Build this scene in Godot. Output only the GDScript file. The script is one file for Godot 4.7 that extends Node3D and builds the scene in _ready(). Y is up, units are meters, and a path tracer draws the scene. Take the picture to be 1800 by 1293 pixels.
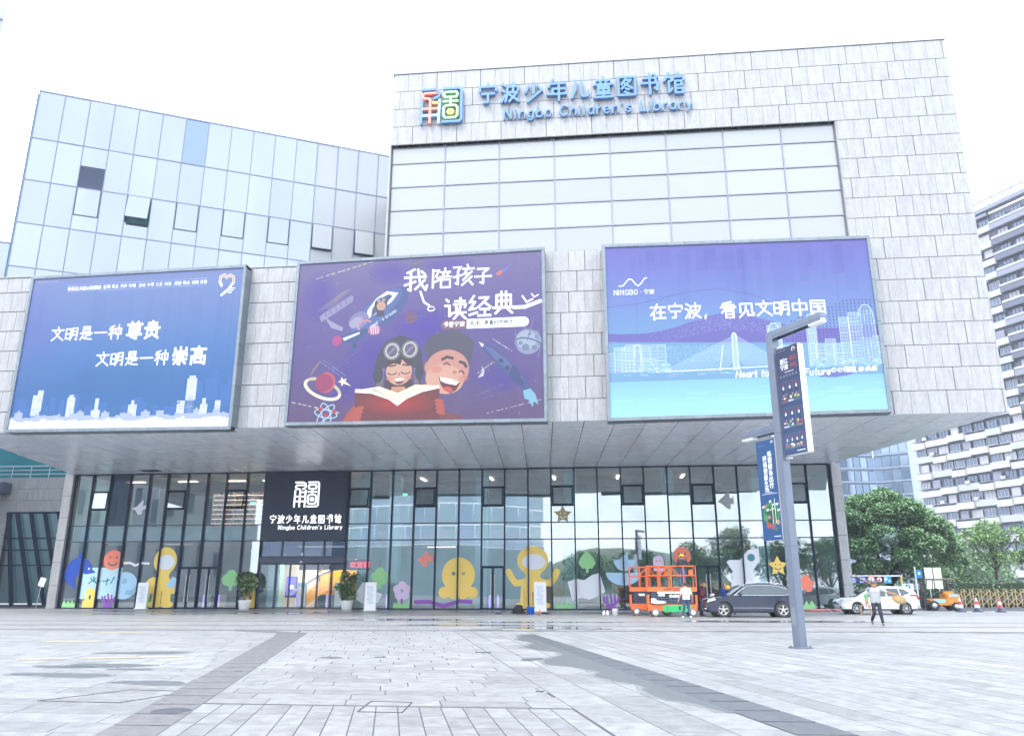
extends Node3D

var M := {}
var G := {}
var L := {}
var cache := {}
var rng := RandomNumberGenerator.new()

# ------------------------------------------------------------------ materials
func lin(r: float, g: float, b: float, a := 1.0) -> Color:
	return Color(r, g, b, a).linear_to_srgb()

func noise_tex(sd: int, freq: float, lo: float, hi: float, w := 256, h := 256, oct := 4, soft := 0.5, tint := Color.WHITE) -> NoiseTexture2D:
	var n := FastNoiseLite.new()
	n.seed = sd
	n.frequency = freq
	n.fractal_octaves = oct
	n.fractal_gain = soft
	var t := NoiseTexture2D.new()
	t.width = w
	t.height = h
	t.seamless = true
	t.noise = n
	var g := Gradient.new()
	g.set_color(0, Color(lo * tint.r, lo * tint.g, lo * tint.b))
	g.set_color(1, Color(hi, hi, hi))
	t.color_ramp = g
	return t

func mk(r: float, g: float, b: float, rough := 0.8, metal := 0.0, tex: Texture2D = null, sc := Vector3.ONE, world := true) -> StandardMaterial3D:
	var m := StandardMaterial3D.new()
	m.albedo_color = lin(r, g, b)
	m.roughness = rough
	m.metallic = metal
	if tex:
		m.albedo_texture = tex
		m.uv1_triplanar = true
		m.uv1_world_triplanar = world
		m.uv1_scale = sc
	return m

func coat(r: float, g: float, b: float, rough := 0.35) -> StandardMaterial3D:
	var m := mk(r, g, b, rough)
	m.clearcoat_enabled = true
	m.clearcoat = 1.0
	m.clearcoat_roughness = 0.04
	return m

func glow(r: float, g: float, b: float, e: float) -> StandardMaterial3D:
	var m := mk(r, g, b, 0.5)
	m.emission_enabled = true
	m.emission = lin(r, g, b)
	m.emission_energy_multiplier = e
	return m

# coated architectural glass: a mirror film that lets most of the light through
func film(r: float, g: float, b: float, a: float, metal := 1.0, sd := 5) -> StandardMaterial3D:
	var m := StandardMaterial3D.new()
	m.transparency = BaseMaterial3D.TRANSPARENCY_ALPHA
	m.albedo_color = lin(r, g, b, a)
	m.albedo_texture = noise_tex(sd, 0.012, 0.9, 1.0, 128, 128, 2)
	m.uv1_triplanar = true
	m.uv1_world_triplanar = true
	m.uv1_scale = Vector3.ONE * 0.2
	m.metallic = metal
	m.roughness = 0.015
	return m

func materials() -> void:
	var streak := noise_tex(11, 0.03, 0.88, 1.0, 512, 512, 5, 0.55)
	var grain := noise_tex(12, 0.30, 0.84, 1.0, 256, 256, 3, 0.7)
	var blotch := noise_tex(13, 0.02, 0.80, 1.0, 512, 512, 5, 0.55)
	var brush := noise_tex(14, 0.02, 0.90, 1.0, 256, 256, 3)
	var tones := [0.415, 0.43, 0.435, 0.445, 0.42]
	for i in 5:
		var k: float = tones[i]
		var m := mk(k * 0.99, k, k * 1.05, 0.62, 0, streak, Vector3(0.21, 0.035, 0.21))
		m.detail_enabled = true
		m.detail_albedo = grain
		m.detail_blend_mode = BaseMaterial3D.BLEND_MODE_MUL
		m.detail_uv_layer = BaseMaterial3D.DETAIL_UV_1
		M["stone%d" % i] = m
	var pt := [0.30, 0.315, 0.325, 0.34, 0.27]
	for i in 5:
		var k: float = pt[i]
		var m := mk(k, k * 1.005, k * 1.035, 0.55, 0, blotch, Vector3.ONE * 0.31)
		m.uv1_offset = Vector3(0.13 * i, 0.0, 0.29 * i)
		m.roughness_texture = blotch
		m.detail_enabled = true
		m.detail_albedo = grain
		m.detail_blend_mode = BaseMaterial3D.BLEND_MODE_MUL
		M["pave%d" % i] = m
	var pf := mk(1, 1, 1, 0.5, 0, blotch, Vector3.ONE * 0.17)
	pf.vertex_color_use_as_albedo = true
	pf.roughness_texture = blotch
	M.pave_far = pf
	M.joint = mk(0.055, 0.055, 0.065, 0.9)
	M.stone_joint = mk(0.13, 0.13, 0.145, 0.9)
	M.damp = mk(0.205, 0.21, 0.22, 0.45, 0, blotch, Vector3.ONE * 0.7)
	M.gap = mk(0.05, 0.05, 0.06, 0.9)
	M.ground = mk(0.30, 0.30, 0.31, 0.85, 0, blotch, Vector3.ONE * 0.05)
	M.dark_stone = mk(0.155, 0.15, 0.16, 0.6, 0, blotch, Vector3.ONE * 0.4)
	M.dark_stone_wet = mk(0.10, 0.11, 0.125, 0.5, 0, blotch, Vector3.ONE * 0.5)
	M.wet = mk(0.125, 0.135, 0.145, 0.42, 0, blotch, Vector3.ONE * 0.7)
	M.puddle = mk(0.17, 0.17, 0.19, 0.07, 0, blotch, Vector3.ONE * 0.3)
	M.iron = mk(0.06, 0.06, 0.08, 0.6, 0, grain, Vector3.ONE * 2.0)
	M.soffit = mk(0.80, 0.86, 0.96, 0.26, 0.05, brush, Vector3(0.3, 0.3, 0.3))
	M.soffit2 = mk(0.84, 0.89, 0.97, 0.28, 0.05, brush, Vector3(0.3, 0.3, 0.3))
	M.frame = mk(0.17, 0.20, 0.235, 0.42, 0.35, brush, Vector3(0.5, 0.5, 0.5))
	M.frame2 = mk(0.19, 0.22, 0.255, 0.42, 0.35, brush, Vector3(0.5, 0.5, 0.5))
	M.navy = mk(0.012, 0.022, 0.055, 0.5)
	M.navy.metallic_specular = 0.3
	M.slate = mk(0.045, 0.06, 0.10, 0.45)
	M.line = mk(0.12, 0.14, 0.23, 0.5, 0.2)
	M.grid = mk(0.20, 0.22, 0.28, 0.5, 0.2)
	M.glass = film(0.86, 0.95, 1.0, 0.33)
	M.glass_tint = film(0.10, 0.42, 0.48, 0.62, 0.55, 6)
	M.glass_dark = film(0.06, 0.09, 0.15, 0.9, 0.5, 7)
	M.door_glass = film(0.8, 0.9, 1.0, 0.10)
	for i in 4:
		var k: float = [0.965, 1.0, 1.03, 0.98][i]
		M["wing%d" % i] = mk(0.243 * k, 0.268 * k, 0.300 * k, 0.06, 0.8, noise_tex(21 + i, 0.008, 0.93, 1.0, 128, 128, 3), Vector3(0.1, 0.04, 0.1))
		M["frit%d" % i] = mk(0.295 * k, 0.303 * k, 0.318 * k, 0.22, 0.55, noise_tex(25 + i, 0.5, 0.90, 1.0, 128, 128, 1), Vector3(0.6, 0.6, 0.6))
	M.wing_painted_sheen = mk(0.27, 0.285, 0.305, 0.3, 0.15, noise_tex(30, 0.01, 0.95, 1.0, 128, 128, 3), Vector3(0.1, 0.04, 0.1))  # matte wing glass; the bright sky reflection is painted into its colour
	M.wing_blue = mk(0.14, 0.185, 0.265, 0.08, 0.8)
	M.interior = mk(0.17, 0.40, 0.43, 0.8)
	M.interior_dark = mk(0.04, 0.14, 0.17, 0.8)
	M.interior_floor = mk(0.22, 0.22, 0.21, 0.35)
	M.ceil = mk(0.36, 0.33, 0.29, 0.8)
	M.teal = mk(0.02, 0.20, 0.25, 0.3)
	M.column = mk(0.22, 0.46, 0.48, 0.5)
	M.lamp_on = glow(1.0, 0.93, 0.82, 1.5)
	M.white_lit = glow(1.0, 1.0, 1.0, 0.5)
	M.red_lit = glow(1.0, 0.05, 0.08, 0.7)
	M.screen_lit = glow(0.10, 0.09, 0.8, 0.7)
	M.green_lit = glow(0.1, 0.8, 0.35, 1.2)
	M.white = mk(0.78, 0.78, 0.79, 0.5)
	M.cream = mk(0.72, 0.70, 0.64, 0.6)
	M.black = mk(0.02, 0.02, 0.022, 0.5)
	M.rubber = mk(0.035, 0.035, 0.04, 0.8)
	M.steel = mk(0.55, 0.56, 0.58, 0.35, 0.8)
	M.lamp_post = mk(0.15, 0.175, 0.235, 0.42, 0.4, brush, Vector3(0.6, 0.2, 0.6))
	M.bark = mk(0.06, 0.048, 0.04, 0.9, 0, grain, Vector3(1, 0.3, 1))
	M.sign_blue = mk(0.10, 0.22, 0.48, 0.35)
	M.sign_side = mk(0.07, 0.22, 0.58, 0.4)
	M.coral = mk(0.80, 0.24, 0.19, 0.4)
	M.lightblue = mk(0.30, 0.58, 0.80, 0.4)
	M.sgreen = mk(0.30, 0.58, 0.31, 0.4)
	M.amber = mk(0.80, 0.52, 0.14, 0.4)
	M.yellow = mk(0.86, 0.60, 0.12, 0.45)
	M.outline = mk(0.06, 0.05, 0.03, 0.5)
	M.orange = mk(0.78, 0.15, 0.035, 0.45, 0, brush, Vector3.ONE)
	M.dorange = mk(0.72, 0.28, 0.03, 0.45, 0, brush, Vector3.ONE)
	M.lime = mk(0.27, 0.62, 0.16, 0.5)
	M.leafgreen = mk(0.28, 0.60, 0.26, 0.5)
	M.purple = mk(0.24, 0.07, 0.42, 0.5)
	M.blue = mk(0.012, 0.06, 0.38, 0.45)
	M.sky_sticker = mk(0.38, 0.60, 0.80, 0.45)
	M.pink = mk(0.66, 0.52, 0.72, 0.5)
	M.grey_sticker = mk(0.36, 0.38, 0.42, 0.5)
	M.pale = mk(0.74, 0.77, 0.84, 0.5)
	M.gold = mk(0.42, 0.34, 0.14, 0.5)
	M.slide = mk(0.90, 0.42, 0.02, 0.4)
	M.stick_red = mk(0.80, 0.20, 0.12, 0.5)
	M.green_paint = mk(0.03, 0.38, 0.12, 0.45)
	M.red_paint = mk(0.62, 0.03, 0.05, 0.45)
	M.bluebucket = mk(0.01, 0.10, 0.55, 0.35)
	M.straw = mk(0.30, 0.20, 0.09, 0.85, 0, grain, Vector3.ONE * 6.0)
	M.wood = mk(0.34, 0.24, 0.15, 0.7, 0, grain, Vector3(2, 8, 2))
	M.gate = mk(0.42, 0.31, 0.15, 0.6)
	M.skin = mk(0.42, 0.21, 0.13, 0.55)
	M.suv = coat(0.004, 0.010, 0.036, 0.5)
	M.hatch = coat(0.74, 0.75, 0.78)
	M.carglass = mk(0.07, 0.085, 0.095, 0.06, 0.6)
	M.alloy = mk(0.60, 0.60, 0.62, 0.3, 0.75)
	M.chrome = mk(0.75, 0.76, 0.78, 0.12, 0.95)
	M.red_lens = coat(0.45, 0.01, 0.015)
	M.head_lens = mk(0.62, 0.66, 0.72, 0.08, 0.6)
	M.plate_blue = mk(0.02, 0.08, 0.42, 0.5)
	M.apt_white = mk(0.47, 0.48, 0.505, 0.6, 0, blotch, Vector3.ONE * 0.03)
	M.apt_grey = mk(0.17, 0.18, 0.23, 0.6)
	M.apt_dark = mk(0.08, 0.09, 0.13, 0.6)
	M.apt_glass = mk(0.085, 0.11, 0.155, 0.15, 0.4)
	M.apt_curtain = mk(0.30, 0.30, 0.33, 0.6)
	M.apt_balustrade = mk(0.30, 0.32, 0.335, 0.5)
	M.tower_glass = mk(0.10, 0.15, 0.22, 0.1, 0.6)
	M.tower_glass2 = mk(0.17, 0.23, 0.31, 0.1, 0.65)
	M.tower_frame = mk(0.22, 0.28, 0.38, 0.5)
	var person := mk(1, 1, 1, 0.75)
	person.vertex_color_use_as_albedo = true
	M.person = person
	for i in 3:
		var c: Vector3 = [Vector3(0.20, 0.33, 0.18), Vector3(0.13, 0.24, 0.12), Vector3(0.21, 0.33, 0.14)][i]
		var lf := mk(c.x, c.y, c.z, 0.5)
		lf.vertex_color_use_as_albedo = true
		lf.backlight_enabled = true
		lf.backlight = Color(0.42, 0.50, 0.22)
		M["leaf%d" % i] = lf

# ------------------------------------------------------------------ mesh helpers
func ST() -> SurfaceTool:
	var s := SurfaceTool.new()
	s.begin(Mesh.PRIMITIVE_TRIANGLES)
	s.set_smooth_group(-1)
	return s

func tri(s: SurfaceTool, a: Vector3, b: Vector3, c: Vector3) -> void:
	s.add_vertex(a)
	s.add_vertex(b)
	s.add_vertex(c)

# a, b, c, d counter-clockwise as seen from outside
func quad(s: SurfaceTool, a: Vector3, b: Vector3, c: Vector3, d: Vector3) -> void:
	tri(s, a, c, b)
	tri(s, a, d, c)

func box(s: SurfaceTool, c: Vector3, z: Vector3, b := Basis.IDENTITY) -> void:
	var p := []
	for i in 8:
		p.append(c + b * Vector3((z.x if i & 1 else -z.x) / 2, (z.y if i & 2 else -z.y) / 2, (z.z if i & 4 else -z.z) / 2))
	quad(s, p[4], p[5], p[7], p[6])
	quad(s, p[1], p[0], p[2], p[3])
	quad(s, p[5], p[1], p[3], p[7])
	quad(s, p[0], p[4], p[6], p[2])
	quad(s, p[6], p[7], p[3], p[2])
	quad(s, p[0], p[1], p[5], p[4])

# box with chamfered edges
func cbox(s: SurfaceTool, c: Vector3, z: Vector3, e: float, b := Basis.IDENTITY) -> void:
	var h := z / 2
	e = minf(e, minf(h.x, minf(h.y, h.z)) * 0.8)
	var f := func(x: float, y: float, w: float) -> Vector3: return c + b * Vector3(x, y, w)
	for sg in [1.0, -1.0]:
		for ax in 3:
			var q := []
			for k in 4:
				var u: float = [-1, 1, 1, -1][k]
				var v: float = [-1, -1, 1, 1][k] * sg
				var t := Vector3.ZERO
				t[ax] = sg * h[ax]
				t[(ax + 1) % 3] = u * (h[(ax + 1) % 3] - e)
				t[(ax + 2) % 3] = v * (h[(ax + 2) % 3] - e)
				q.append(f.call(t.x, t.y, t.z))
			quad(s, q[0], q[1], q[2], q[3])
	for ax in 3:
		var a1 := (ax + 1) % 3
		var a2 := (ax + 2) % 3
		for k in 4:
			var u: float = [1, -1, -1, 1][k]
			var v: float = [1, 1, -1, -1][k]
			var q := []
			for w in [[-1.0, 0], [1.0, 0], [1.0, 1], [-1.0, 1]]:
				var t := Vector3.ZERO
				t[ax] = w[0] * (h[ax] - e)
				t[a1] = u * (h[a1] - (e if w[1] == 1 else 0.0))
				t[a2] = v * (h[a2] - (0.0 if w[1] == 1 else e))
				q.append(f.call(t.x, t.y, t.z))
			if u * v > 0:
				quad(s, q[3], q[2], q[1], q[0])
			else:
				quad(s, q[0], q[1], q[2], q[3])
	for i in 8:
		var g := Vector3(1 if i & 1 else -1, 1 if i & 2 else -1, 1 if i & 4 else -1)
		var a = f.call(g.x * h.x, g.y * (h.y - e), g.z * (h.z - e))
		var bb = f.call(g.x * (h.x - e), g.y * h.y, g.z * (h.z - e))
		var cc = f.call(g.x * (h.x - e), g.y * (h.y - e), g.z * h.z)
		if g.x * g.y * g.z > 0:
			tri(s, a, cc, bb)
		else:
			tri(s, a, bb, cc)

func area2(p: PackedVector2Array) -> float:
	var t := 0.0
	for i in p.size():
		t += p[i].cross(p[(i + 1) % p.size()])
	return t

# polygon in the xy plane made solid between z0 and z1
func prism(s: SurfaceTool, pts: PackedVector2Array, z0: float, z1: float, xf := Transform3D.IDENTITY) -> void:
	if area2(pts) < 0:
		pts.reverse()
	var n := pts.size()
	var ix := Geometry2D.triangulate_polygon(pts)
	for i in range(0, ix.size(), 3):
		var a := pts[ix[i]]
		var b := pts[ix[i + 1]]
		var c := pts[ix[i + 2]]
		if (b - a).cross(c - a) < 0:
			var t := b
			b = c
			c = t
		tri(s, xf * Vector3(a.x, a.y, z1), xf * Vector3(c.x, c.y, z1), xf * Vector3(b.x, b.y, z1))
		tri(s, xf * Vector3(a.x, a.y, z0), xf * Vector3(b.x, b.y, z0), xf * Vector3(c.x, c.y, z0))
	for i in n:
		var a := pts[i]
		var b := pts[(i + 1) % n]
		quad(s, xf * Vector3(a.x, a.y, z0), xf * Vector3(b.x, b.y, z0), xf * Vector3(b.x, b.y, z1), xf * Vector3(a.x, a.y, z1))

# rings of equal count joined into a skin
func loft(s: SurfaceTool, rings: Array, caps := true, smooth := true) -> void:
	if smooth:
		s.set_smooth_group(0)
	for r in rings.size() - 1:
		var a: PackedVector3Array = rings[r]
		var b: PackedVector3Array = rings[r + 1]
		var n := a.size()
		for i in n:
			quad(s, a[i], a[(i + 1) % n], b[(i + 1) % n], b[i])
	s.set_smooth_group(-1)
	if caps:
		for e in 2:
			var q: PackedVector3Array = rings[0] if e == 0 else rings[-1]
			var m := Vector3.ZERO
			for v in q:
				m += v / q.size()
			for i in q.size():
				if e == 0:
					tri(s, m, q[i], q[(i + 1) % q.size()])
				else:
					tri(s, m, q[(i + 1) % q.size()], q[i])

func ring(c: Vector3, ax: Vector3, r: float, n: int, r2 := -1.0) -> PackedVector3Array:
	ax = ax.normalized()
	var u := ax.cross(Vector3.UP if absf(ax.y) < 0.9 else Vector3.RIGHT).normalized()
	var v := ax.cross(u)
	var out := PackedVector3Array()
	for i in n:
		var t := TAU * i / n
		out.append(c + u * cos(t) * r + v * sin(t) * (r if r2 < 0 else r2))
	return out

func cyl(s: SurfaceTool, a: Vector3, b: Vector3, ra: float, rb := -1.0, n := 10) -> void:
	loft(s, [ring(a, b - a, ra, n), ring(b, b - a, ra if rb < 0 else rb, n)])

func tube(s: SurfaceTool, path: Array, r: float, n := 8, r_end := -1.0) -> void:
	var rings := []
	for i in path.size():
		var d: Vector3 = path[mini(i + 1, path.size() - 1)] - path[maxi(i - 1, 0)]
		rings.append(ring(path[i], d, r if r_end < 0 else lerpf(r, r_end, float(i) / (path.size() - 1)), n))
	loft(s, rings)

# profile of (radius, height) turned about the axis through c
func lathe(s: SurfaceTool, c: Vector3, prof: Array, n := 16, ax := Vector3.UP, caps := true) -> void:
	var rings := []
	for p in prof:
		rings.append(ring(c + ax * p[1], ax, maxf(p[0], 0.0005), n))
	loft(s, rings, caps)

func ell(s: SurfaceTool, c: Vector3, r: Vector3, b := Basis.IDENTITY, n := 12, m := 8) -> void:
	var rings := []
	for j in m + 1:
		var t := PI * (j - m * 0.5) / m
		var q := PackedVector3Array()
		for i in n:
			var f := -TAU * i / n
			q.append(c + b * Vector3(cos(f) * maxf(cos(t), 0.001) * r.x, sin(t) * r.y, sin(f) * maxf(cos(t), 0.001) * r.z))
		rings.append(q)
	loft(s, rings, false)

func done(s: SurfaceTool) -> ArrayMesh:
	s.generate_normals()
	return s.commit()

func put(nm: String, mesh: Mesh, m: Material, par: Node = null, xf := Transform3D.IDENTITY) -> MeshInstance3D:
	var o := MeshInstance3D.new()
	o.name = nm
	o.mesh = mesh
	o.material_override = m
	o.transform = xf
	(par if par else self).add_child(o, true)
	return o

func obj(nm: String, s: SurfaceTool, m: Material, par: Node = null, xf := Transform3D.IDENTITY) -> MeshInstance3D:
	return put(nm, done(s), m, par, xf)

func at(x: float, y: float, z: float) -> Transform3D:
	return Transform3D(Basis.IDENTITY, Vector3(x, y, z))

func group_node(nm: String, par: Node) -> Node3D:
	var o := Node3D.new()
	o.name = nm
	par.add_child(o, true)
	return o

var names := {}
func numbered(nm: String) -> String:
	var k: int = names.get(nm, 0)
	names[nm] = k + 1
	return nm if k == 0 else "%s_%03d" % [nm, k]

func thing(nm: String, label: String, cat: String, p := Vector3.ZERO, turn := 0.0, grp := "") -> Node3D:
	var o := Node3D.new()
	o.name = numbered(nm)
	add_child(o)
	o.position = p
	o.rotation.y = turn
	tag(o, label, cat, grp)
	return o

func tag(o: Node, label: String, cat: String, grp := "") -> void:
	o.set_meta("label", label)
	o.set_meta("category", cat)
	if grp:
		o.set_meta("group", grp)

func shared_box(w: float, h: float, d: float, e: float) -> Mesh:
	var k := "b%.2f_%.2f_%.2f_%.3f" % [w, h, d, e]
	if not cache.has(k):
		var s := ST()
		if e > 0:
			cbox(s, Vector3.ZERO, Vector3(w, h, d), e)
		else:
			box(s, Vector3.ZERO, Vector3(w, h, d))
		cache[k] = done(s)
	return cache[k]

# ------------------------------------------------------------------ strokes (own lettering)
func num(c: int) -> float:
	return c - 48.0 if c < 58 else c - 87.0

func strokes(code: String) -> Array:
	var out := []
	for w in code.split(" ", false):
		var p := PackedVector2Array()
		for i in range(0, w.length() - 1, 2):
			p.append(Vector2(num(w.unicode_at(i)), num(w.unicode_at(i + 1))))
		out.append(p)
	return out

func capsule_poly(a: Vector2, b: Vector2, r: float, n := 5) -> PackedVector2Array:
	var d := (b - a).normalized() if a.distance_to(b) > 1e-5 else Vector2.RIGHT
	var t0 := d.angle()
	var p := PackedVector2Array()
	for i in n + 1:
		var t := t0 - PI / 2 + PI * i / n
		p.append(b + Vector2(cos(t), sin(t)) * r)
	for i in n + 1:
		var t := t0 + PI / 2 + PI * i / n
		p.append(a + Vector2(cos(t), sin(t)) * r)
	return p

# one character as raised strokes; x0,y0 its lower left, size its height
func char_solid(s: SurfaceTool, code: String, x0: float, y0: float, size: float, r: float, z0: float, depth: float, wide := 1.0, shear := 0.0) -> void:
	var k := size / 20.0
	var lift := 0.0
	for st in strokes(code):
		for i in maxi(st.size() - 1, 1):
			var a: Vector2 = st[i]
			var b: Vector2 = st[mini(i + 1, st.size() - 1)]
			var pa := Vector2(x0 + (a.x * wide + (20 - a.y) * shear) * k, y0 + (20 - a.y) * k)
			var pb := Vector2(x0 + (b.x * wide + (20 - b.y) * shear) * k, y0 + (20 - b.y) * k)
			prism(s, capsule_poly(pa, pb, r), z0, z0 + depth + lift)
			lift += 0.0008

# ------------------------------------------------------------------ printed pictures
class Print:
	var im: Image
	var w: int
	var h: int
	var k: float
	func _init(pw: int, ph: int, unit: float) -> void:
		w = pw
		h = ph
		k = pw / unit
		im = Image.create(pw, ph, false, Image.FORMAT_RGBA8)
	func wash(stops: Array) -> void:
		for y in h:
			var t := float(y) / h
			var c: Color = stops[-1][1]
			for i in stops.size() - 1:
				if t >= stops[i][0] and t <= stops[i + 1][0]:
					c = stops[i][1].lerp(stops[i + 1][1], (t - stops[i][0]) / (stops[i + 1][0] - stops[i][0]))
					break
			im.fill_rect(Rect2i(0, y, w, 1), c)
	func wash_low(y: float, c: Color) -> void:
		im.fill_rect(Rect2i(0, int(y * k), w, h), c)
	func poly(src: PackedVector2Array, c: Color) -> void:
		var p := PackedVector2Array()
		var lo := 1e9
		var hi := -1e9
		for v in src:
			p.append(v * k)
			lo = minf(lo, v.y * k)
			hi = maxf(hi, v.y * k)
		var ink: Image = null
		if c.a < 1.0:
			ink = Image.create(w, 1, false, Image.FORMAT_RGBA8)
			ink.fill(c)
		for y in range(maxi(0, int(lo)), mini(h, int(hi) + 1)):
			var xs := []
			var yy := y + 0.5
			for i in p.size():
				var a := p[i]
				var b := p[(i + 1) % p.size()]
				if (a.y <= yy) != (b.y <= yy):
					xs.append(a.x + (yy - a.y) / (b.y - a.y) * (b.x - a.x))
			xs.sort()
			for i in range(0, xs.size() - 1, 2):
				var x0 := clampi(roundi(xs[i]), 0, w)
				var x1 := clampi(roundi(xs[i + 1]), 0, w)
				if x1 > x0:
					if ink:
						im.blend_rect(ink, Rect2i(0, 0, x1 - x0, 1), Vector2i(x0, y))
					else:
						im.fill_rect(Rect2i(x0, y, x1 - x0, 1), c)
	func oval(cx: float, cy: float, rx: float, ry: float, c: Color, rot := 0.0) -> void:
		var p := PackedVector2Array()
		for i in 28:
			var t := TAU * i / 28
			p.append(Vector2(cx, cy) + Vector2(cos(t) * rx, sin(t) * ry).rotated(rot))
		poly(p, c)
	func rect(x: float, y: float, pw: float, ph: float, c: Color) -> void:
		poly(PackedVector2Array([Vector2(x, y), Vector2(x + pw, y), Vector2(x + pw, y + ph), Vector2(x, y + ph)]), c)
	func path(pts: Array, wd: float, c: Color) -> void:
		for i in pts.size() - 1:
			var a: Vector2 = pts[i]
			var b: Vector2 = pts[i + 1]
			var d := (b - a).normalized()
			var n := d.orthogonal() * wd / 2
			poly(PackedVector2Array([a + n - d * wd * 0.3, b + n + d * wd * 0.3, b + d * wd * 0.5, b - n + d * wd * 0.3, a - n - d * wd * 0.3, a - d * wd * 0.5]), c)
	func arc(cx: float, cy: float, rx: float, ry: float, t0: float, t1: float, wd: float, c: Color, rot := 0.0) -> void:
		var q := []
		for i in 17:
			var t := lerpf(t0, t1, i / 16.0)
			q.append(Vector2(cx, cy) + Vector2(cos(t) * rx, sin(t) * ry).rotated(rot))
		path(q, wd, c)
	func blob(flat: Array, c: Color) -> void:
		var p := PackedVector2Array()
		for i in range(0, flat.size(), 2):
			p.append(Vector2(flat[i], flat[i + 1]))
		poly(p, c)

func write_on(pr: Print, text: String, x: float, y: float, size: float, lw: float, c: Color, adv := 1.06, shear := 0.0, wide := 1.0) -> void:
	var q := size / 20.0
	for ch in text:
		if L.has(ch):
			for st in strokes(L[ch][1]):
				var pts := []
				for v in st:
					pts.append(Vector2(x + (v.x * wide + (20 - v.y) * shear) * q, y + v.y * q))
				pr.path(pts, lw, c)
			x += (L[ch][0] * wide + 4.5) * q
		elif G.has(ch):
			for st in strokes(G[ch]):
				var pts := []
				for v in st:
					pts.append(Vector2(x + (v.x * wide + (20 - v.y) * shear) * q, y + v.y * q))
				pr.path(pts, lw, c)
			x += size * adv * wide
		else:
			x += size * 0.45

func write_down(pr: Print, text: String, x: float, y: float, size: float, lw: float, c: Color, adv := 1.15) -> void:
	for ch in text:
		write_on(pr, ch, x, y, size, lw, c)
		y += size * adv

# a picture on a quad whose corners run top left, top right, bottom right, bottom left
func picture(nm: String, pr: Print, p: Array, par: Node, rough := 0.5, bulge := 0.0) -> MeshInstance3D:
	var s := ST()
	s.set_smooth_group(0)
	var nu := 24 if bulge != 0.0 else 1
	var nv := 10 if bulge != 0.0 else 1
	var nrm: Vector3 = (p[1] - p[0]).cross(p[0] - p[3]).normalized()
	var f := func(u: float, v: float) -> Vector3:
		var q: Vector3 = p[0].lerp(p[1], u).lerp(p[3].lerp(p[2], u), v)
		return q + nrm * bulge * (sin(u * 61.0) * 0.5 + sin(u * 23.0 + v * 2.0) * 0.5 + 0.4 * sin(v * 9.0 + u * 5.0)) * sin(PI * u) * sin(PI * clampf(v, 0.02, 0.98))
	for j in nv:
		for i in nu:
			for t in [[0, 0], [1, 0], [1, 1], [0, 0], [1, 1], [0, 1]]:
				var u := float(i + t[0]) / nu
				var v := float(j + t[1]) / nv
				s.set_uv(Vector2(u, v))
				s.add_vertex(f.call(u, v))
	var m := StandardMaterial3D.new()
	m.albedo_texture = ImageTexture.create_from_image(pr.im)
	m.texture_repeat = false
	m.roughness = rough
	return obj(nm, s, m, par)

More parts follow.
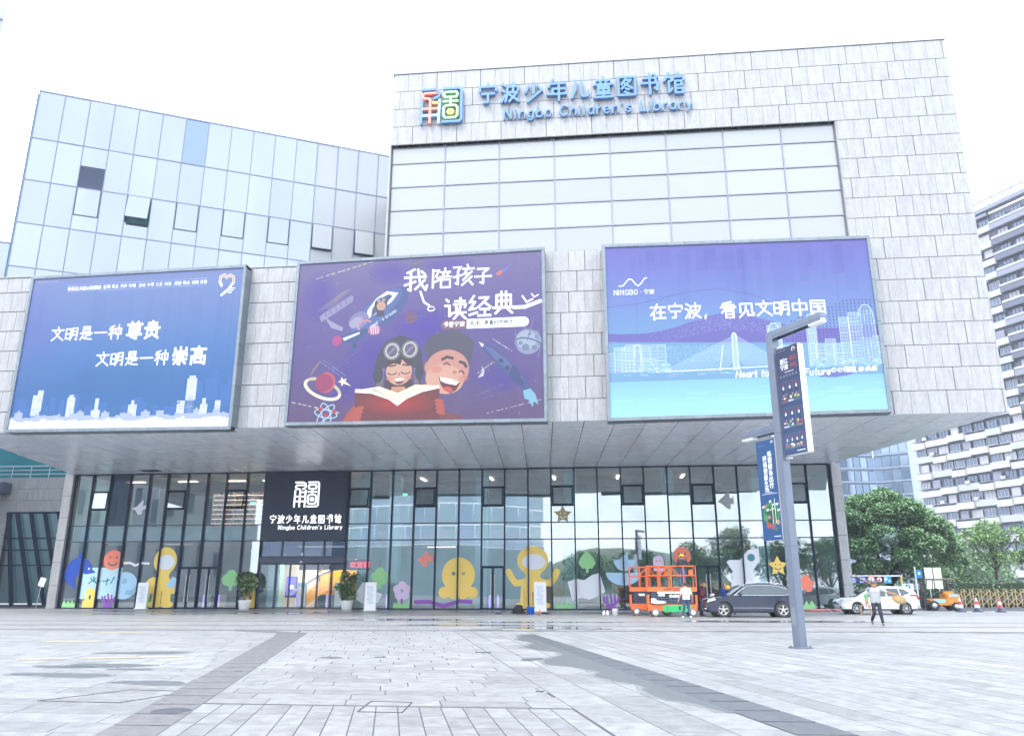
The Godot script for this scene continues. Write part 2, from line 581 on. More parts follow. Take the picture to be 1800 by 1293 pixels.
func lettering() -> void:
	var han := [
		"宁 a0a3 2723i3i7 4aga aaai6i|波 2153 1749 1j5c 74j4i8 747c5j d0da 7aha9j 9cjj|少 a1ab 542a e4i9 ga4j|年 6027 44i4 69h9 696e 1eje c4ck|儿 626b2j c2cgdiiijd|童 a0a2 43g3 7486 d4c6 17j7 59f9fe5e59 5bfb a9ai 4ggg 1jjj",
		"图 22i2ij2j22 9459 85e55d 88fd 9dce 8gci|书 44g4g9 29i9hgfe a0ak e0i3|馆 5017 448478 585i8f e0e2 9794j4j7 b8bj b8h8hcbc bfifijbj|文 a0b3 14j4 e4ac2j 55bdjj|明 13838h1h13 1a8a b2i2ijgi b2bc8j b7i7 bcic|是 51f1f85851 54f4 1aja aaah adhd 6c2j 4f9ijj|一 1aja",
		"种 8123 1696 535k 571e 579c b5j5jdbdb5 f0fk|尊 6083 e0c3 13j3 45g5gc4c45 8387 c3c8 4aga 1fjf dcdkaj 5g7i|贵 52f2f65652 a0a8 18j8 4g4agagg ab9g2k cgik|崇 a0a5 3135h5h1 a5a7 2a28i8ia 6beb 2eie aeak8j 6g3j eghj|高 a0a2 13j3 65e5e86865 2k2bibikgj 6dedei6i6d",
		"社 4062 15851d 585k 6a8d b8j8 f1fi aiki|会 a019 a0j9 68e8 3chc 9c5ifh dehj|主 90b3 35h5 4bgb 1jjj a5aj|义 90b4 g3bc2j 45adjj|核 1585 515k 571e 578b e0f3 a4k4 e4b9f9 i7af ic9k ffjk|心 392f 666g8ifige 94b8 f6ib|价 6019 464k d179 d1k9 b98k g9gk",
		"值 6019 464k 83k3 e0e6 aia6i6ii aaia aeie 7iki|观 14841h 288g beb2i2ie f5ec9k fdfikikf|富 a0a2 2623i3i6 65e5 68e8eb6b68 4dgdgk4k4d 4ggg adak|强 118185151a8a7j4i b1j1j5b5b1 a8k8kdada8 f5fi 9jjh hfkj|民 31h1h636 313i8f 3bib 96dgijjf|和 8123 1696 535k 571e 579c b5j5jhbhb5",
		"谐 2143 17575h8e a1a8d7 a4e4 g1g7k7 k3g4 e8da abjbjkakab afjf|自 a083 43g3gk4k43 48g8 4ege|由 36h6hj3j36 a1aj 3chc|平 33h3 5579 f5d9 1bjb a3ak|等 5024 42a2 6274 d0b4 c2j2 f2g4 37h7 a5ab 1bjb 2eie dbdkaj 5g7i|公 7129 d1i9 994ifh ddhk|正 22i2 a2aj abhb 5a5j 1jjj",
		"法 2153 1749 1j5c 95i5 e0ea 7aka da9iih gdjk|治 2153 1749 1j5c d198i7 g4j9 9cicik9k9c|爱 g042 5366 a3a5 g3e6 2a28i8ia 3bgb 887d2k 7dfd7k 9fik|国 22i2ij2j22 56f6 5afa 4ggg a6ag ccde|敬 13a3 3035 8085 3619 28989g7f 2b6b6f2f2b d0b7 c4k4 h4ak c8kk|业 717i d1di 1iji 274d i7fd|诚 2143 17575h8e 95k5 959c7k 99d9df f0hdkj j9dj h1j3",
		"信 6019 464k e0e2 84k4 a7i7 aaia adidijajad|友 14j4 90791j 79g96k 8bik|善 6082 e0c2 33h3 46g6 a2a9 19j9 6a7c eadc 1cjc 5ffffk5k5f|我 9033 17j7 636j4i 1eab c0ecjjkf iaai f2i5|陪 212k 2282588c4e e0e2 a4j4 c5d8 h5g8 99k9 acjcjkakac|孩 1282565j3i 1c9a e0f3 a4k4 e4b9f9 i7af ic9k ffjk|子 42g2a7aj7i 1bjb",
		"读 2143 17575h8e a3j3 f0f6 96k6j9 b8ca bbcd 8eke f8ee9k ffkk|经 5016661d7c 1i8g a2i29b e6kb bdjd fdfj 9jkj|典 43g3 434e g3ge 808e c0ce 48g8 1eje 7f3j dfhj|香 f042 14j4 a2aa 951b b5jb 5cfcfk5k5c 5gfg|阅 3153 262k 82i2ijgi 7486 d4c6 77d7db7b77 9b6h cbcgfgfe|最 51f1f65651 53f3 18j8 585i 5b9b 5e9e 1i9h 989k bbjbbk cdkk",
		"好 512c8i 1696 866d1j b3i3f7fjdi abkb|的 5013 13838j1j13 1b8b d0a7 c5j5ijfi d9fc|伴 6019 464k a2b6 i2h6 97j7 7dkd e1ek|在 14j4 90771e 5a5k 9bib d7di 7iji|看 e042 34h4 17j7 a1872e 79g9gk7k79 7cgc 7ggg|见 3e33h3he a69d2k cccijijf|中 25i5id2d25 a0ak|相 1585 515k 571e 578b b2j2jjbjb2 b8j8 bdjd",
		"融 12a2 2494972724 1k1aaaak 3b4d 8b7d 3e8e 5e5j c5k5kcccc5 g0gi cjki hfkj|未 44g4 19j9 a0ak a91h a9jh|来 33h3 5477 f4d7 1aja a0ak aa1i aaji|低 6019 464k i193 939h 9hdf 9aka e2fdjikf aiek|碳 1282 521c 3b8b8i3i3b e0e4 a1a4j4j1 97k7 c59j dacd jahd feak fekk|绿 5016661d7c 1i8g a1i1i8 a4i4 98k8 e8ekcj aabc i9gb 9ich fcjj",
		"色 7026 63e3b7 47h7hd4d a7ad 474ihiie|出 a0aj 3238h8h2 1b1jjjjb|行 7016 761c 4a4k a3j3 98k8 f8fkcj|环 1383 1a8a 1i9g 434h a2k2 f29c f6fk f7kc|保 6019 464k a1i1i7a7a1 8bkb e7ek eb8i ebki|健 6019 464k b3j3 96k6 b9j9 9cjc f0fg 82868b6k 7fbikk|康 a0a2 33j3 333c1k 66g6 49i9 6cgc g6gc b4bk9j 7d8f 6jaf hdff ccjk",
		"生 5129 45h5 4bgb 1jjj a1aj|活 2153 1749 1j5c h083 77k7 d2dc 9cjcjk9k9c|浙 2143 1738 1j4c 65a5 818j6i 6dbb j0d3 d3dcbk d9k9 h9hk|江 2153 1749 1j5c 84j4 7iki d4di|欢 14841h 288g d0a7 c4k4i8 f6dd8k edkk|迎 2143 16665f1i 1j5hkj b183 838d 8dcb e3j3jchb e3eg|您 5016 343b a085 92j2i5 d3db a68a g6ia 3d2h 6d6i8kfkgg 9dbf gdjh",
		"， 4g3k|： 5354 5g5h|· a9ab|、 4g6i|礼 4062 15851d 585k 6a8d c1chejjjjf|有 14j4 90791f 67g7gk 676k 6bgb 6fgf",
	]
	for row in han:
		for g in row.split("|"):
			G[g.left(1)] = g.substr(2)
	var roman := "N14 0k00ckc0|I3 000k|G14 d49040060e4kakdgdb8b|B13 000k 0080b2b78a0a 8acdch9k0k|O15 70230a2h7kcheac370|H13 000k c0ck 0aca|e10 0d9d8857190e2j6k9i|a10 9857190e2j5k9g 979k|r7 070k 0b3877|t8 303h5k7j 0878|o10 57190e2j5k8jae8857|F11 000k 00a0 0a8a|u10 070h2k6k9h 979k|i3 070k 0203|n10 070k 0b28679a9k|g10 9857190e2j5k9g 979m5p0n|b10 000k 0b3878ad9i6k3k0h|C13 c380410 7070e 0e4k9kch|h10 000k 0b28679a9k|l3 000k|d10 9857190e2j5k9g 909k|s9 8847192c7e8h5k0i|L10 000kak|y10 075i 975i2p|'3 1004|M15 0k007ce0ek|A13 0k60ck 2dad|D13 000k 0060c6ce6k0k|E11 a0000kak 0a8a|J10 808g6k2k0g|P12 000k 0080b3b88b0b|T12 00c0 606k|1.6 03303k|2.11 043080a4a80kak|4.11 8k800eae|W16 004k85cki0|R12 000k 0080b3b89a0a 5abk|,4 3i1m|@18 ebd8a87b7eagdee8 eehdh7c363282f6jgj|-8 1a7a"
	for g in roman.split("|"):
		var head := g.split(" ")[0]
		var body := g.substr(head.length() + 1)
		var num_at := head.substr(1).trim_prefix(".")
		L[head.left(1)] = [float(num_at), body]
	L["C"] = [13.0, "c38041070e4k9kch"]

func _ready() -> void:
	var cam := Camera3D.new()
	cam.name = "camera"
	cam.fov = 49.99
	cam.near = 0.1
	cam.far = 1500.0
	cam.position = Vector3(0, 1.4, 0)
	cam.rotation_degrees = Vector3(15.65, 5.8, 0)
	cam.current = true
	add_child(cam)
	var sm := ProceduralSkyMaterial.new()
	sm.sky_top_color = lin(0.82, 0.91, 1.0)
	sm.sky_horizon_color = lin(0.90, 0.94, 1.0)
	sm.sky_curve = 0.2
	sm.ground_bottom_color = lin(0.3, 0.3, 0.31)
	sm.ground_horizon_color = lin(0.6, 0.61, 0.63)
	sm.sky_energy_multiplier = 1.3
	sm.sun_angle_max = 1.0
	var env := Environment.new()
	env.background_mode = Environment.BG_SKY
	env.sky = Sky.new()
	env.sky.sky_material = sm
	env.tonemap_mode = Environment.TONE_MAPPER_LINEAR
	env.tonemap_exposure = 2.42
	env.sdfgi_enabled = true
	env.ssao_enabled = true
	env.ssil_enabled = true
	env.fog_enabled = true
	env.fog_density = 0.0005
	env.fog_light_color = Color(0.90, 0.93, 1.0)
	var we := WorldEnvironment.new()
	we.name = "world_environment"
	we.environment = env
	add_child(we)
	var sun := DirectionalLight3D.new()
	sun.name = "sun"
	sun.light_energy = 0.42
	sun.light_color = Color(1.0, 0.97, 0.93)
	sun.light_angular_distance = 14.0
	sun.shadow_enabled = true
	sun.look_at_from_position(Vector3.ZERO, Vector3(0.35, -1.0, -0.62))
	add_child(sun)
	rng.seed = 77
	materials()
	lettering()
	plaza()
	library_shell()
	ground_floor()
	interior()
	annex()
	glass_wing()
	towers()
	across_the_plaza()
	billboards()
	roof_sign()
	entrance_sign()
	stickers()
	plants()
	lamp_post()
	vehicles()
	street_things()
	people()

# ------------------------------------------------------------------ plaza
const SK := 0.255

func slab_mesh(w: float, l: float, g := 0.0075, e := 0.0006, skew := SK) -> Mesh:
	var k := "s%.2f_%.2f_%.3f" % [w, l, skew]
	if cache.has(k):
		return cache[k]
	var s := ST()
	slab_into(s, 0, 0, w, l, g, e, 0.0, skew)
	cache[k] = done(s)
	return cache[k]

# slab with its corner at (x, z) running w along x and l away from the viewer along the skewed direction
func slab_into(s: SurfaceTool, x: float, z: float, w: float, l: float, g: float, e: float, y := 0.0, skew := SK) -> void:
	var q := func(a: float, b: float, yy: float) -> Vector3: return Vector3(x + a - skew * b, yy, z - b)
	var o := [q.call(g, g, y - e), q.call(w - g, g, y - e), q.call(w - g, l - g, y - e), q.call(g, l - g, y - e)]
	var i := [q.call(g + e, g + e, y), q.call(w - g - e, g + e, y), q.call(w - g - e, l - g - e, y), q.call(g + e, l - g - e, y)]
	quad(s, i[0], i[1], i[2], i[3])
	for n in 4:
		var m := (n + 1) % 4
		quad(s, o[n], o[m], i[m], i[n])
		quad(s, o[n] + Vector3.DOWN * 0.02, o[m] + Vector3.DOWN * 0.02, o[m], o[n])

func flat_sheet(pts: Array, y: float) -> SurfaceTool:
	var s := ST()
	var p := PackedVector2Array()
	for v in pts:
		p.append(Vector2(v[0], -v[1]))
	prism(s, p, y - 0.003, y, Transform3D(Basis(Vector3.RIGHT, Vector3.FORWARD, Vector3.UP), Vector3.ZERO))
	return s

# irregular patch round the given middle
func patch(cx: float, cz: float, rx: float, rz: float, sd: int, y: float, n := 26) -> SurfaceTool:
	var r := RandomNumberGenerator.new()
	r.seed = sd
	var a := r.randf() * 6.0
	var b := r.randf() * 6.0
	var pts := []
	for i in n:
		var t := TAU * i / n
		var k := 1.0 + 0.22 * sin(2.0 * t + a) + 0.13 * sin(3.0 * t + b) + 0.07 * sin(7.0 * t + a) + r.randf_range(-0.05, 0.05)
		pts.append([cx + cos(t) * rx * k, cz + sin(t) * rz * k])
	return flat_sheet(pts, y)

func plaza() -> void:
	var s := ST()
	quad(s, Vector3(-500, -0.022, 400), Vector3(600, -0.022, 400), Vector3(600, -0.022, -700), Vector3(-500, -0.022, -700))
	var g := obj("ground", s, M.ground)
	g.set_meta("kind", "structure")
	s = ST()
	quad(s, Vector3(-70, -0.0011, 60), Vector3(80, -0.0011, 60), Vector3(80, -0.0011, -70), Vector3(-70, -0.0011, -70))
	var pv := obj("plaza_pavement", s, M.joint)
	pv.set_meta("kind", "structure")
	var far := ST()
	var place := func(x: float, z: float, w: float, l: float, along: bool) -> void:
		# x is taken at z; slabs nearer than about 16 m lie as single pieces
		var skew := SK
		if z < -6.0 and z > -14.5 and x > -11.0 and x < 10.5:
			put("paving_slab", slab_mesh(w, l), M["pave%d" % (rng.randi() % 5)], pv, at(x, rng.randf_range(-0.0001, 0.0001), z))
		else:
			var k := rng.randf_range(0.27, 0.34)
			far.set_color(Color(k, k * 1.005, k * 1.035))
			slab_into(far, x, z, w, l, 0.011, 0.0006, 0.0, skew)
	# between the two dark bands: long narrow slabs near the viewer, then courses across
	var z := 12.0
	while z > -10.3:
		z -= 0.0
		var u := -2.45
		var l := 0.72
		if z - l < -10.4:
			l = z + 10.4
			if l < 0.2:
				break
		while u < 2.3:
			var w := 0.27 if fmod(absf(u * 7.3), 2.0) < 1.3 else 0.36
			w = minf(w, 2.35 - u)
			if w > 0.05:
				place.call(u + SK * z, z + rng.randf_range(-0.0, 0.0), w, l, true)
			u += w
		z -= l
	z = -10.4
	var row := 0
	while z > -28.6:
		var d := 0.5
		var x0 := -4.9 + 0.285 * (z + 8.05) + 0.35
		var x1 := 2.35 + SK * z
		var x := x0 - (row % 3) * 0.4
		while x < x1:
			var w := rng.randf_range(1.0, 1.35)
			var a := maxf(x, x0)
			var b := minf(x + w, x1)
			if b - a > 0.06:
				place.call(a, z, b - a, d, false)
			x += w
		z -= d
		row += 1
	# wide strips beside the right band, the band's bed, then narrow planks
	for st in [[2.35, 2.95, 1.25], [2.95, 3.62, 1.4], [3.62, 4.2, 1.3], [4.2, 4.8, 1.2]]:
		z = 12.0 + st[0]
		while z > -28.6:
			place.call(st[0] + SK * z, z, st[1] - st[0], st[2], true)
			z -= st[2]
	var uu := 4.8
	var ci := 0
	while uu < 46.0:
		z = 8.0 + ci % 4 * 0.37
		while z > -28.6:
			var l := rng.randf_range(1.1, 1.7)
			if uu + SK * z < 34:
				place.call(uu + SK * z, z, 0.42 if ci % 3 else 0.52, l, true)
			z -= l
		uu += 0.42 if ci % 3 else 0.52
		ci += 1
	# left of the left band
	z = 8.0
	row = 0
	while z > -28.6:
		var d := 0.6
		var x1 := -4.9 + 0.285 * (z + 8.05) + 0.3
		var x := -32.0 + (row % 3) * 0.5
		while x < x1:
			var w := rng.randf_range(1.2, 1.6)
			var b := minf(x + w, x1)
			if b - x > 0.08:
				place.call(x, z, b - x, d, false)
			x += w
		z -= d
		row += 1
	# the strip along the building
	z = -28.7
	row = 0
	while z > -57.4:
		var d := 0.8
		var x := -52.0 + (row % 2) * 0.6
		while x < 44.0:
			place.call(x, z, 1.5, d, false)
			x += 1.5
		z -= d
		row += 1
	# behind the viewer, coarser
	z = 60.0
	while z > 8.8:
		var x := -40.0
		while x < 40.0:
			far.set_color(Color(0.345, 0.345, 0.36))
			slab_into(far, x, z, 3.0, 1.6, 0.008, 0.004)
			x += 3.0
		z -= 1.6
	var fs := obj("distant_paving_slabs", far, M.pave_far, pv)
	fs.set_meta("kind", "stuff")
	# dark granite bands, one piece after the other
	var band := func(a0: Vector2, b0: Vector2, a1: Vector2, b1: Vector2, n: int, m: String) -> void:
		for i in n:
			var t0 := float(i) / n
			var t1 := float(i + 1) / n - 0.0025
			var p := [a0.lerp(a1, t0), b0.lerp(b1, t0), b0.lerp(b1, t1), a0.lerp(a1, t1)]
			obj("dark_paving_stone", flat_sheet([[p[0].x, p[0].y], [p[1].x, p[1].y], [p[2].x, p[2].y], [p[3].x, p[3].y]], 0.006), M[m], pv)
	band.call(Vector2(-4.7, -7.1), Vector2(-4.09, -7.1), Vector2(-9.75, -24.3), Vector2(-8.95, -24.6), 22, "dark_stone")
	band.call(Vector2(-9.75, -24.33), Vector2(-8.95, -24.63), Vector2(-10.5, -26.5), Vector2(-9.5, -26.6), 2, "dark_stone")
	band.call(Vector2(-10.5, -26.53), Vector2(-9.5, -26.63), Vector2(-12.5, -27.7), Vector2(-12.0, -28.5), 2, "dark_stone")
	band.call(Vector2(2.35, -7.2), Vector2(2.98, -7.2), Vector2(-2.42, -26.48), Vector2(-1.96, -26.53), 24, "dark_stone_wet")
	for k in 3:
		var zz: float = [-28.6, -32.4, -36.5][k]
		var wd: float = [0.42, 0.34, 0.3][k]
		var x := -40.0
		while x < 30.0:
			var x1 := x + 3.0
			var sl := -0.045
			obj("dark_paving_stone", flat_sheet([[x, zz + sl * x], [x1 - 0.01, zz + sl * x1], [x1 - 0.01, zz + sl * x1 - wd], [x, zz + sl * x - wd]], 0.005), M.dark_stone, pv)
			x = x1
	# damp patches, puddles, marks, lids
	var damp := [[-10.2, -18.1, 0.95, 0.3], [-9.3, -15.1, 0.95, 0.28], [-9.0, -13.4, 0.8, 0.3], [-6.9, -12.45, 0.62, 0.22], [-8.4, -14.45, 0.32, 0.13], [-9.95, -14.75, 0.5, 0.2], [-5.6, -17.3, 0.25, 0.14]]
	for i in damp.size():
		var d: Array = damp[i]
		obj("damp_patch", patch(d[0], d[1], d[2] * 1.12, d[3] * 1.25, 40 + i, 0.006), M.damp, pv)
		obj("damp_patch", patch(d[0], d[1], d[2], d[3], 40 + i, 0.009), M.wet, pv)
	# the damp run that spreads from the right band towards the middle
	var edge := []
	var r2 := RandomNumberGenerator.new()
	r2.seed = 14
	var reach := [0.05, 0.35, 0.55, 0.25, 0.5, 0.9, 0.75, 0.25, 0.35, 0.8, 1.15, 1.25, 0.7, 0.45, 0.75, 0.6, 0.3, 0.5, 0.55, 0.2, 0.05]
	for i in 61:
		var t := i / 60.0
		var zz := lerpf(-26.2, -10.2, pow(t, 0.8))
		var kk := t * 20.0
		var w0: float = reach[int(kk)]
		var w1: float = reach[mini(int(kk) + 1, 20)]
		var bx := -2.42 + (zz + 26.48) * 0.2475
		edge.append([bx - lerpf(w0, w1, smoothstep(0.0, 1.0, fmod(kk, 1.0))) * 0.85 - r2.randf_range(0.0, 0.06), zz])
	for i in 13:
		var zz := lerpf(-10.2, -26.2, i / 12.0)
		edge.append([-2.42 + (zz + 26.48) * 0.2475 + 0.06, zz])
	var halo := []
	for i in edge.size():
		var v: Array = edge[i]
		halo.append([v[0] - (0.10 + 0.05 * sin(i * 1.7) if i < 61 else 0.0), v[1]])
	obj("damp_patch", flat_sheet(halo, 0.0035), M.damp, pv)
	obj("damp_patch", flat_sheet(edge, 0.0055), M.wet, pv)
	obj("damp_patch", patch(-1.35, -17.3, 0.22, 0.3, 66, 0.009), M.wet, pv)
	for i in 15:
		var px := [-33.0, -28.0, -24.0, -19.5, -15.0, -11.0, -6.5, -3.0, -9.0, -17.0, -26.0, 1.5, -4.5, 8.0, -1.5][i] as float
		var pz := [-53.0, -50.5, -54.5, -47.5, -54.0, -45.5, -52.5, -36.0, -38.5, -51.0, -45.0, -50.0, -33.0, -38.0, -30.8][i] as float
		obj("puddle", patch(px, pz, 2.0 + 2.2 * fmod(i * 0.37, 1.0), 0.45 + 0.6 * fmod(i * 0.61, 1.0), 80 + i, 0.0075), M.puddle, pv)
	for v in [[-11.4, -16.3, 0.5, 0.12], [-10.25, -16.7, 0.5, 0.14], [-9.3, -17.0, 0.5, 0.12], [-14.4, -21.7, 0.85, 0.12], [-15.8, -26.2, 0.8, 0.12], [-17.0, -30.7, 0.9, 0.14], [-20.0, -36.5, 0.8, 0.14]]:
		obj("yellow_mark", flat_sheet([[v[0] - v[2], v[1] + v[3] + 0.1], [v[0] + v[2] * 0.7, v[1] + v[3] - 0.1], [v[0] + v[2], v[1] - v[3] - 0.1], [v[0] - v[2] * 0.7, v[1] - v[3] + 0.1]], 0.012), mk(0.62, 0.47, 0.27, 0.6), pv)
	s = ST()
	lathe(s, Vector3(-5.06, 0.006, -9.67), [[0.0, 0.008], [0.20, 0.008], [0.215, 0.002], [0.23, 0.002], [0.23, 0.0]].map(func(v): return v), 24)
	obj("manhole_cover", s, M.iron, pv)
	for v in [[-0.82, -12.0, 0.06], [-5.9, -13.2, 0.05], [-6.3, -14.3, 0.06], [-2.6, -19.0, 0.18], [-4.6, -17.5, 0.12]]:
		s = ST()
		cbox(s, Vector3(v[0], 0.006, v[1]), Vector3(v[2] * 2, 0.006, v[2]), 0.002)
		obj("drain_grate", s, M.iron, pv)
	for q in [[[-2.84, -9.86], [-2.93, -10.75], [-2.38, -10.72], [-2.30, -9.84]], [[-7.25, -10.35], [-6.7, -11.6], [-5.75, -11.5], [-6.1, -10.3]]]:
		s = ST()
		for i in 4:
			var a := Vector3(q[i][0], 0.004, q[i][1])
			var b := Vector3(q[(i + 1) % 4][0], 0.004, q[(i + 1) % 4][1])
			box(s, (a + b) / 2, Vector3(0.018, 0.004, a.distance_to(b)), Basis.looking_at(b - a))
		obj("access_cover_seam", s, M.joint, pv)

# ------------------------------------------------------------------ library
const ZF := -41.0
const ZG := -57.5
const YS := 9.93
const MX := [-39.72, -38.29, -36.83, -35.22, -33.68, -32.24, -30.63, -29.05, -27.54, -25.92, -24.49, -18.01, -16.35, -14.7, -13.06, -11.4, -9.73, -8.04, -6.37, -4.67, -3.0, -1.32, 0.34, 2.03, 3.68, 5.33, 6.96, 8.62, 10.24, 11.84, 13.45, 15.02, 16.57]
var lib: Node3D

# rows of stone panels; open(x0, x1, y0, y1) says whether a panel shows there
func library_shell() -> void:
	lib = thing("library_building", "wide stone clad library block with a deep overhang above a glazed ground floor", "building", Vector3.ZERO)
	var core := ST()
	var zb := -80.0
	var dx := func(z: float) -> float: return 0.25 * (z - ZF)
	# backing slabs: tower, low band; parallelogram in plan
	for b in [[-11.4, 20.85, 27.0, 31.82, ZF - 0.06], [14.3, 20.85, YS + 0.06, 27.0, ZF - 0.06], [-11.4, 14.3, YS + 0.06, 19.7, ZF - 0.06], [-35.9, -11.4, YS + 0.06, 19.36, ZF - 0.06], [-11.4, 14.3, 19.7, 27.0, ZF - 1.2]]:
		var a := Vector3(b[0], b[2], b[4])
		var w: float = b[1] - b[0]
		var p := []
		for y in [b[2], b[3]]:
			for c in [[b[0], b[4]], [b[1], b[4]], [b[1] + dx.call(zb), zb], [b[0] + dx.call(zb), zb]]:
				p.append(Vector3(c[0], y, c[1]))
		quad(core, p[0], p[1], p[5], p[4])
		quad(core, p[1], p[2], p[6], p[5])
		quad(core, p[2], p[3], p[7], p[6])
		quad(core, p[3], p[0], p[4], p[7])
		quad(core, p[4], p[5], p[6], p[7])
		quad(core, p[3], p[2], p[1], p[0])
	obj("backing_wall", core, M.stone_joint, lib)
	core = ST()
	for q in [[-11.405, 19.5, 31.8], [20.855, YS + 0.1, 31.8], [-35.905, YS + 0.1, 19.3]]:
		for k in 18:
			var y0: float = lerpf(q[1], q[2], k / 18.0) + 0.02
			var y1: float = lerpf(q[1], q[2], (k + 1) / 18.0) - 0.02
			var o: float = 0.03 if q[0] > 0 else -0.03
			var a := [Vector3(q[0] + o, y0, ZF - 0.06), Vector3(q[0] + o + dx.call(zb), y0, zb), Vector3(q[0] + o + dx.call(zb), y1, zb), Vector3(q[0] + o, y1, ZF - 0.06)]
			if q[0] < 0:
				a.reverse()
			quad(core, a[0], a[1], a[2], a[3])
	obj("side_cladding", core, mk(0.72, 0.73, 0.75, 0.5), lib)  # extra white put into the colour so its shaded reflection looks bright
	# stone panels
	var face := group_node("stone_facade", lib)
	var low := group_node("stone_band", lib)
	var ch := 1.2195
	var pw := 0.893
	for r in 18:
		var y1 := 31.88 - r * ch
		var y0 := y1 - ch
		var x := -11.46 - fmod(r * 0.47, pw * 3)
		var c := 0
		while x < 20.9:
			var xa := maxf(x, -11.46)
			var xb := minf(x + pw, 20.9)
			var gap := 0.030 if c % 3 == 0 else 0.010
			c += 1
			x += pw
			if y0 < 26.9:
				# the window opening and what the signboards cover
				if xa < 14.27 and y0 > 19.5:
					if xb <= 14.4:
						continue
					xa = maxf(xa, 14.27)
				if y1 <= 20.6 and (xb < -2.4 or (xa > 0.95 and xb < 15.3)):
					continue
				if y1 > 19.9 and xa < 14.27:
					y1 = minf(y1, 19.72)
				xa = maxf(xa, -2.5) if y1 < 20.6 else xa
			if xb - xa < 0.06:
				continue
			var w := xb - xa - gap
			var hh := minf(y1, 31.88) - y0 - 0.03
			put("stone_panel", shared_box(snappedf(w, 0.01), snappedf(hh, 0.01), 0.05, 0.006), M["stone%d" % (rng.randi() % 5)], face, at((xa + xb + gap) / 2, (y0 + y1) / 2, ZF - 0.025 + rng.randf_range(-0.003, 0.003)))
	for r in 8:
		var y0 := YS + r * ch
		var y1 := minf(y0 + ch, 19.42)
		for span in [[-35.95, -33.0], [-19.75, -16.55]]:
			var x: float = span[0] - (r % 2) * 0.45
			while x < span[1]:
				var xa := maxf(x, span[0])
				var xb := minf(x + pw, span[1])
				x += pw
				if xb - xa < 0.06:
					continue
				put("stone_panel", shared_box(snappedf(xb - xa - 0.018, 0.01), snappedf(y1 - y0 - 0.04, 0.01), 0.05, 0.006), M["stone%d" % (rng.randi() % 5)], low, at((xa + xb) / 2, (y0 + y1) / 2, ZF - 0.025 + rng.randf_range(-0.003, 0.003)))
	# parapet caps and side cladding
	var s := ST()
	cbox(s, Vector3(4.7, 31.93, ZF - 0.25), Vector3(32.5, 0.08, 0.6), 0.01)
	obj("parapet_cap", s, M.stone2, lib)
	s = ST()
	cbox(s, Vector3(-23.7, 19.45, ZF - 0.25), Vector3(24.6, 0.06, 0.6), 0.01)
	obj("parapet_cap", s, M.stone2, lib)
	# recessed window wall
	var ww := group_node("window_wall", lib)
	var wx := [-11.42, -8.2, -4.95, -1.7, 1.55, 4.8, 8.05, 11.3, 14.3]
	var wy := [27.0, 25.87, 24.32, 22.8, 21.26, 19.74]
	for i in 8:
		for j in 5:
			put("pane", shared_box(wx[i + 1] - wx[i] - 0.03, wy[j] - wy[j + 1] - 0.03, 0.04, 0.0), M["frit%d" % (rng.randi() % 4)], ww, Transform3D(Basis.from_euler(Vector3(rng.randf_range(-0.004, 0.004), rng.randf_range(-0.004, 0.004), 0)), Vector3((wx[i] + wx[i + 1]) / 2, (wy[j] + wy[j + 1]) / 2, ZF - 0.30)))
	for i in range(1, 8):
		put("mullion", shared_box(0.062, 7.3, 0.08, 0.01), M.grid, ww, at(wx[i], 23.35, ZF - 0.255))
	for j in range(1, 5):
		s = ST()
		box(s, Vector3(1.44, wy[j], ZF - 0.26), Vector3(25.7, 0.058, 0.07))
		obj("transom", s, M.grid, ww)
	s = ST()
	box(s, Vector3(1.4, 27.03, ZF - 0.20), Vector3(25.85, 0.06, 0.34))
	for i in 36:
		box(s, Vector3(-11.2 + i * 0.72, 26.99, ZF - 0.2), Vector3(0.02, 0.03, 0.2))
	obj("window_head", s, M.stone1, ww)
	s = ST()
	box(s, Vector3(14.31, 23.3, ZF - 0.20), Vector3(0.07, 7.4, 0.34))
	obj("window_jamb", s, M.stone2, ww)
	s = ST()
	box(s, Vector3(-11.50, 23.3, ZF - 0.20), Vector3(0.10, 7.4, 0.40))
	obj("window_jamb", s, M.stone2, ww)
	# soffit
	var so := group_node("soffit", lib)
	s = ST()
	for q in [[-35.9, 20.85]]:
		var p := [Vector3(q[0], YS + 0.045, ZF - 0.02), Vector3(q[1], YS + 0.045, ZF - 0.02), Vector3(q[1] + dx.call(-60.0), YS + 0.045, -60), Vector3(q[0] + dx.call(-60.0), YS + 0.045, -60)]
		quad(s, p[3], p[2], p[1], p[0])
	obj("soffit_backing", s, M.gap, so)
	var rows := [ZF - 0.03, -43.1, -45.55, -48.0, -50.45, -52.9, -55.35, -57.45]
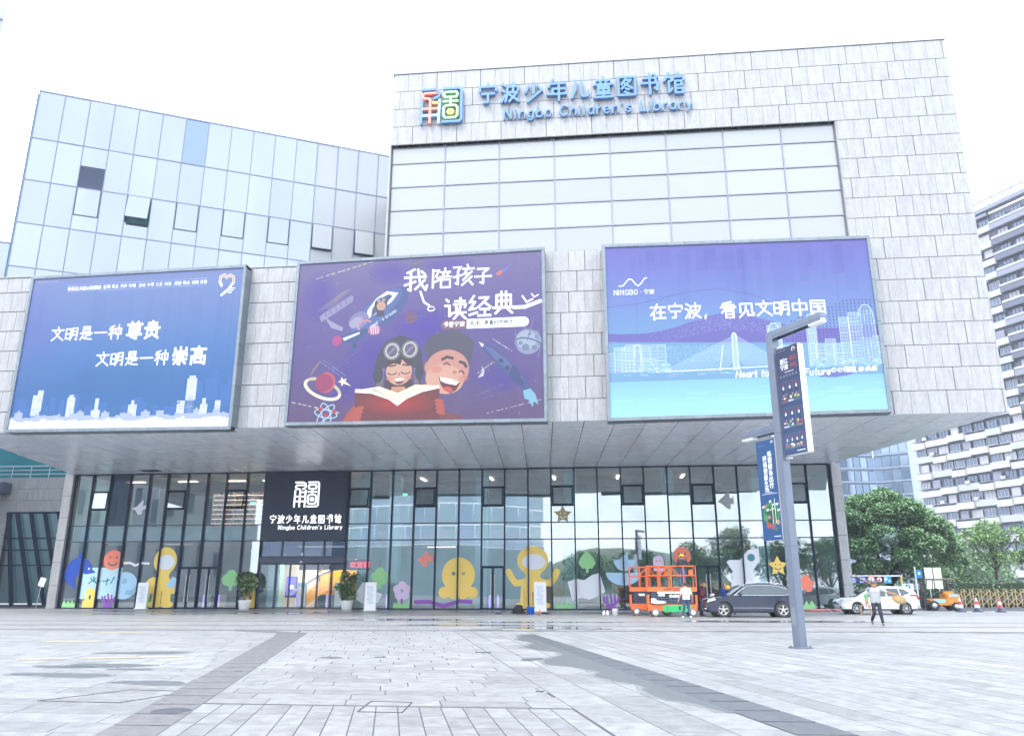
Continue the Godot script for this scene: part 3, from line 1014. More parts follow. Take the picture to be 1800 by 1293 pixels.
	for j in rows.size() - 1:
		var z1: float = rows[j]
		var z0: float = rows[j + 1]
		for i in range(-3, 40):
			var xa := -44.86 + i * 1.672
			var xb := xa + 1.672
			var pts := PackedVector2Array()
			for c in [[xa, z1], [xb, z1], [xb, z0], [xa, z0]]:
				var x: float = c[0] + 0.065 * (c[1] - ZG)
				pts.append(Vector2(clampf(x, -35.9 + 0.25 * (c[1] - ZF), 20.85 + 0.25 * (c[1] - ZF)), -c[1]))
			if absf(area2(pts)) < 0.3:
				continue
			var mid := (pts[0] + pts[1] + pts[2] + pts[3]) / 4.0
			var q := PackedVector2Array()
			for v in pts:
				var d := mid - v
				q.append(v + Vector2(signf(d.x) * minf(0.019, absf(d.x)), signf(d.y) * 0.022))
			if absf(area2(q)) < 0.2:
				continue
			s = ST()
			prism(s, q, 0, 0.03, Transform3D(Basis(Vector3.RIGHT, Vector3.FORWARD, Vector3.UP), Vector3(-mid.x, 0, mid.y)))
			put("soffit_panel", done(s), M.soffit if rng.randf() < 0.6 else M.soffit2, so, Transform3D(Basis.from_euler(Vector3(rng.randf_range(-0.003, 0.003), 0, rng.randf_range(-0.003, 0.003))), Vector3(mid.x, YS, -mid.y)))
	s = ST()
	box(s, Vector3(-32.9, YS - 0.012, -55.9), Vector3(1.5, 0.02, 0.9))
	for k in 7:
		box(s, Vector3(-32.9, YS - 0.028, -56.25 + k * 0.12), Vector3(1.4, 0.012, 0.03))
	obj("air_vent", s, M.black, so)

# ------------------------------------------------------------------ glazed ground floor
func pane_at(par: Node, x0: float, x1: float, y0: float, y1: float, m: Material, nm := "pane") -> MeshInstance3D:
	var tilt := Basis.from_euler(Vector3(rng.randf_range(-0.0022, 0.0022), rng.randf_range(-0.0022, 0.0022), 0))
	var k := "pane%.2f_%.2f" % [x1 - x0, y1 - y0]
	if not cache.has(k):
		var s := ST()
		var w := (x1 - x0) / 2
		var h := (y1 - y0) / 2
		quad(s, Vector3(-w, -h, 0), Vector3(w, -h, 0), Vector3(w, h, 0), Vector3(-w, h, 0))
		cache[k] = done(s)
	return put(nm, cache[k], m, par, Transform3D(tilt, Vector3((x0 + x1) / 2, (y0 + y1) / 2, ZG)))

func hopper(par: Node, x0: float, x1: float, y0: float, y1: float, ang: float) -> void:
	var h := y1 - y0
	var w := x1 - x0 - 0.12
	var s := ST()
	for b in [[0.0, -0.04, w, 0.08], [0.0, -h + 0.04, w, 0.08], [-w / 2 + 0.04, -h / 2, 0.08, h], [w / 2 - 0.04, -h / 2, 0.08, h]]:
		cbox(s, Vector3(b[0], b[1], 0), Vector3(b[2], b[3], 0.07), 0.008)
	var f := obj("opening_window", s, M.navy, par, Transform3D(Basis(Vector3.RIGHT, -ang), Vector3((x0 + x1) / 2, y1, ZG + 0.10)))
	s = ST()
	quad(s, Vector3(-w / 2 + 0.06, -h + 0.06, 0), Vector3(w / 2 - 0.06, -h + 0.06, 0), Vector3(w / 2 - 0.06, -0.06, 0), Vector3(-w / 2 + 0.06, -0.06, 0))
	obj("pane", s, M.glass, f)

func ground_floor() -> void:
	var cw := group_node("curtain_wall", lib)
	var Y := [0.06, 4.84, 6.02, 9.90]
	var hop := [1, 5, 8, 11, 14, 17, 20, 23, 26, 30]
	var doors := [6, 7, 17, 26]
	for i in MX.size() - 1:
		var x0: float = MX[i]
		var x1: float = MX[i + 1]
		if x1 - x0 > 3.0:
			continue
		for j in 3:
			var m: Material = M.glass
			var y0: float = Y[j] + 0.03
			var y1: float = Y[j + 1] - 0.03
			if i == 2 and j == 2:
				m = M.glass_dark
			if j == 0 and i in doors:
				pane_at(cw, x0 + 0.05, x1 - 0.05, 3.0, y1, m)
				continue
			if j == 2 and i in hop:
				pane_at(cw, x0 + 0.05, x1 - 0.05, 8.62, y1, m)
				pane_at(cw, x0 + 0.05, x1 - 0.05, y0, 7.18, m)
				hopper(cw, x0 + 0.05, x1 - 0.05, 7.24, 8.56, 0.20 if i in [8, 11, 14] else 0.06)
				for yy in [8.59, 7.21]:
					put("transom", shared_box(snappedf(x1 - x0 - 0.1, 0.01), 0.09, 0.14, 0.01), M.navy, cw, at((x0 + x1) / 2, yy, ZG + 0.02))
				continue
			pane_at(cw, x0 + 0.05, x1 - 0.05, y0, y1, m)
	for i in MX.size():
		put("mullion", shared_box(0.085, 9.84, 0.26, 0.012), M.navy, cw, at(MX[i], 4.95, ZG + 0.09))
	for j in [0, 1, 2, 3]:
		for sp in [[-39.7, -24.5], [-18.0, 16.55]]:
			var s := ST()
			cbox(s, Vector3((sp[0] + sp[1]) / 2, Y[j] - (0.03 if j == 0 else 0.0), ZG + 0.01), Vector3(sp[1] - sp[0], 0.075 if j else 0.12, 0.13 if j != 3 else 0.3), 0.01)
			obj("transom", s, M.slate if j in [1, 2] else M.navy, cw)
	# double doors with long bars
	for i in doors:
		var x0: float = MX[i] + 0.06
		var x1: float = MX[i + 1] - 0.06
		var s := ST()
		box(s, Vector3((x0 + x1) / 2, 2.93, ZG + 0.02), Vector3(x1 - x0, 0.10, 0.16))
		obj("door_head", s, M.navy, cw)
		for k in 2:
			var c := lerpf(x0, x1, 0.25 + 0.5 * k)
			var w := (x1 - x0) / 2 - 0.02
			s = ST()
			for b in [[0.0, 1.42, w, 0.08], [0.0, -1.38, w, 0.10], [-w / 2 + 0.035, 0.0, 0.07, 2.85], [w / 2 - 0.035, 0.0, 0.07, 2.85]]:
				cbox(s, Vector3(b[0], b[1], 0), Vector3(b[2], b[3], 0.06), 0.006)
			var d := obj("door", s, M.navy, cw, at(c, 1.45, ZG + 0.04))
			s = ST()
			quad(s, Vector3(-w / 2 + 0.06, -1.32, 0), Vector3(w / 2 - 0.06, -1.32, 0), Vector3(w / 2 - 0.06, 1.37, 0), Vector3(-w / 2 + 0.06, 1.37, 0))
			obj("pane", s, M.glass, d)
			s = ST()
			var hx := (w / 2 - 0.12) * (1 if k == 0 else -1)
			tube(s, [Vector3(hx, -0.95, 0.09), Vector3(hx, 0.95, 0.09)], 0.022)
			for yy in [-0.8, 0.8]:
				cyl(s, Vector3(hx, yy, 0.02), Vector3(hx, yy, 0.09), 0.012)
			obj("handle", s, M.steel, d)
	# entrance under the dark sign
	var en := group_node("entrance", lib)
	for k in 4:
		var xa := lerpf(-24.44, -18.06, k / 4.0)
		var xb := lerpf(-24.44, -18.06, (k + 1) / 4.0)
		var q := pane_at(en, xa + 0.04, xb - 0.04, 3.72, 4.78, M.glass_dark)
		put("mullion", shared_box(0.10, 1.12, 0.2, 0.01), M.slate, en, at(xb if k < 3 else xb, 4.25, ZG + 0.03))
	var s := ST()
	cbox(s, Vector3(-21.25, 3.68, ZG + 0.06), Vector3(6.4, 0.08, 0.24), 0.01)
	obj("transom", s, M.slate, en)
	s = ST()
	cbox(s, Vector3(-21.25, 3.42, ZG + 0.10), Vector3(6.4, 0.43, 0.30), 0.02)
	obj("door_operator", s, M.slate, en)
	var dx := [-24.40, -23.15, -22.1, -21.05, -20.02, -18.98, -18.1]
	for k in 6:
		var w: float = dx[k + 1] - dx[k]
		s = ST()
		for b in [[-w / 2 + 0.04, 0.0, 0.08, 3.14], [w / 2 - 0.04, 0.0, 0.08, 3.14], [0.0, -1.52, w, 0.10], [0.0, 1.53, w, 0.08]]:
			cbox(s, Vector3(b[0], b[1], 0), Vector3(b[2], b[3], 0.07), 0.006)
		var d := obj("sliding_door" if k in [1, 2, 3, 4] else "side_light", s, M.slate, en, at((dx[k] + dx[k + 1]) / 2, 1.62, ZG + (0.02 if k % 2 else 0.10)))
		s = ST()
		quad(s, Vector3(-w / 2 + 0.07, -1.48, 0), Vector3(w / 2 - 0.07, -1.48, 0), Vector3(w / 2 - 0.07, 1.5, 0), Vector3(-w / 2 + 0.07, 1.5, 0))
		obj("pane", s, M.door_glass, d)
		s = ST()
		for n in 3:
			ell(s, Vector3(-w / 2 + 0.15 + n * 0.3, -0.22, 0.03), Vector3(0.05, 0.035, 0.004))
			box(s, Vector3(-w / 2 + 0.27 + n * 0.3, -0.22, 0.03), Vector3(0.1, 0.018, 0.004))
		obj("safety_marking", s, M.white, d)
	s = ST()
	ell(s, Vector3(-21.25, 3.3, ZG + 0.28), Vector3(0.10, 0.07, 0.06))
	ell(s, Vector3(-21.25, 3.85, ZG + 0.18), Vector3(0.08, 0.13, 0.06))
	obj("door_sensor", s, M.white, en)
	# end columns in stone
	for c in [[-40.1, 0.70], [16.98, 0.62]]:
		for k in 6:
			put("column_block", shared_box(c[1], 1.63, 0.8, 0.012), M["stone%d" % (k % 5)], lib, at(c[0], 0.83 + k * 1.652, ZG + 0.05))

# ------------------------------------------------------------------ inside
func lamp_area(nm: String, par: Node, p: Vector3, w: float, d: float, e: float) -> void:
	var s := ST()
	box(s, p, Vector3(w, 0.04, d))
	obj(nm, s, M.lamp_on, par)
	var a := AreaLight3D.new()
	a.name = nm + "_glow"
	a.area_size = Vector2(w, d)
	a.light_energy = e
	a.light_color = Color(1.0, 0.95, 0.87)
	a.area_range = 30.0
	a.shadow_enabled = true
	a.position = p + Vector3(0, -0.05, 0)
	a.rotation_degrees = Vector3(-90, 0, 0)
	par.add_child(a, true)

func interior() -> void:
	var n := group_node("interior", lib)
	var zb := -72.0
	var s := ST()
	box(s, Vector3(-11.6, -0.06, -64.9), Vector3(57.5, 0.14, 14.6))
	obj("ground_floor_slab", s, M.interior_floor, n)
	s = ST()
	box(s, Vector3(-31.5, 5.42, -65.2), Vector3(14.5, 1.05, 13.4))
	box(s, Vector3(-1.0, 5.42, -67.5), Vector3(36.0, 1.05, 9.0))
	obj("upper_floor_slab", s, M.interior_floor, n)
	s = ST()
	box(s, Vector3(-32.1, 5.42, -58.05), Vector3(15.2, 1.0, 0.1))
	box(s, Vector3(-17.0, 5.42, -58.05), Vector3(2.0, 1.0, 0.1))
	obj("spandrel", s, M.teal, n)
	s = ST()
	box(s, Vector3(-11.6, 10.05, -65.0), Vector3(57.5, 0.2, 14.6))
	obj("ceiling", s, M.ceil, n)
	s = ST()
	box(s, Vector3(-11.6, 5.0, zb), Vector3(57.5, 10.1, 0.3))
	box(s, Vector3(17.15, 5.0, -65.0), Vector3(0.3, 10.0, 14.0))
	box(s, Vector3(-40.3, 5.0, -65.0), Vector3(0.3, 10.0, 14.0))
	obj("inner_wall", s, M.interior, n)
	for x in [-24.0, -17.2, -15.0, -8.3, -1.7, 5.5, 12.0]:
		s = ST()
		cbox(s, Vector3(x, 4.95, -59.6), Vector3(0.9, 9.9, 0.9), 0.03)
		obj("column", s, M.column if x < -10 else M.interior, n)
	# dark furniture and partitions behind the left bays
	s = ST()
	box(s, Vector3(-35.8, 2.4, -62.0), Vector3(7.5, 4.8, 0.2))
	obj("partition", s, M.interior_dark, n)
	s = ST()
	box(s, Vector3(-36.0, 7.5, -61.2), Vector3(2.0, 3.6, 0.2))
	obj("partition", s, M.interior_dark, n)
	# upper reading room shelves with lit boards
	s = ST()
	for k in 8:
		box(s, Vector3(-28.9, 6.2 + k * 0.38, -63.0), Vector3(4.6, 0.04, 0.4))
	for k in 6:
		box(s, Vector3(-31.2 + k * 0.92, 7.55, -63.0), Vector3(0.04, 2.9, 0.4))
	box(s, Vector3(-28.9, 7.55, -63.22), Vector3(4.7, 3.0, 0.04))
	obj("book_shelf", s, mk(0.34, 0.30, 0.24, 0.6), n)
	s = ST()
	for k in 8:
		box(s, Vector3(-28.9, 6.16 + k * 0.38, -62.82), Vector3(4.5, 0.025, 0.03))
	obj("shelf_light_strip", s, glow(1.0, 0.9, 0.72, 0.6), n)
	var cols := [mk(0.35, 0.08, 0.07), mk(0.08, 0.16, 0.32), mk(0.38, 0.30, 0.18), mk(0.10, 0.22, 0.14), mk(0.45, 0.43, 0.4)]
	for c in 5:
		s = ST()
		for k in 34:
			var sh := (k * 5 + c) % 8
			box(s, Vector3(-31.0 + fmod(k * 0.733 + c * 0.31, 4.2), 6.22 + sh * 0.38 + 0.13, -62.95), Vector3(0.22, 0.24, 0.25))
		var bk := obj("books", s, cols[c], n)
		bk.set_meta("kind", "stuff")
	for x in [-37.5, -33.0, -28.9, -25.8]:
		lamp_area("ceiling_lamp", n, Vector3(x, 9.86, -61.8), 1.6, 0.3, 5.0)
	for x in [-13.5, -8.0, -3.0, 2.0, 7.0, 12.5]:
		lamp_area("ceiling_lamp", n, Vector3(x, 9.86, -62.5), 0.22, 1.9, 1.6)
	lamp_area("ceiling_lamp", n, Vector3(-20.6, 4.5, -59.6), 3.6, 0.5, 16.0)
	s = ST()
	box(s, Vector3(-23.0, 2.4, -62.0), Vector3(3.0, 4.8, 0.2))
	obj("pale_wall", s, M.cream, n)
	for x in [-34.0, -12.0]:
		lamp_area("ceiling_lamp", n, Vector3(x, 4.6, -63.0), 2.2, 0.4, 3.0)
	# curved orange slide behind the entrance
	var path := []
	for i in 15:
		var t := i / 14.0
		path.append(Vector3(-21.9 + 4.6 * t, 0.3 + 2.7 * sin(t * PI * 0.5), -60.0 - 1.0 * sin(t * 2.0)))
	s = ST()
	s.set_smooth_group(0)
	for i in 14:
		var a: Vector3 = path[i]
		var b: Vector3 = path[i + 1]
		quad(s, a + Vector3(0, -0.5, 0.6), b + Vector3(0, -0.5, 0.6), b + Vector3(0, 0.6, 0.55), a + Vector3(0, 0.45, 0.55))
		quad(s, a + Vector3(0, 0, -0.6), b + Vector3(0, 0, -0.6), b + Vector3(0, 0.9, -0.75), a + Vector3(0, 0.9, -0.75))
		quad(s, a + Vector3(0, -0.1, 0.5), b + Vector3(0, -0.1, 0.5), b + Vector3(0, 0, -0.6), a + Vector3(0, 0, -0.6))
	obj("slide", s, M.slide, n)
	s = ST()
	var rail := []
	for i in 15:
		var t := i / 14.0
		rail.append(Vector3(-22.7 + 4.8 * t, 0.95 + 1.95 * sin(t * PI * 0.58), -59.2))
	tube(s, rail, 0.12, 8)
	obj("slide_rail", s, M.white, n)
	s = ST()
	box(s, Vector3(-19.2, 2.3, -62.2), Vector3(4.4, 2.6, 0.2))
	obj("slide_wall", s, M.slide, n)
	s = ST()
	cbox(s, Vector3(-22.6, 1.55, -59.2), Vector3(0.85, 1.5, 0.12), 0.02)
	obj("display_stand", s, M.black, n)
	s = ST()
	box(s, Vector3(-22.6, 1.6, -59.13), Vector3(0.74, 1.3, 0.01))
	obj("screen", s, M.screen_lit, n)
	s = ST()
	box(s, Vector3(-22.6, 1.55, -59.12), Vector3(0.42, 0.28, 0.01))
	obj("screen_notice", s, M.white_lit, n)
	for v in [[-21.55, -58.6], [-18.75, -58.7]]:
		s = ST()
		cbox(s, Vector3(v[0], 0.98, v[1]), Vector3(0.7, 1.75, 0.16), 0.02)
		obj("notice_board", s, M.lightblue, n)
		s = ST()
		box(s, Vector3(v[0], 0.9, v[1] + 0.083), Vector3(0.6, 1.35, 0.01))
		obj("notice_sheet", s, M.white, n)
	for v in [-22.0, -19.7, -7.6, -7.0, -15.2, -29.2, -28.0]:
		s = ST()
		cbox(s, Vector3(v, 0.55, -59.4), Vector3(0.14, 0.95, 1.1), 0.03)
		obj("turnstile", s, M.white, n)
		s = ST()
		box(s, Vector3(v, 0.55, -58.84), Vector3(0.09, 0.85, 0.01))
		obj("turnstile_light", s, glow(0.2, 0.12, 0.9, 1.4), n)
	# red welcome text on the LED board
	s = ST()
	box(s, Vector3(-18.9, 3.15, -59.0), Vector3(6.2, 0.75, 0.12))
	obj("led_board", s, M.black, n)
	s = ST()
	var x := -18.1
	for ch in "欢迎您":
		char_solid(s, G[ch], x, 2.93, 0.42, 0.03, -58.93, 0.01)
		x += 0.52
	obj("led_text", s, M.red_lit, n)
	s = ST()
	box(s, Vector3(-26.6, 7.9, -60.2), Vector3(0.4, 0.18, 0.05))
	box(s, Vector3(-14.5, 8.45, -60.4), Vector3(0.4, 0.18, 0.05))
	obj("exit_sign", s, M.green_lit, n)
	# tables, plants and more shelves deeper in
	s = ST()
	for k in 6:
		box(s, Vector3(-4.0 + k * 3.4, 1.0, -66.0), Vector3(2.6, 1.9, 0.5))
	obj("low_shelf", s, M.wood, n)

# ------------------------------------------------------------------ neighbours
func annex() -> void:
	var a := thing("stone_annex", "low stone annex with slanted dark glazing bars beside the library's end column", "building")
	var z := -63.0
	var s := ST()
	box(s, Vector3(-56.0, 9.1, z - 0.4), Vector3(31.0, 2.9, 0.5))
	box(s, Vector3(-58.5, 3.85, z - 0.4), Vector3(18.2, 7.7, 0.5))
	obj("backing_wall", s, M.joint, a)
	for r in 3:
		for c in 14:
			put("stone_panel", shared_box(0.97, 0.95, 0.05, 0.006), M["stone%d" % (rng.randi() % 5)], a, at(-41.2 - c * 0.985 - r * 0.3, 8.17 + r * 0.97, z - 0.12))
	for r in 8:
		for c in 3:
			put("stone_panel", shared_box(0.97, 0.94, 0.05, 0.006), M["stone%d" % (rng.randi() % 5)], a, at(-49.95 - c * 0.985, 0.5 + r * 0.96, z - 0.12))
	s = ST()
	quad(s, Vector3(-49.4, 0.05, z - 0.3), Vector3(-40.5, 0.05, z - 0.3), Vector3(-40.5, 7.66, z - 0.3), Vector3(-49.4, 7.66, z - 0.3))
	obj("pane", s, M.glass, a)
	for x in [-49.35, -48.6, -47.35, -46.1, -44.85, -43.6, -42.35, -41.1]:
		var lean := 2.5 if x > -49.0 else 1.6
		s = ST()
		var d := Vector3(lean, -7.6, 0)
		box(s, Vector3(x + lean / 2, 3.86, z - 0.1), Vector3(0.17, d.length(), 0.34), Basis(Vector3(0, 0, 1), atan2(lean, 7.6)))
		obj("slanted_mullion", s, M.navy, a)
	for y in [7.6, 5.5, 4.55, 3.3, 0.1]:
		s = ST()
		box(s, Vector3(-45.0, y, z - 0.2), Vector3(8.9, 0.10, 0.12))
		obj("transom", s, M.navy, a)
	# glazed storey above with its rail
	s = ST()
	box(s, Vector3(-56.0, 12.6, z - 2.6), Vector3(31.0, 4.2, 0.1))
	obj("upper_glazing", s, mk(0.02, 0.26, 0.32, 0.2, 0.3), a)
	for k in 16:
		s = ST()
		box(s, Vector3(-56.0, 10.7 + k * 0.26, z - 2.53), Vector3(31.0, 0.03, 0.03))
		obj("louvre", s, M.slate, a)
	s = ST()
	for y in [10.9, 11.25, 11.6]:
		tube(s, [Vector3(-62, y, z - 0.3), Vector3(-41, y, z - 0.3)], 0.035, 6)
	obj("rail", s, M.steel, a)
	for k in 10:
		s = ST()
		cyl(s, Vector3(-43.0 - k * 1.7, 10.5, z - 0.3), Vector3(-43.0 - k * 1.7, 11.6, z - 0.3), 0.03, -1, 6)
		obj("rail_post", s, M.steel, a)
	s = ST()
	cbox(s, Vector3(-50.6, 9.6, z + 0.7), Vector3(2.6, 1.0, 1.2), 0.05)
	obj("dark_box", s, M.slate, a)
	s = ST()
	quad(s, Vector3(-60, 0.2, z - 5.0), Vector3(-40.5, 0.2, z - 5.0), Vector3(-40.5, 10.4, z - 5.0), Vector3(-60, 10.4, z - 5.0))
	obj("inner_wall", s, M.interior, a)
	var t := thing("corner_tower", "pale sliver of a tall tower cut off by the picture's upper corner", "building")
	s = ST()
	var tb := Basis(Vector3.UP, 0.752)
	cbox(s, Vector3(-46.95, 30, -50) + tb * Vector3(-8, 0, -8), Vector3(16, 60, 16), 0.1, tb)
	obj("wall", s, M.apt_white, t)
	for k in 5:
		s = ST()
		box(s, Vector3(-46.95, 39.0 + k * 3.6, -50) + tb * Vector3(-8, 0, 0.05), Vector3(16, 0.12, 0.1), tb)
		obj("ledge", s, M.apt_grey, t)
	var b := thing("stake_sign", "small slanted notice on a thin stake before the annex glazing", "sign", Vector3(-41.6, 0, -57.6))
	s = ST()
	tube(s, [Vector3(0, 0, 0), Vector3(0.15, 1.7, 0)], 0.03, 6)
	obj("stake", s, M.steel, b)
	s = ST()
	cbox(s, Vector3(0.2, 1.9, 0), Vector3(0.5, 0.65, 0.03), 0.01, Basis(Vector3(0, 0, 1), -0.25))
	obj("plate", s, M.white, b)

func frame_along(o: Vector3, e: Vector3) -> Transform3D:
	# x runs along the wall, y up, z out of it towards the plaza
	return Transform3D(Basis(e, Vector3.UP, e.cross(Vector3.UP)), o)

func glass_wing() -> void:
	var e := Vector3(0.8957, 0, -0.4446)
	var w := thing("glass_wing", "tall pale blue glass wing rising behind the first signboard with an awning window open", "building")
	w.transform = frame_along(Vector3(-14.24, 0, -56.35), e)
	var pw := 1.5985
	var ys := [35.15, 31.44, 28.24, 25.06, 21.92, 18.7, 15.5]
	var s := ST()
	box(s, Vector3(-13.6, 27.0, -3.2), Vector3(26.0, 16.0, 6.0))
	obj("body", s, M.interior_dark, w)
	for c in 16:
		var x0 := -26.43 + c * pw
		for r in 6:
			var y1: float = ys[r]
			var y0: float = ys[r + 1]
			if r == 5 and c > 6:
				continue
			var m: Material = M["wing%d" % (rng.randi() % 4)]
			if r == 0 and c == 6:
				m = M.wing_blue
			if c >= 12:  # painted brightness in place of the tower's dark reflection
				m = M.wing_painted_sheen
			var tilt := Basis.from_euler(Vector3(rng.randf_range(-0.006, 0.006), rng.randf_range(-0.006, 0.006), 0))
			if r == 1 and c == 2:
				put("pane", shared_box(pw - 0.05, 1.5, 0.05, 0.0), m, w, at(x0 + pw / 2, y1 - 0.77, 0))
				s = ST()
				box(s, Vector3(x0 + pw / 2, y0 + 0.84, -0.05), Vector3(pw - 0.1, 1.6, 0.06))
				var lv := obj("louvre_vent", s, M.apt_dark, w)
				for k in 13:
					s = ST()
					box(s, Vector3(x0 + pw / 2, y0 + 0.14 + k * 0.118, 0.0), Vector3(pw - 0.14, 0.05, 0.07), Basis(Vector3.RIGHT, 0.5))
					obj("slat", s, M.line, lv)
				continue
			if r == 2 and c % 2 == 0 and c > 0:
				var hh := 2.06
				put("pane", shared_box(pw - 0.05, y1 - y0 - hh - 0.08, 0.05, 0.0), m, w, at(x0 + pw / 2, (y0 + y1 - hh) / 2, 0))
				var ang: float = {4: 0.34, 12: 0.10, 14: 0.14}.get(c, 0.0)
				s = ST()
				for b in [[0.0, -0.04, pw - 0.12, 0.08], [0.0, -hh + 0.04, pw - 0.12, 0.08], [-pw / 2 + 0.10, -hh / 2, 0.08, hh], [pw / 2 - 0.10, -hh / 2, 0.08, hh]]:
					box(s, Vector3(b[0], b[1], 0.0), Vector3(b[2], b[3], 0.10))
				var f := obj("awning_window", s, M.slate, w, Transform3D(Basis(Vector3.RIGHT, -ang), Vector3(x0 + pw / 2, y1 - 0.03, 0.03)))
				put("pane", shared_box(pw - 0.2, hh - 0.08, 0.04, 0.0), m, f, at(0, -hh / 2, 0.035))
				continue
			put("pane", shared_box(pw - 0.05, y1 - y0 - 0.05, 0.05, 0.0), m, w, Transform3D(tilt, Vector3(x0 + pw / 2, (y0 + y1) / 2, 0)))
	for c in 17:
		s = ST()
		box(s, Vector3(-26.43 + c * pw, 25.3, 0.0), Vector3(0.06, 19.7, 0.12))
		obj("mullion", s, M.line, w)
	for r in 6:
		s = ST()
		box(s, Vector3(-13.65, ys[r], 0.0), Vector3(25.7, 0.07 if r else 0.12, 0.11))
		obj("transom", s, M.line, w)
	# short lower return at its far end
	for c in 3:
		for r in 3:
			put("pane", shared_box(1.55, 3.1, 0.05, 0.0), M["wing%d" % ((c + r) % 4)], w, at(-27.4 - c * pw, 22.1 - r * 3.16, -0.5))
	for r in 3:
		s = ST()
		box(s, Vector3(-29.0, 23.68 - r * 3.16, -0.48), Vector3(5.0, 0.08, 0.1))
		obj("transom", s, M.line, w)

func towers() -> void:
	var e := Vector3(0.47783, 0, 0.87845)
	var a := thing("apartment_block", "tall apartment block with white banded balconies and a dark framed corner bay", "building")
	a.transform = frame_along(Vector3(67.94, 0, -172.75), e)
	var s := ST()
	box(s, Vector3(22.0, 36.6, -9.0), Vector3(44.0, 73.2, 17.0))
	obj("wall", s, M.apt_grey, a)
	var fh := 3.3
	var wf := ST()
	for b in [[0.0, 0.02, 2.2, 0.06], [0.0, 1.38, 2.2, 0.06], [-1.08, 0.7, 0.06, 1.4], [1.08, 0.7, 0.06, 1.4], [-0.36, 0.7, 0.05, 1.4], [0.36, 0.7, 0.05, 1.4]]:
		box(wf, Vector3(b[0], b[1], 0.06), Vector3(b[2], b[3], 0.12))
	var frame_mesh := done(wf)
	var pn := ST()
	box(pn, Vector3(0, 0.7, 0.02), Vector3(2.1, 1.32, 0.04))
	var pane_mesh := done(pn)
	for f in 22:
		var y := 0.6 + f * fh
		if f < 1:
			continue
		# white spandrel bands, jogged in depth and height
		var x := 0.0
		var k := f
		while x < 24.6:
			var w: float = [4.6, 3.1, 5.4, 3.8][k % 4]
			w = minf(w, 24.7 - x)
			s = ST()
			var d := 0.55 + 0.35 * (k % 2)
			cbox(s, Vector3(x + w / 2, y - 0.1 + 0.22 * (k % 3 - 1), d / 2), Vector3(w - 0.05, 1.25, d), 0.03)
			obj("balcony_front", s, M.apt_white if k % 5 != 3 else M.apt_balustrade, a)
			x += w
			k += 1
		s = ST()
		box(s, Vector3(12.3, y + 0.72, 0.25), Vector3(24.6, 0.10, 0.5))
		obj("ledge", s, M.apt_grey, a)
		for i in 9:
			var wx := 1.6 + i * 2.65 + 0.5 * (f % 2)
			if wx > 24.0:
				break
			if (i + f) % 5 == 2:
				s = ST()
				box(s, Vector3(wx, y + 1.55, 0.12), Vector3(1.7, 1.6, 0.2))
				obj("pier", s, M.apt_curtain if f % 2 else M.apt_grey, a)
				continue
			var fr := put("window", frame_mesh, M.apt_white if (i * 3 + f) % 3 else M.apt_dark, a, at(wx, y + 0.85, 0.02))
			put("pane", pane_mesh, M.apt_curtain if (i * 7 + f * 5) % 6 == 0 else M.apt_glass, fr)
		for i in 3:
			if (f * 5 + i * 3) % 4 < 2:
				s = ST()
				cbox(s, Vector3(2.9 + i * 7.4 + fmod(f * 1.7, 3.0), y + 1.05, 0.62), Vector3(0.85, 0.6, 0.35), 0.03)
				obj("air_conditioner", s, M.apt_white, a)
		# dark framed bay
		s = ST()
		cbox(s, Vector3(34.5, y - 0.1, 0.5), Vector3(19.4, 1.15, 1.0), 0.03)
		obj("dark_band", s, M.apt_dark if f % 3 else M.apt_grey, a)
		s = ST()
		cbox(s, Vector3(34.5, y + 0.75, 0.6), Vector3(19.4, 0.42, 0.9), 0.03)
		obj("balcony_front", s, M.apt_balustrade if f % 2 else M.apt_white, a)
		for i in 5:
			var fr := put("window", frame_mesh, M.apt_dark, a, at(26.8 + i * 3.2, y + 0.98, 0.05))
			put("pane", pane_mesh, M.apt_glass if (i + f) % 4 else M.apt_curtain, fr)
	s = ST()
	cbox(s, Vector3(30.0, 73.9, 0.3), Vector3(28.0, 0.9, 1.6), 0.05)
	cbox(s, Vector3(12.0, 72.9, 0.2), Vector3(25.0, 0.7, 1.2), 0.05)
	obj("cornice", s, M.apt_grey, a)
	s = ST()
	for i in 9:
		box(s, Vector3(22.0 + i * 2.0, 75.2, 0.2), Vector3(0.12, 1.8, 0.12))
	box(s, Vector3(30.0, 76.1, 0.2), Vector3(17.0, 0.2, 0.3))
	obj("roof_rail", s, M.apt_grey, a)
	# blue glass tower far off
	for q in [[Vector3(57.0, 0, -206.0), Vector3(71.5, 0, -208.3), 52.0, "blue glass office tower, the broad block behind the round tree"], [Vector3(71.6, 0, -208.4), Vector3(78.6, 0, -204.2), 56.0, "narrow pale glass face of the far office tower"], [Vector3(78.4, 0, -224.0), Vector3(92.0, 0, -227.0), 36.6, "lower glass office block between the far tower and the apartments"]]:
		var g := thing("office_tower", q[3], "building", Vector3.ZERO, 0.0, "far office towers")
		var ee: Vector3 = (q[1] - q[0]).normalized()
		g.transform = frame_along(q[0], ee)
		var wd: float = q[0].distance_to(q[1])
		s = ST()
		box(s, Vector3(wd / 2, q[2] / 2, -8.0), Vector3(wd, q[2], 15.6))
		obj("body", s, M.tower_frame, g)
		var cols := int(wd / 1.7)
		for r in range(4, int(q[2] / 3.4)):
			for c in cols:
				var m: Material = M.tower_glass if (r * 7 + c * 13 + (c * r) % 5) % 7 < 4 else M.tower_glass2
				put("window", shared_box(snappedf(wd / cols - 0.22, 0.01), 2.5, 0.3, 0.0), m, g, at((c + 0.5) * wd / cols, r * 3.4 + 1.7, 0.0))
			s = ST()
			box(s, Vector3(wd / 2, r * 3.4 + 0.2, 0.1), Vector3(wd, 0.35, 0.5))
			obj("floor_band", s, M.tower_frame, g)

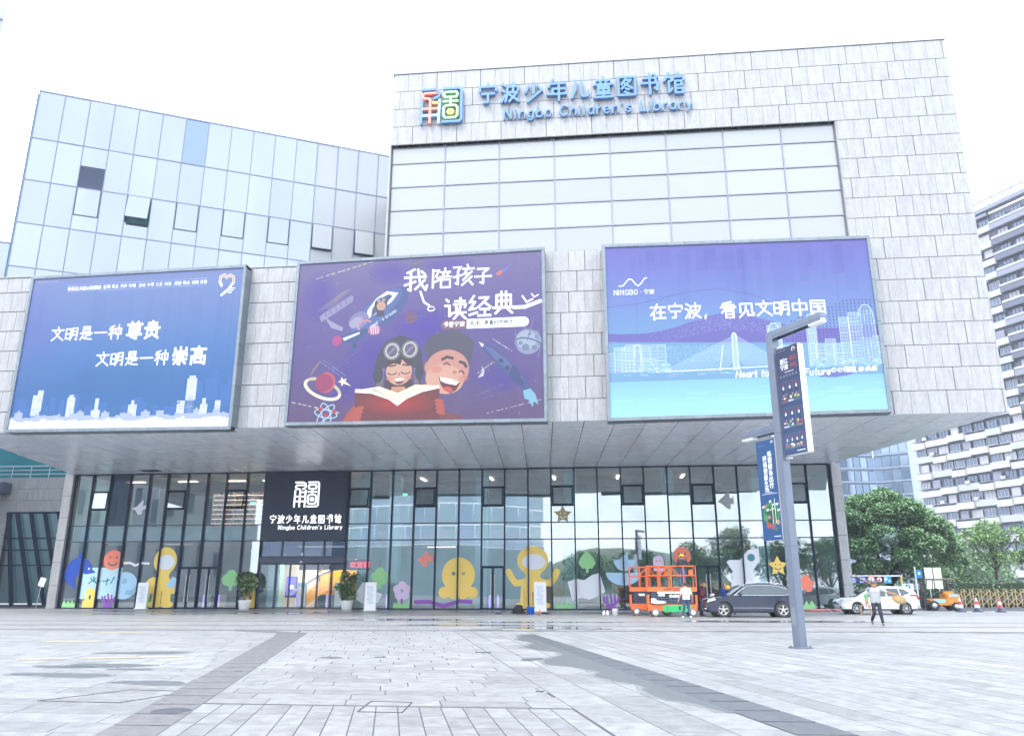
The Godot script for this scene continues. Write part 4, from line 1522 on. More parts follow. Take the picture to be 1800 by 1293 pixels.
# ------------------------------------------------------------------ vegetation
# lumps: [centre, radii]; single leaves sit in the outer part of every lump
func crown(par: Node, lumps: Array, count: int, size: float, mat: Material, sd: int, nm := "crown") -> void:
	var r := RandomNumberGenerator.new()
	r.seed = sd
	var total := 0.0
	for l in lumps:
		total += l[1].x * l[1].y
	var vs := PackedVector3Array()
	var ns := PackedVector3Array()
	var cs := PackedColorArray()
	var ix := PackedInt32Array()
	for n in lumps.size():
		var l: Array = lumps[n]
		var q := int(count * l[1].x * l[1].y / total)
		var tone := r.randf_range(0.72, 1.25)
		for k in q:
			var d := Vector3(r.randfn(), r.randfn(), r.randfn()).normalized()
			if d.y < -0.35 and r.randf() < 0.5:
				d.y = -d.y
			var p: Vector3 = l[0] + Vector3(d.x * l[1].x, d.y * l[1].y, d.z * l[1].z) * (1.0 - 0.45 * pow(r.randf(), 2.0)) * r.randf_range(0.92, 1.1)
			var s := size * r.randf_range(0.6, 1.35)
			var b := Basis.from_euler(Vector3(r.randf_range(-1.1, 0.5), r.randf() * TAU, r.randf_range(-0.7, 0.7)))
			var nrm := (d * 0.75 + b.y * 0.6).normalized()
			var i0 := vs.size()
			vs.append(p - b.z * s)
			vs.append(p + b.x * s * 0.45 + b.y * s * 0.15)
			vs.append(p + b.z * s)
			vs.append(p - b.x * s * 0.45 + b.y * s * 0.15)
			var c := tone * r.randf_range(0.7, 1.3)
			var y := r.randf_range(0.85, 1.15)
			for m in 4:
				ns.append(nrm)
				cs.append(Color(c * y, c, c * 0.95))
			ix.append_array([i0, i0 + 1, i0 + 2, i0, i0 + 2, i0 + 3])
	var arr := []
	arr.resize(Mesh.ARRAY_MAX)
	arr[Mesh.ARRAY_VERTEX] = vs
	arr[Mesh.ARRAY_NORMAL] = ns
	arr[Mesh.ARRAY_COLOR] = cs
	arr[Mesh.ARRAY_INDEX] = ix
	var am := ArrayMesh.new()
	am.add_surface_from_arrays(Mesh.PRIMITIVE_TRIANGLES, arr)
	put(nm, am, mat, par)

func tree(label: String, p: Vector3, h: float, rad: Vector2, trunk_h: float, n_lumps: int, count: int, leaf: int, sd: int, lsize := 0.13, grp := "", lump := 0.34) -> Node3D:
	var t := thing("tree", label, "tree", p, 0.0, grp)
	var r := RandomNumberGenerator.new()
	r.seed = sd
	var s := ST()
	var top := Vector3(r.randf_range(-0.3, 0.3), trunk_h, 0)
	tube(s, [Vector3.ZERO, Vector3(0.05, trunk_h * 0.5, 0.04), top], 0.055 * h * 0.45, 9, 0.03 * h * 0.45)
	var mid := (trunk_h * 0.75 + h) / 2
	var lumps := []
	for k in n_lumps:
		var d := Vector3(r.randfn(), r.randfn(), r.randfn()).normalized() * pow(r.randf(), 0.45)
		var c := Vector3(d.x * rad.x * 0.74, mid + d.y * (h - mid) * 0.78, d.z * rad.x * 0.74)
		var k2 := lump * r.randf_range(0.75, 1.25)
		lumps.append([c, Vector3(rad.x * k2, rad.y * k2 * 0.8, rad.x * k2)])
		if k % 2 == 0:
			tube(s, [top - Vector3(0, trunk_h * 0.15, 0), top.lerp(c, 0.5) + Vector3(0, 0.2, 0), c], 0.016 * h * 0.5, 6, 0.005 * h)
	obj("trunk", s, M.bark, t)
	crown(t, lumps, count, lsize, M["leaf%d" % leaf], sd + 5)
	return t

func hedge(label: String, x0: float, x1: float, y1: float, z: float, depth: float, count: int, sd: int) -> void:
	var t := thing("hedge", label, "hedge", Vector3((x0 + x1) / 2, 0, z))
	var s := ST()
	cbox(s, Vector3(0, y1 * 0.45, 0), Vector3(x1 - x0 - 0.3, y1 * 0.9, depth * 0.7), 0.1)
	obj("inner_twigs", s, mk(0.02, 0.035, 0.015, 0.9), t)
	var lumps := []
	var r := RandomNumberGenerator.new()
	r.seed = sd
	for k in int((x1 - x0) / 0.8):
		lumps.append([Vector3(-(x1 - x0) / 2 + 0.4 + k * 0.8, y1 * 0.55, 0), Vector3(0.6, y1 * r.randf_range(0.42, 0.5), depth * 0.55)])
	crown(t, lumps, count, 0.11, M.leaf1, sd)

func plants() -> void:
	# the big round tree right of the library and its neighbours
	big_tree()
	tree("light leaved tree with open layered branches before the apartment block", Vector3(38.9, 0, -84), 9.3, Vector2(4.0, 3.0), 3.6, 17, 5200, 2, 102, 0.17, "", 0.30)
	tree("slim young tree at the picture's edge beyond the folding gate", Vector3(44.6, 0, -88), 8.6, Vector2(2.8, 3.0), 3.4, 12, 3200, 2, 103, 0.17, "", 0.30)
	tree("shorter dark green tree between the round tree and the open one", Vector3(35.4, 0, -86), 5.4, Vector2(2.3, 2.2), 1.8, 12, 3600, 1, 104, 0.16)
	tree("dense tree pressed against the stone end column behind the hatchback's bonnet", Vector3(21.6, 0, -82), 9.0, Vector2(3.4, 4.2), 2.6, 16, 7000, 1, 105, 0.19)
	tree("far shrubby tree low behind the height bar", Vector3(30.5, 0, -96), 5.0, Vector2(5.4, 2.6), 1.0, 16, 5200, 1, 106, 0.2)
	tree("spindly tree far behind the folding gate", Vector3(46.0, 0, -104), 6.2, Vector2(5.6, 2.8), 1.4, 14, 4200, 0, 107, 0.22)
	hedge("clipped green hedge running behind the yellow folding gate", 27.6, 44.0, 2.15, -72.5, 1.6, 5200, 111)
	hedge("low dark hedge behind the signs on the height bar", 18.4, 27.4, 1.5, -70.5, 1.8, 3000, 112)
	var ix := 0
	for v in [[-25.0, -56.6, "potted leafy plant in a white pot beside the pair of doors"], [-17.35, -56.2, "potted leafy plant in a white pot beside the sliding entrance"]]:
		var t := thing("potted_plant", v[2], "potted plant", Vector3(v[0], 0, v[1]), 0.0, "potted plants by the entrance")
		var s := ST()
		lathe(s, Vector3.ZERO, [[0.30, 0.0], [0.36, 0.05], [0.42, 0.5], [0.45, 0.62], [0.42, 0.64], [0.39, 0.60], [0.0, 0.56]], 20)
		obj("pot", s, M.white, t)
		s = ST()
		for k in 4:
			var a := k * 1.7
			tube(s, [Vector3(0.05 * cos(a), 0.5, 0.05 * sin(a)), Vector3(0.12 * cos(a), 1.2, 0.12 * sin(a)), Vector3(0.38 * cos(a), 2.0, 0.38 * sin(a))], 0.05, 6, 0.015)
		obj("stem", s, M.wood, t)
		var r := RandomNumberGenerator.new()
		r.seed = 500 + ix
		var lumps := []
		for k in 15:
			lumps.append([Vector3(r.randf_range(-0.5, 0.5), r.randf_range(0.95, 2.3), r.randf_range(-0.4, 0.4)), Vector3.ONE * r.randf_range(0.26, 0.42)])
		crown(t, lumps, 900, 0.15, M.leaf2, 520 + ix, "foliage")
		ix += 1

# the broad evergreen: a dome of leaf clumps over a forked trunk
func big_tree() -> void:
	var t := thing("tree", "broad round evergreen tree with a dark forked trunk behind the white hatchback", "tree", Vector3(26.9, 0, -78))
	var r := RandomNumberGenerator.new()
	r.seed = 101
	var s := ST()
	tube(s, [Vector3(0, 0, 0), Vector3(0.05, 1.0, 0), Vector3(-0.05, 2.2, 0)], 0.42, 10, 0.34)
	for v in [[-1.9, 4.6, 0.6], [-0.8, 5.2, -0.6], [0.5, 5.4, 0.5], [1.6, 5.0, -0.4], [2.7, 4.6, 0.7], [-2.8, 4.2, -0.5]]:
		var e := Vector3(v[0], v[1], v[2])
		tube(s, [Vector3(v[0] * 0.06, 1.9, 0), Vector3(v[0] * 0.42, 3.0, v[2] * 0.4), e], 0.22, 7, 0.10)
		tube(s, [Vector3(v[0] * 0.42, 3.0, v[2] * 0.4), e + Vector3(v[0] * 0.25, 0.6, 0.5)], 0.12, 6, 0.05)
	obj("trunk", s, M.bark, t)
	var lumps := []
	for k in 120:
		var th := r.randf() * TAU
		var ph := asin(r.randf_range(-0.5, 1.0))
		var sh := 1.0 if k < 92 else r.randf_range(0.45, 0.8)
		var c := Vector3(cos(th) * cos(ph) * 5.3, 5.0 + sin(ph) * 4.6 - (0.7 if cos(th) > 0.5 else 0.0), sin(th) * cos(ph) * 5.0) * Vector3(sh, 1.0, sh)
		var k2 := r.randf_range(0.8, 1.35)
		lumps.append([c, Vector3(k2 * 1.1, k2 * 0.72, k2 * 1.1)])
	crown(t, lumps, 66000, 0.165, M.leaf0, 106)

# ------------------------------------------------------------------ what the glass mirrors
func across_the_plaza() -> void:
	var g := thing("curved_glass_hall", "curved glass hall across the plaza, seen mirrored in the bays right of the entrance", "building")
	var s := ST()
	for k in 15:
		var a0 := lerpf(-0.75, 0.9, k / 15.0)
		var a1 := lerpf(-0.75, 0.9, (k + 1) / 15.0)
		var c := Vector3(-34, 0, 70)
		var p0 := c + Vector3(sin(a0) * 30, 0, -cos(a0) * 30)
		var p1 := c + Vector3(sin(a1) * 30, 0, -cos(a1) * 30)
		var q := ST()
		for r in 5:
			var y0 := 9.5 + r * 4.0
			quad(q, p1 + Vector3.UP * (y0 + 0.08), p0 + Vector3.UP * (y0 + 0.08), p0.lerp(p1, 0.04) + Vector3.UP * (y0 + 3.9), p1 + Vector3.UP * (y0 + 3.9))
		obj("glass_strip", q, mk(0.52 + 0.04 * (k % 3), 0.66 + 0.04 * (k % 3), 0.80 + 0.04 * (k % 2), 0.4, 0.0), g)
		quad(s, p1 + Vector3.UP * 0.0, p0, p0 + Vector3.UP * 9.5, p1 + Vector3.UP * 9.5)
	obj("base_wall", s, mk(0.36, 0.46, 0.50, 0.5), g)
	var w := thing("slotted_stone_hall", "grey stone hall with upright slot windows, mirrored in the end bays", "building")
	s = ST()
	box(s, Vector3(-92, 13, 34), Vector3(50, 26, 10))
	obj("wall", s, M.stone1, w)
	for k in 26:
		s = ST()
		box(s, Vector3(-115 + (k % 13) * 3.8 + 1.5 * (k / 13), 6.0 + (k / 13) * 9.5 + (k % 3), 28.9), Vector3(1.0, 4.5, 0.3))
		obj("window", s, M.apt_dark, w)
	var hl := ST()
	ell(hl, Vector3(8, -6, 125), Vector3(34, 19, 20), Basis.IDENTITY, 40, 16)
	var hill := obj("green_hill", hl, mk(0.26, 0.30, 0.22, 0.9, 0, noise_tex(61, 0.05, 0.7, 1.0), Vector3.ONE * 0.1))
	hill.set_meta("kind", "structure")
	var px := [-1.0, 8.0, 17.0, 25.0, 33.0, 42.0, 52.0]
	var words := ["tree across the plaza mirrored below the smiling star", "round tree across the plaza mirrored behind the white open book", "tree across the plaza mirrored beside the orange lifts", "tall airy tree across the plaza mirrored above the smiling face", "tree across the plaza mirrored behind the white rocket", "dark tree across the plaza mirrored behind the yellow star", "tree across the plaza mirrored in the last bay"]
	for i in 7:
		tree(words[i], Vector3(px[i], 0, 30.0 + (i * 5) % 9), [8.0, 8.6, 9.4, 13.4, 12.4, 11.4, 12.6][i], Vector2(5.6, 5.2), 1.0, 34, 6000, i % 3, 200 + i, 0.3, "trees across the plaza")

# ------------------------------------------------------------------ signboards
func board(label: String, c: Array, pr: Print, n_side: int) -> void:
	# c: outer corners top left, top right, bottom right, bottom left (x, y) on the front plane
	var t := thing("billboard", label, "billboard", Vector3.ZERO, 0.0, "signboards on the library front")
	var zf := -40.2
	var p := []
	for v in c:
		p.append(Vector3(v[0], v[1], zf))
	var inn := []
	var mid: Vector3 = (p[0] + p[1] + p[2] + p[3]) / 4.0
	for v in p:
		inn.append(Vector3(v.x + signf(mid.x - v.x) * 0.17, v.y + signf(mid.y - v.y) * 0.17, zf - 0.06))
	picture("print", pr, inn, t, 0.45, 0.012)
	var s := ST()
	for i in 4:
		var a: Vector3 = p[i].lerp(mid, 0.02)
		var b: Vector3 = p[(i + 1) % 4].lerp(mid, 0.02)
		quad(s, b + Vector3(0, 0, -0.2), a + Vector3(0, 0, -0.2), a + Vector3(0, 0, -0.8), b + Vector3(0, 0, -0.8))
	quad(s, p[3] + Vector3(0.2, 0.2, -0.2), p[2] + Vector3(-0.2, 0.2, -0.2), p[1] + Vector3(-0.2, -0.2, -0.2), p[0] + Vector3(0.2, -0.2, -0.2))
	obj("case", s, M.gap, t)
	for i in 4:
		var a: Vector3 = p[i]
		var b: Vector3 = p[(i + 1) % 4]
		var n := n_side if i % 2 == 0 else 8
		var inward: Vector3 = [Vector3.DOWN, Vector3.LEFT, Vector3.UP, Vector3.RIGHT][i]
		if i % 2 == 1:
			var dd := (b - a).normalized() * 0.171
			a += dd
			b -= dd
		for k in n:
			var q0 := a.lerp(b, (k + 0.006) / n)
			var q1 := a.lerp(b, (k + 0.994) / n)
			s = ST()
			var o := Vector3(0, 0, -0.83)
			var w := inward * 0.17
			# front lip, outer cheek, inner return
			quad(s, q1 + w, q0 + w, q0, q1)
			quad(s, q1, q0, q0 + o, q1 + o)
			quad(s, q0 + w, q1 + w, q1 + w + Vector3(0, 0, -0.1), q0 + w + Vector3(0, 0, -0.1))
			obj("frame_panel", s, M.frame if (k * 3 + i) % 4 else M.frame2, t)

func col(hex: String, a := 1.0) -> Color:
	var c := Color(hex)
	# what the print looks like in daylight, brought to its own base colour
	var l := c.srgb_to_linear()
	var k := lerpf(0.325, 0.60, smoothstep(0.5, 0.95, l.get_luminance()))
	var o := Color(l.r * k, l.g * k, l.b * k).linear_to_srgb()
	o.a = a
	return o

func skyline(pr: Print, r: RandomNumberGenerator, base: float, hmin: float, hmax: float, c: Color, wmin: float, wmax: float, gap := 0.0) -> void:
	var x := 0.0
	while x < 1000.0:
		var w := r.randf_range(wmin, wmax)
		var hh := r.randf_range(hmin, hmax)
		pr.rect(x, base - hh, w, 700.0, c)
		if r.randf() < 0.4:
			pr.rect(x + w * 0.3, base - hh * 1.25, w * 0.35, 200.0, c)
		x += w + (r.randf_range(0.0, gap) if gap > 0.0 else 0.0)

func print_civic() -> Print:
	var pr := Print.new(1024, 696, 1000.0)
	pr.wash([[0.0, col("8a9fe0")], [0.3, col("6d95de")], [0.55, col("4589d8")], [0.78, col("267bcd")], [1.0, col("3288d6")]])
	var r := RandomNumberGenerator.new()
	r.seed = 9
	for k in 9:
		pr.oval(520, 560, 420 - k * 40, 170 - k * 15, col("2ea0cc", 0.05))
		pr.oval(0, 330, 220 - k * 20, 380 - k * 30, col("8f86e0", 0.04))
	for k in 14:  # shading of the sheet's folds, painted as faint upright bands
		var x := r.randf_range(0, 1000)
		pr.rect(x, 60 + r.randf() * 60, r.randf_range(8, 50), 500, col("3f66b8", 0.045))
	for b in [[20, 45, 60], [62, 28, 24], [150, 22, 30], [178, 26, 66], [222, 22, 55], [268, 42, 80], [340, 36, 30], [392, 50, 42], [510, 30, 30], [560, 44, 58], [590, 30, 38], [650, 22, 24], [700, 60, 16], [790, 22, 80], [838, 30, 120], [880, 60, 130], [900, 30, 165], [945, 50, 105], [975, 30, 140]]:
		pr.rect(b[0], 610 - b[2], b[1], 90, col("3f86dd"))
	for b in [[92, 40, 115], [112, 26, 135], [255, 36, 100], [262, 20, 112], [385, 16, 95], [372, 40, 45], [540, 38, 66], [552, 12, 84], [760, 34, 78], [795, 44, 170], [803, 28, 182], [872, 16, 86], [864, 32, 62], [930, 24, 76]]:
		pr.rect(b[0], 648 - b[2], b[1], 90, col("dfe6fb"))
		for k in int(b[2] / 9.0):
			pr.rect(b[0] + 3, 652 - b[2] + k * 9, b[1] - 6, 2.4, col("b4c4f0"))
	skyline(pr, r, 640.0, 6, 34, col("c6d2f6"), 14, 40)
	pr.wash_low(650.0, col("d6def9"))
	skyline(pr, r, 656.0, 4, 20, col("e6ebfc"), 12, 30)
	pr.blob([733, 585, 762, 578, 770, 572, 774, 580, 758, 584, 748, 591], col("3f86dd"))
	var w := col("ffffff")
	write_on(pr, "文明是一种", 127, 232, 62, 6.6, w, 1.10)
	write_on(pr, "尊贵", 484, 222, 74, 10.5, w, 1.12)
	write_on(pr, "文明是一种", 359, 352, 62, 6.6, w, 1.10)
	write_on(pr, "崇高", 711, 342, 74, 10.5, w, 1.12)
	write_on(pr, "社会主义核心价值观：", 172, 46, 17, 2.6, w, 1.03)
	write_on(pr, "富强 民主 文明 和谐  自由 平等 公正 法治  爱国 敬业 诚信 友善", 343, 46, 15.5, 1.9, w, 1.08)
	pr.path([Vector2(170, 40), Vector2(836, 38)], 1.3, col("c9d4f6"))
	pr.path([Vector2(170, 70), Vector2(836, 68)], 1.3, col("c9d4f6"))
	# ribbon heart at the upper corner
	var hrt := [Vector2(908, 118), Vector2(935, 96), Vector2(958, 64), Vector2(956, 40), Vector2(940, 30), Vector2(924, 40), Vector2(914, 28), Vector2(896, 34), Vector2(894, 56), Vector2(904, 76)]
	pr.path(hrt, 11, w)
	pr.path(hrt.slice(2, 9), 5, col("e0525a"))
	pr.arc(922, 62, 16, 12, 3.2, 6.0, 5, col("7fa8dc"))
	for k in 3:
		pr.rect(936, 88 + k * 9, 34 - 8 * k, 4, w)
	for k in 12:
		pr.rect(14 + k * 9, 14, 5.5, 5, col("b9c4ee"))
	for k in 9:
		pr.rect(880 + k * 12, 642, 8, 8, col("f4f6ff"))
	return pr

func print_reading() -> Print:
	var pr := Print.new(1024, 700, 1000.0)
	pr.wash([[0.0, col("8578b4")], [0.3, col("735fae")], [0.6, col("6a55a6")], [1.0, col("6c4f86")]])
	var r := RandomNumberGenerator.new()
	r.seed = 21
	for v in [[380, 60, 90, 60], [510, 330, 140, 110], [330, 390, 110, 70], [230, 560, 120, 60], [560, 290, 160, 70], [90, 150, 70, 120], [610, 40, 120, 40], [840, 520, 120, 60], [300, 480, 150, 90]]:
		for k in 4:
			pr.oval(v[0], v[1], v[2] * (1.0 - k * 0.2), v[3] * (1.0 - k * 0.2), col("4a33c8", 0.13))
	for k in 10:
		pr.rect(r.randf_range(0, 1000), 0, r.randf_range(10, 60), 690, col("efe6ff", 0.018))
	# drifting dashes and specks
	var dash := func(x0: float, y0: float, x1: float, y1: float, n: int, c: Color, wd: float) -> void:
		for k in n:
			var a := Vector2(x0, y0).lerp(Vector2(x1, y1), (k + r.randf() * 0.3) / n)
			var b := a + (Vector2(x1, y1) - Vector2(x0, y0)) / n * r.randf_range(0.3, 0.8)
			pr.path([a, b], wd * r.randf_range(0.6, 1.3), c)
	dash.call(70, 70, 310, 5, 11, col("d8c9b4"), 5)
	dash.call(10, 600, 215, 650, 9, col("d8d0c0"), 5)
	dash.call(110, 430, 220, 510, 6, col("8fb8f0"), 2.5)
	dash.call(125, 425, 235, 505, 6, col("8fb8f0"), 2.5)
	dash.call(170, 470, 280, 380, 8, col("7f90e8"), 2)
	dash.call(740, 590, 850, 545, 8, col("7f90e8"), 2)
	dash.call(745, 500, 830, 440, 9, col("e8d8a8"), 3)
	dash.call(740, 610, 990, 540, 10, col("6f6ad8"), 2.5)
	dash.call(780, 660, 990, 610, 12, col("d8c8c8"), 3)
	dash.call(800, 360, 885, 420, 7, col("d0c8e8"), 4)
	for k in 40:
		pr.oval(r.randf() * 1000, r.randf() * 690, 1.6, 1.6, col("cfc4ee"))
	# small open book and comet
	pr.blob([462, 18, 505, 8, 522, 34, 498, 62, 480, 66], col("6f6c9c"))
	pr.path([Vector2(472, 28), Vector2(510, 18)], 3, col("9a98c4"))
	pr.blob([822, 92, 836, 74, 884, 48, 850, 82], col("7f86dc"))
	pr.oval(830, 86, 14, 9, col("ef7f86"), -0.6)
	# shuttle with a small pilot
	pr.blob([98, 240, 118, 222, 226, 150, 236, 158, 232, 180, 128, 250, 108, 262], col("aaa3cf"))
	for k in 5:
		pr.path([Vector2(128 + k * 20, 240 - k * 13), Vector2(122 + k * 20, 222 - k * 13)], 3, col("6f6aa8"))
		pr.path([Vector2(90 + k * 14, 214 - k * 4), Vector2(190 + k * 8, 134 - k * 3)], 1.6, col("c3b7a4"))
	pr.blob([120, 240, 150, 262, 200, 290, 196, 306, 150, 290], col("b9b3da"))
	pr.oval(345, 232, 146, 62, col("4a62a6"), -0.72)
	pr.oval(332, 222, 132, 44, col("5b78be"), -0.72)
	pr.blob([292, 262, 296, 220, 330, 170, 372, 140, 420, 150, 396, 186, 340, 232], col("e4e2f2"))
	pr.blob([312, 250, 316, 214, 344, 172, 380, 154, 396, 162, 370, 196, 340, 226], col("4d5f95"))
	pr.oval(262, 262, 44, 34, col("9c94cc"), -0.6)
	pr.oval(252, 270, 30, 20, col("c0bade"), -0.6)
	pr.arc(292, 290, 30, 26, 2.2, 5.4, 8, col("e7a3b8"))
	pr.oval(328, 306, 26, 22, col("d784b4"), -0.3)
	for k in 4:
		pr.path([Vector2(312 + k * 9, 290), Vector2(318 + k * 9, 322)], 3, col("efe6f6"))
	pr.blob([196, 330, 290, 296, 300, 312, 262, 352, 248, 400, 236, 404, 238, 356, 200, 352], col("3f5c9e"))
	pr.blob([200, 336, 268, 312, 270, 320, 208, 348], col("dfe4f4"))
	pr.oval(178, 346, 20, 22, col("d3489a"))
	pr.oval(252, 372, 8, 9, col("2e3c74"))
	pr.oval(350, 196, 26, 28, col("3d3a52"))
	pr.oval(352, 204, 19, 20, col("eab5a0"))
	pr.oval(340, 180, 8, 8, col("b4b6c4"))
	pr.oval(360, 178, 8, 8, col("b4b6c4"))
	pr.blob([334, 224, 362, 222, 366, 246, 334, 250], col("4b4668"))
	for k in 14:
		var ch := "MADE IN NINGBO"[k]
		if ch != " ":
			write_on(pr, ch, 316 + k * 7.0, 284 - k * 4.6, 10, 1.7, col("dfe6f8"))
	# planets, atom, moon, rocket
	pr.oval(476, 262, 26, 24, col("8a4f74"))
	pr.arc(478, 266, 44, 10, 0.0, TAU, 2.5, col("5a74d0"), -0.25)
	pr.arc(132, 548, 76, 34, 3.3, 6.1, 12, col("d9d3b6"), 0.42)
	pr.oval(140, 522, 40, 42, col("b83a78"))
	pr.arc(140, 522, 38, 40, -1.6, 1.5, 9, col("e85f6c"))
	pr.arc(132, 548, 76, 34, -0.1, 3.3, 13, col("e9e3c4"), 0.42)
	pr.blob([76, 500, 84, 470, 104, 440, 112, 430, 112, 446, 92, 474], col("a98294"))
	pr.blob([205, 500, 214, 512, 228, 506, 222, 518, 248, 540, 216, 528, 208, 540, 206, 524, 192, 520, 204, 514], col("f2e9c0"))
	for k in 3:
		pr.arc(152, 650, 46, 17, 0.0, TAU, 4, col("bfe0f4"), k * PI / 3 + 0.2)
	for v in [[130, 632], [185, 642], [152, 656], [148, 690]]:
		pr.oval(v[0], v[1], 8, 8, col("e4404c"))
	pr.oval(942, 378, 52, 52, col("a3b0d0"))
	pr.oval(936, 372, 40, 38, col("bcc7e0"))
	pr.arc(942, 388, 52, 22, 3.3, 6.2, 6, col("5d719c"), 0.25)
	for v in [[912, 384, 8], [932, 402, 14], [948, 348, 6], [966, 404, 10], [975, 360, 7]]:
		pr.oval(v[0], v[1], v[2], v[2], col("8294bd"))
	for v in [[892, 330, 898, 400], [966, 280, 940, 372], [990, 400, 980, 440], [920, 320, 985, 340]]:
		pr.path([Vector2(v[0], v[1]), Vector2(v[2], v[3])], 4, col("7d8cb8"))
	pr.blob([752, 378, 790, 384, 850, 430, 920, 510, 950, 560, 962, 600, 930, 574, 868, 520, 800, 450, 766, 408], col("4a5da0"))
	pr.blob([768, 388, 800, 400, 860, 450, 925, 530, 880, 506, 812, 446], col("6478b8"))
	pr.blob([862, 520, 880, 470, 900, 486, 930, 570], col("3d4d8c"))
	pr.oval(836, 452, 11, 8, col("33427e"), 0.7)
	pr.oval(862, 482, 11, 8, col("33427e"), 0.7)
	pr.blob([748, 372, 770, 384, 762, 396], col("e2e2ee"))
	pr.blob([920, 574, 948, 566, 968, 590, 978, 630, 960, 616, 956, 640, 940, 610, 926, 606], col("8fd2ee"))
	pr.blob([745, 520, 764, 492, 760, 470, 772, 490, 768, 512], col("d8d4e4"))
	# title, brush strokes
	var w := col("ffffff")
	write_on(pr, "我", 440, 52, 96, 9.5, w)
	write_on(pr, "陪", 552, 54, 82, 8.5, w)
	write_on(pr, "孩", 640, 44, 86, 8.5, w)
	write_on(pr, "子", 728, 58, 72, 8.5, w)
	write_on(pr, "读", 608, 186, 88, 9.5, w)
	write_on(pr, "经", 706, 180, 88, 9.5, w)
	write_on(pr, "典", 800, 168, 94, 10, w)
	pr.path([Vector2(888, 236), Vector2(930, 236), Vector2(992, 214)], 15, w)
	pr.path([Vector2(922, 190), Vector2(938, 216), Vector2(962, 204)], 7, w)
	pr.path([Vector2(958, 182), Vector2(968, 196), Vector2(984, 188)], 5, w)
	pr.path([Vector2(510, 150), Vector2(526, 196), Vector2(548, 212)], 8, w)
	pr.arc(556, 226, 14, 9, 0.0, 5.6, 4, w)
	pr.oval(616, 296, 20, 20, col("94687c"))
	pr.rect(616, 276, 86, 40, col("94687c"))
	pr.oval(926, 296, 20, 20, w)
	pr.rect(700, 276, 226, 40, w)
	write_on(pr, "书香宁波", 606, 285, 21, 2.6, w, 1.04)
	write_on(pr, "阅读，是最好的陪伴", 712, 286, 18, 2.1, col("4a4a66"), 1.06)
	pr.path([Vector2(900, 302), Vector2(900, 290), Vector2(911, 290), Vector2(913, 293), Vector2(915, 290), Vector2(926, 290), Vector2(926, 302), Vector2(900, 302)], 2, col("4a4a66"))
	# laughing boy
	pr.oval(624, 392, 92, 66, col("5b5570"))
	pr.blob([548, 372, 560, 344, 600, 322, 650, 318, 700, 344, 730, 372, 722, 440, 706, 470, 690, 420, 640, 400, 590, 420, 562, 470, 548, 440], col("5b5570"))
	pr.blob([618, 330, 640, 314, 652, 326, 676, 318, 668, 336], col("5b5570"))
	pr.oval(552, 470, 17, 24, col("e69a8c"))
	pr.blob([530, 540, 580, 530, 600, 610, 540, 610], col("e8a98c"))
	pr.oval(626, 480, 86, 80, col("eda798"), 0.15)
	pr.oval(616, 520, 76, 60, col("f6bba2"), 0.2)
	pr.oval(584, 480, 22, 14, col("f0897e", 0.5))
	pr.oval(690, 520, 20, 14, col("f0897e", 0.5))
	pr.blob([594, 512, 640, 520, 678, 536, 662, 566, 640, 578, 618, 566, 600, 540], col("7c2a34"))
	pr.blob([597, 512, 640, 520, 674, 534, 662, 546, 624, 538, 602, 528], col("fdfafa"))
	pr.oval(630, 562, 20, 10, col("ec5d5a"), 0.3)
	pr.path([Vector2(612, 462), Vector2(622, 454), Vector2(636, 464)], 5, col("5a3338"))
	pr.path([Vector2(672, 492), Vector2(684, 488), Vector2(692, 500)], 5, col("5a3338"))
	pr.path([Vector2(606, 440), Vector2(624, 430), Vector2(646, 436)], 11, col("4a3d50"))
	pr.path([Vector2(676, 452), Vector2(692, 458), Vector2(700, 472)], 11, col("4a3d50"))
	pr.oval(655, 494, 8, 8, col("e38a7e"))
	# girl in a flying cap
	pr.blob([338, 470, 346, 410, 380, 354, 434, 334, 486, 350, 522, 402, 530, 470, 522, 530, 506, 548, 496, 470, 372, 470, 362, 540, 346, 552], col("46455c"))
	pr.blob([346, 540, 362, 470, 378, 470, 372, 540, 352, 598, 330, 606, 326, 590, 344, 580], col("8f7c84"))
	pr.blob([494, 470, 508, 470, 516, 540, 538, 566, 528, 578, 500, 560], col("8f7c84"))
	pr.blob([378, 548, 388, 440, 480, 438, 492, 546, 470, 560, 400, 562], col("4c3340"))
	pr.oval(435, 484, 52, 56, col("f3bea6"))
	pr.blob([380, 468, 386, 432, 434, 424, 486, 432, 490, 466, 462, 452, 446, 434, 440, 456, 412, 450], col("4c3340"))
	pr.oval(398, 512, 15, 10, col("f29a90", 0.6))
	pr.oval(474, 510, 15, 10, col("f29a90", 0.6))
	for v in [[408, 486], [462, 484]]:
		pr.arc(v[0], v[1], 17, 10, 0.2, 2.9, 4, col("5a3338"))
	pr.path([Vector2(398, 462), Vector2(420, 458)], 6, col("5a3338"))
	pr.path([Vector2(450, 456), Vector2(474, 460)], 6, col("5a3338"))
	pr.oval(437, 496, 5, 5, col("dc7a6e"))
	pr.blob([416, 516, 440, 512, 460, 514, 452, 532, 438, 538, 424, 532], col("a63c44"))
	pr.blob([418, 516, 440, 512, 458, 514, 452, 522, 424, 524], col("fdfafa"))
	for v in [[404, 398], [476, 394]]:
		pr.oval(v[0], v[1], 34, 38, col("9a98a4"))
		pr.oval(v[0], v[1], 27, 31, col("d8d4cc"))
		pr.oval(v[0], v[1], 21, 25, col("74688c"))
		pr.path([Vector2(v[0] - 14, v[1] + 14), Vector2(v[0] + 12, v[1] - 14)], 7, col("a89ab0"))
	pr.path([Vector2(432, 404), Vector2(446, 402)], 9, col("6a6880"))
	pr.oval(352, 496, 20, 34, col("3d4456"))
	pr.oval(516, 490, 17, 32, col("3d4456"))
	# shirt, book and hands
	pr.blob([408, 546, 462, 546, 466, 582, 404, 582], col("edae8c"))
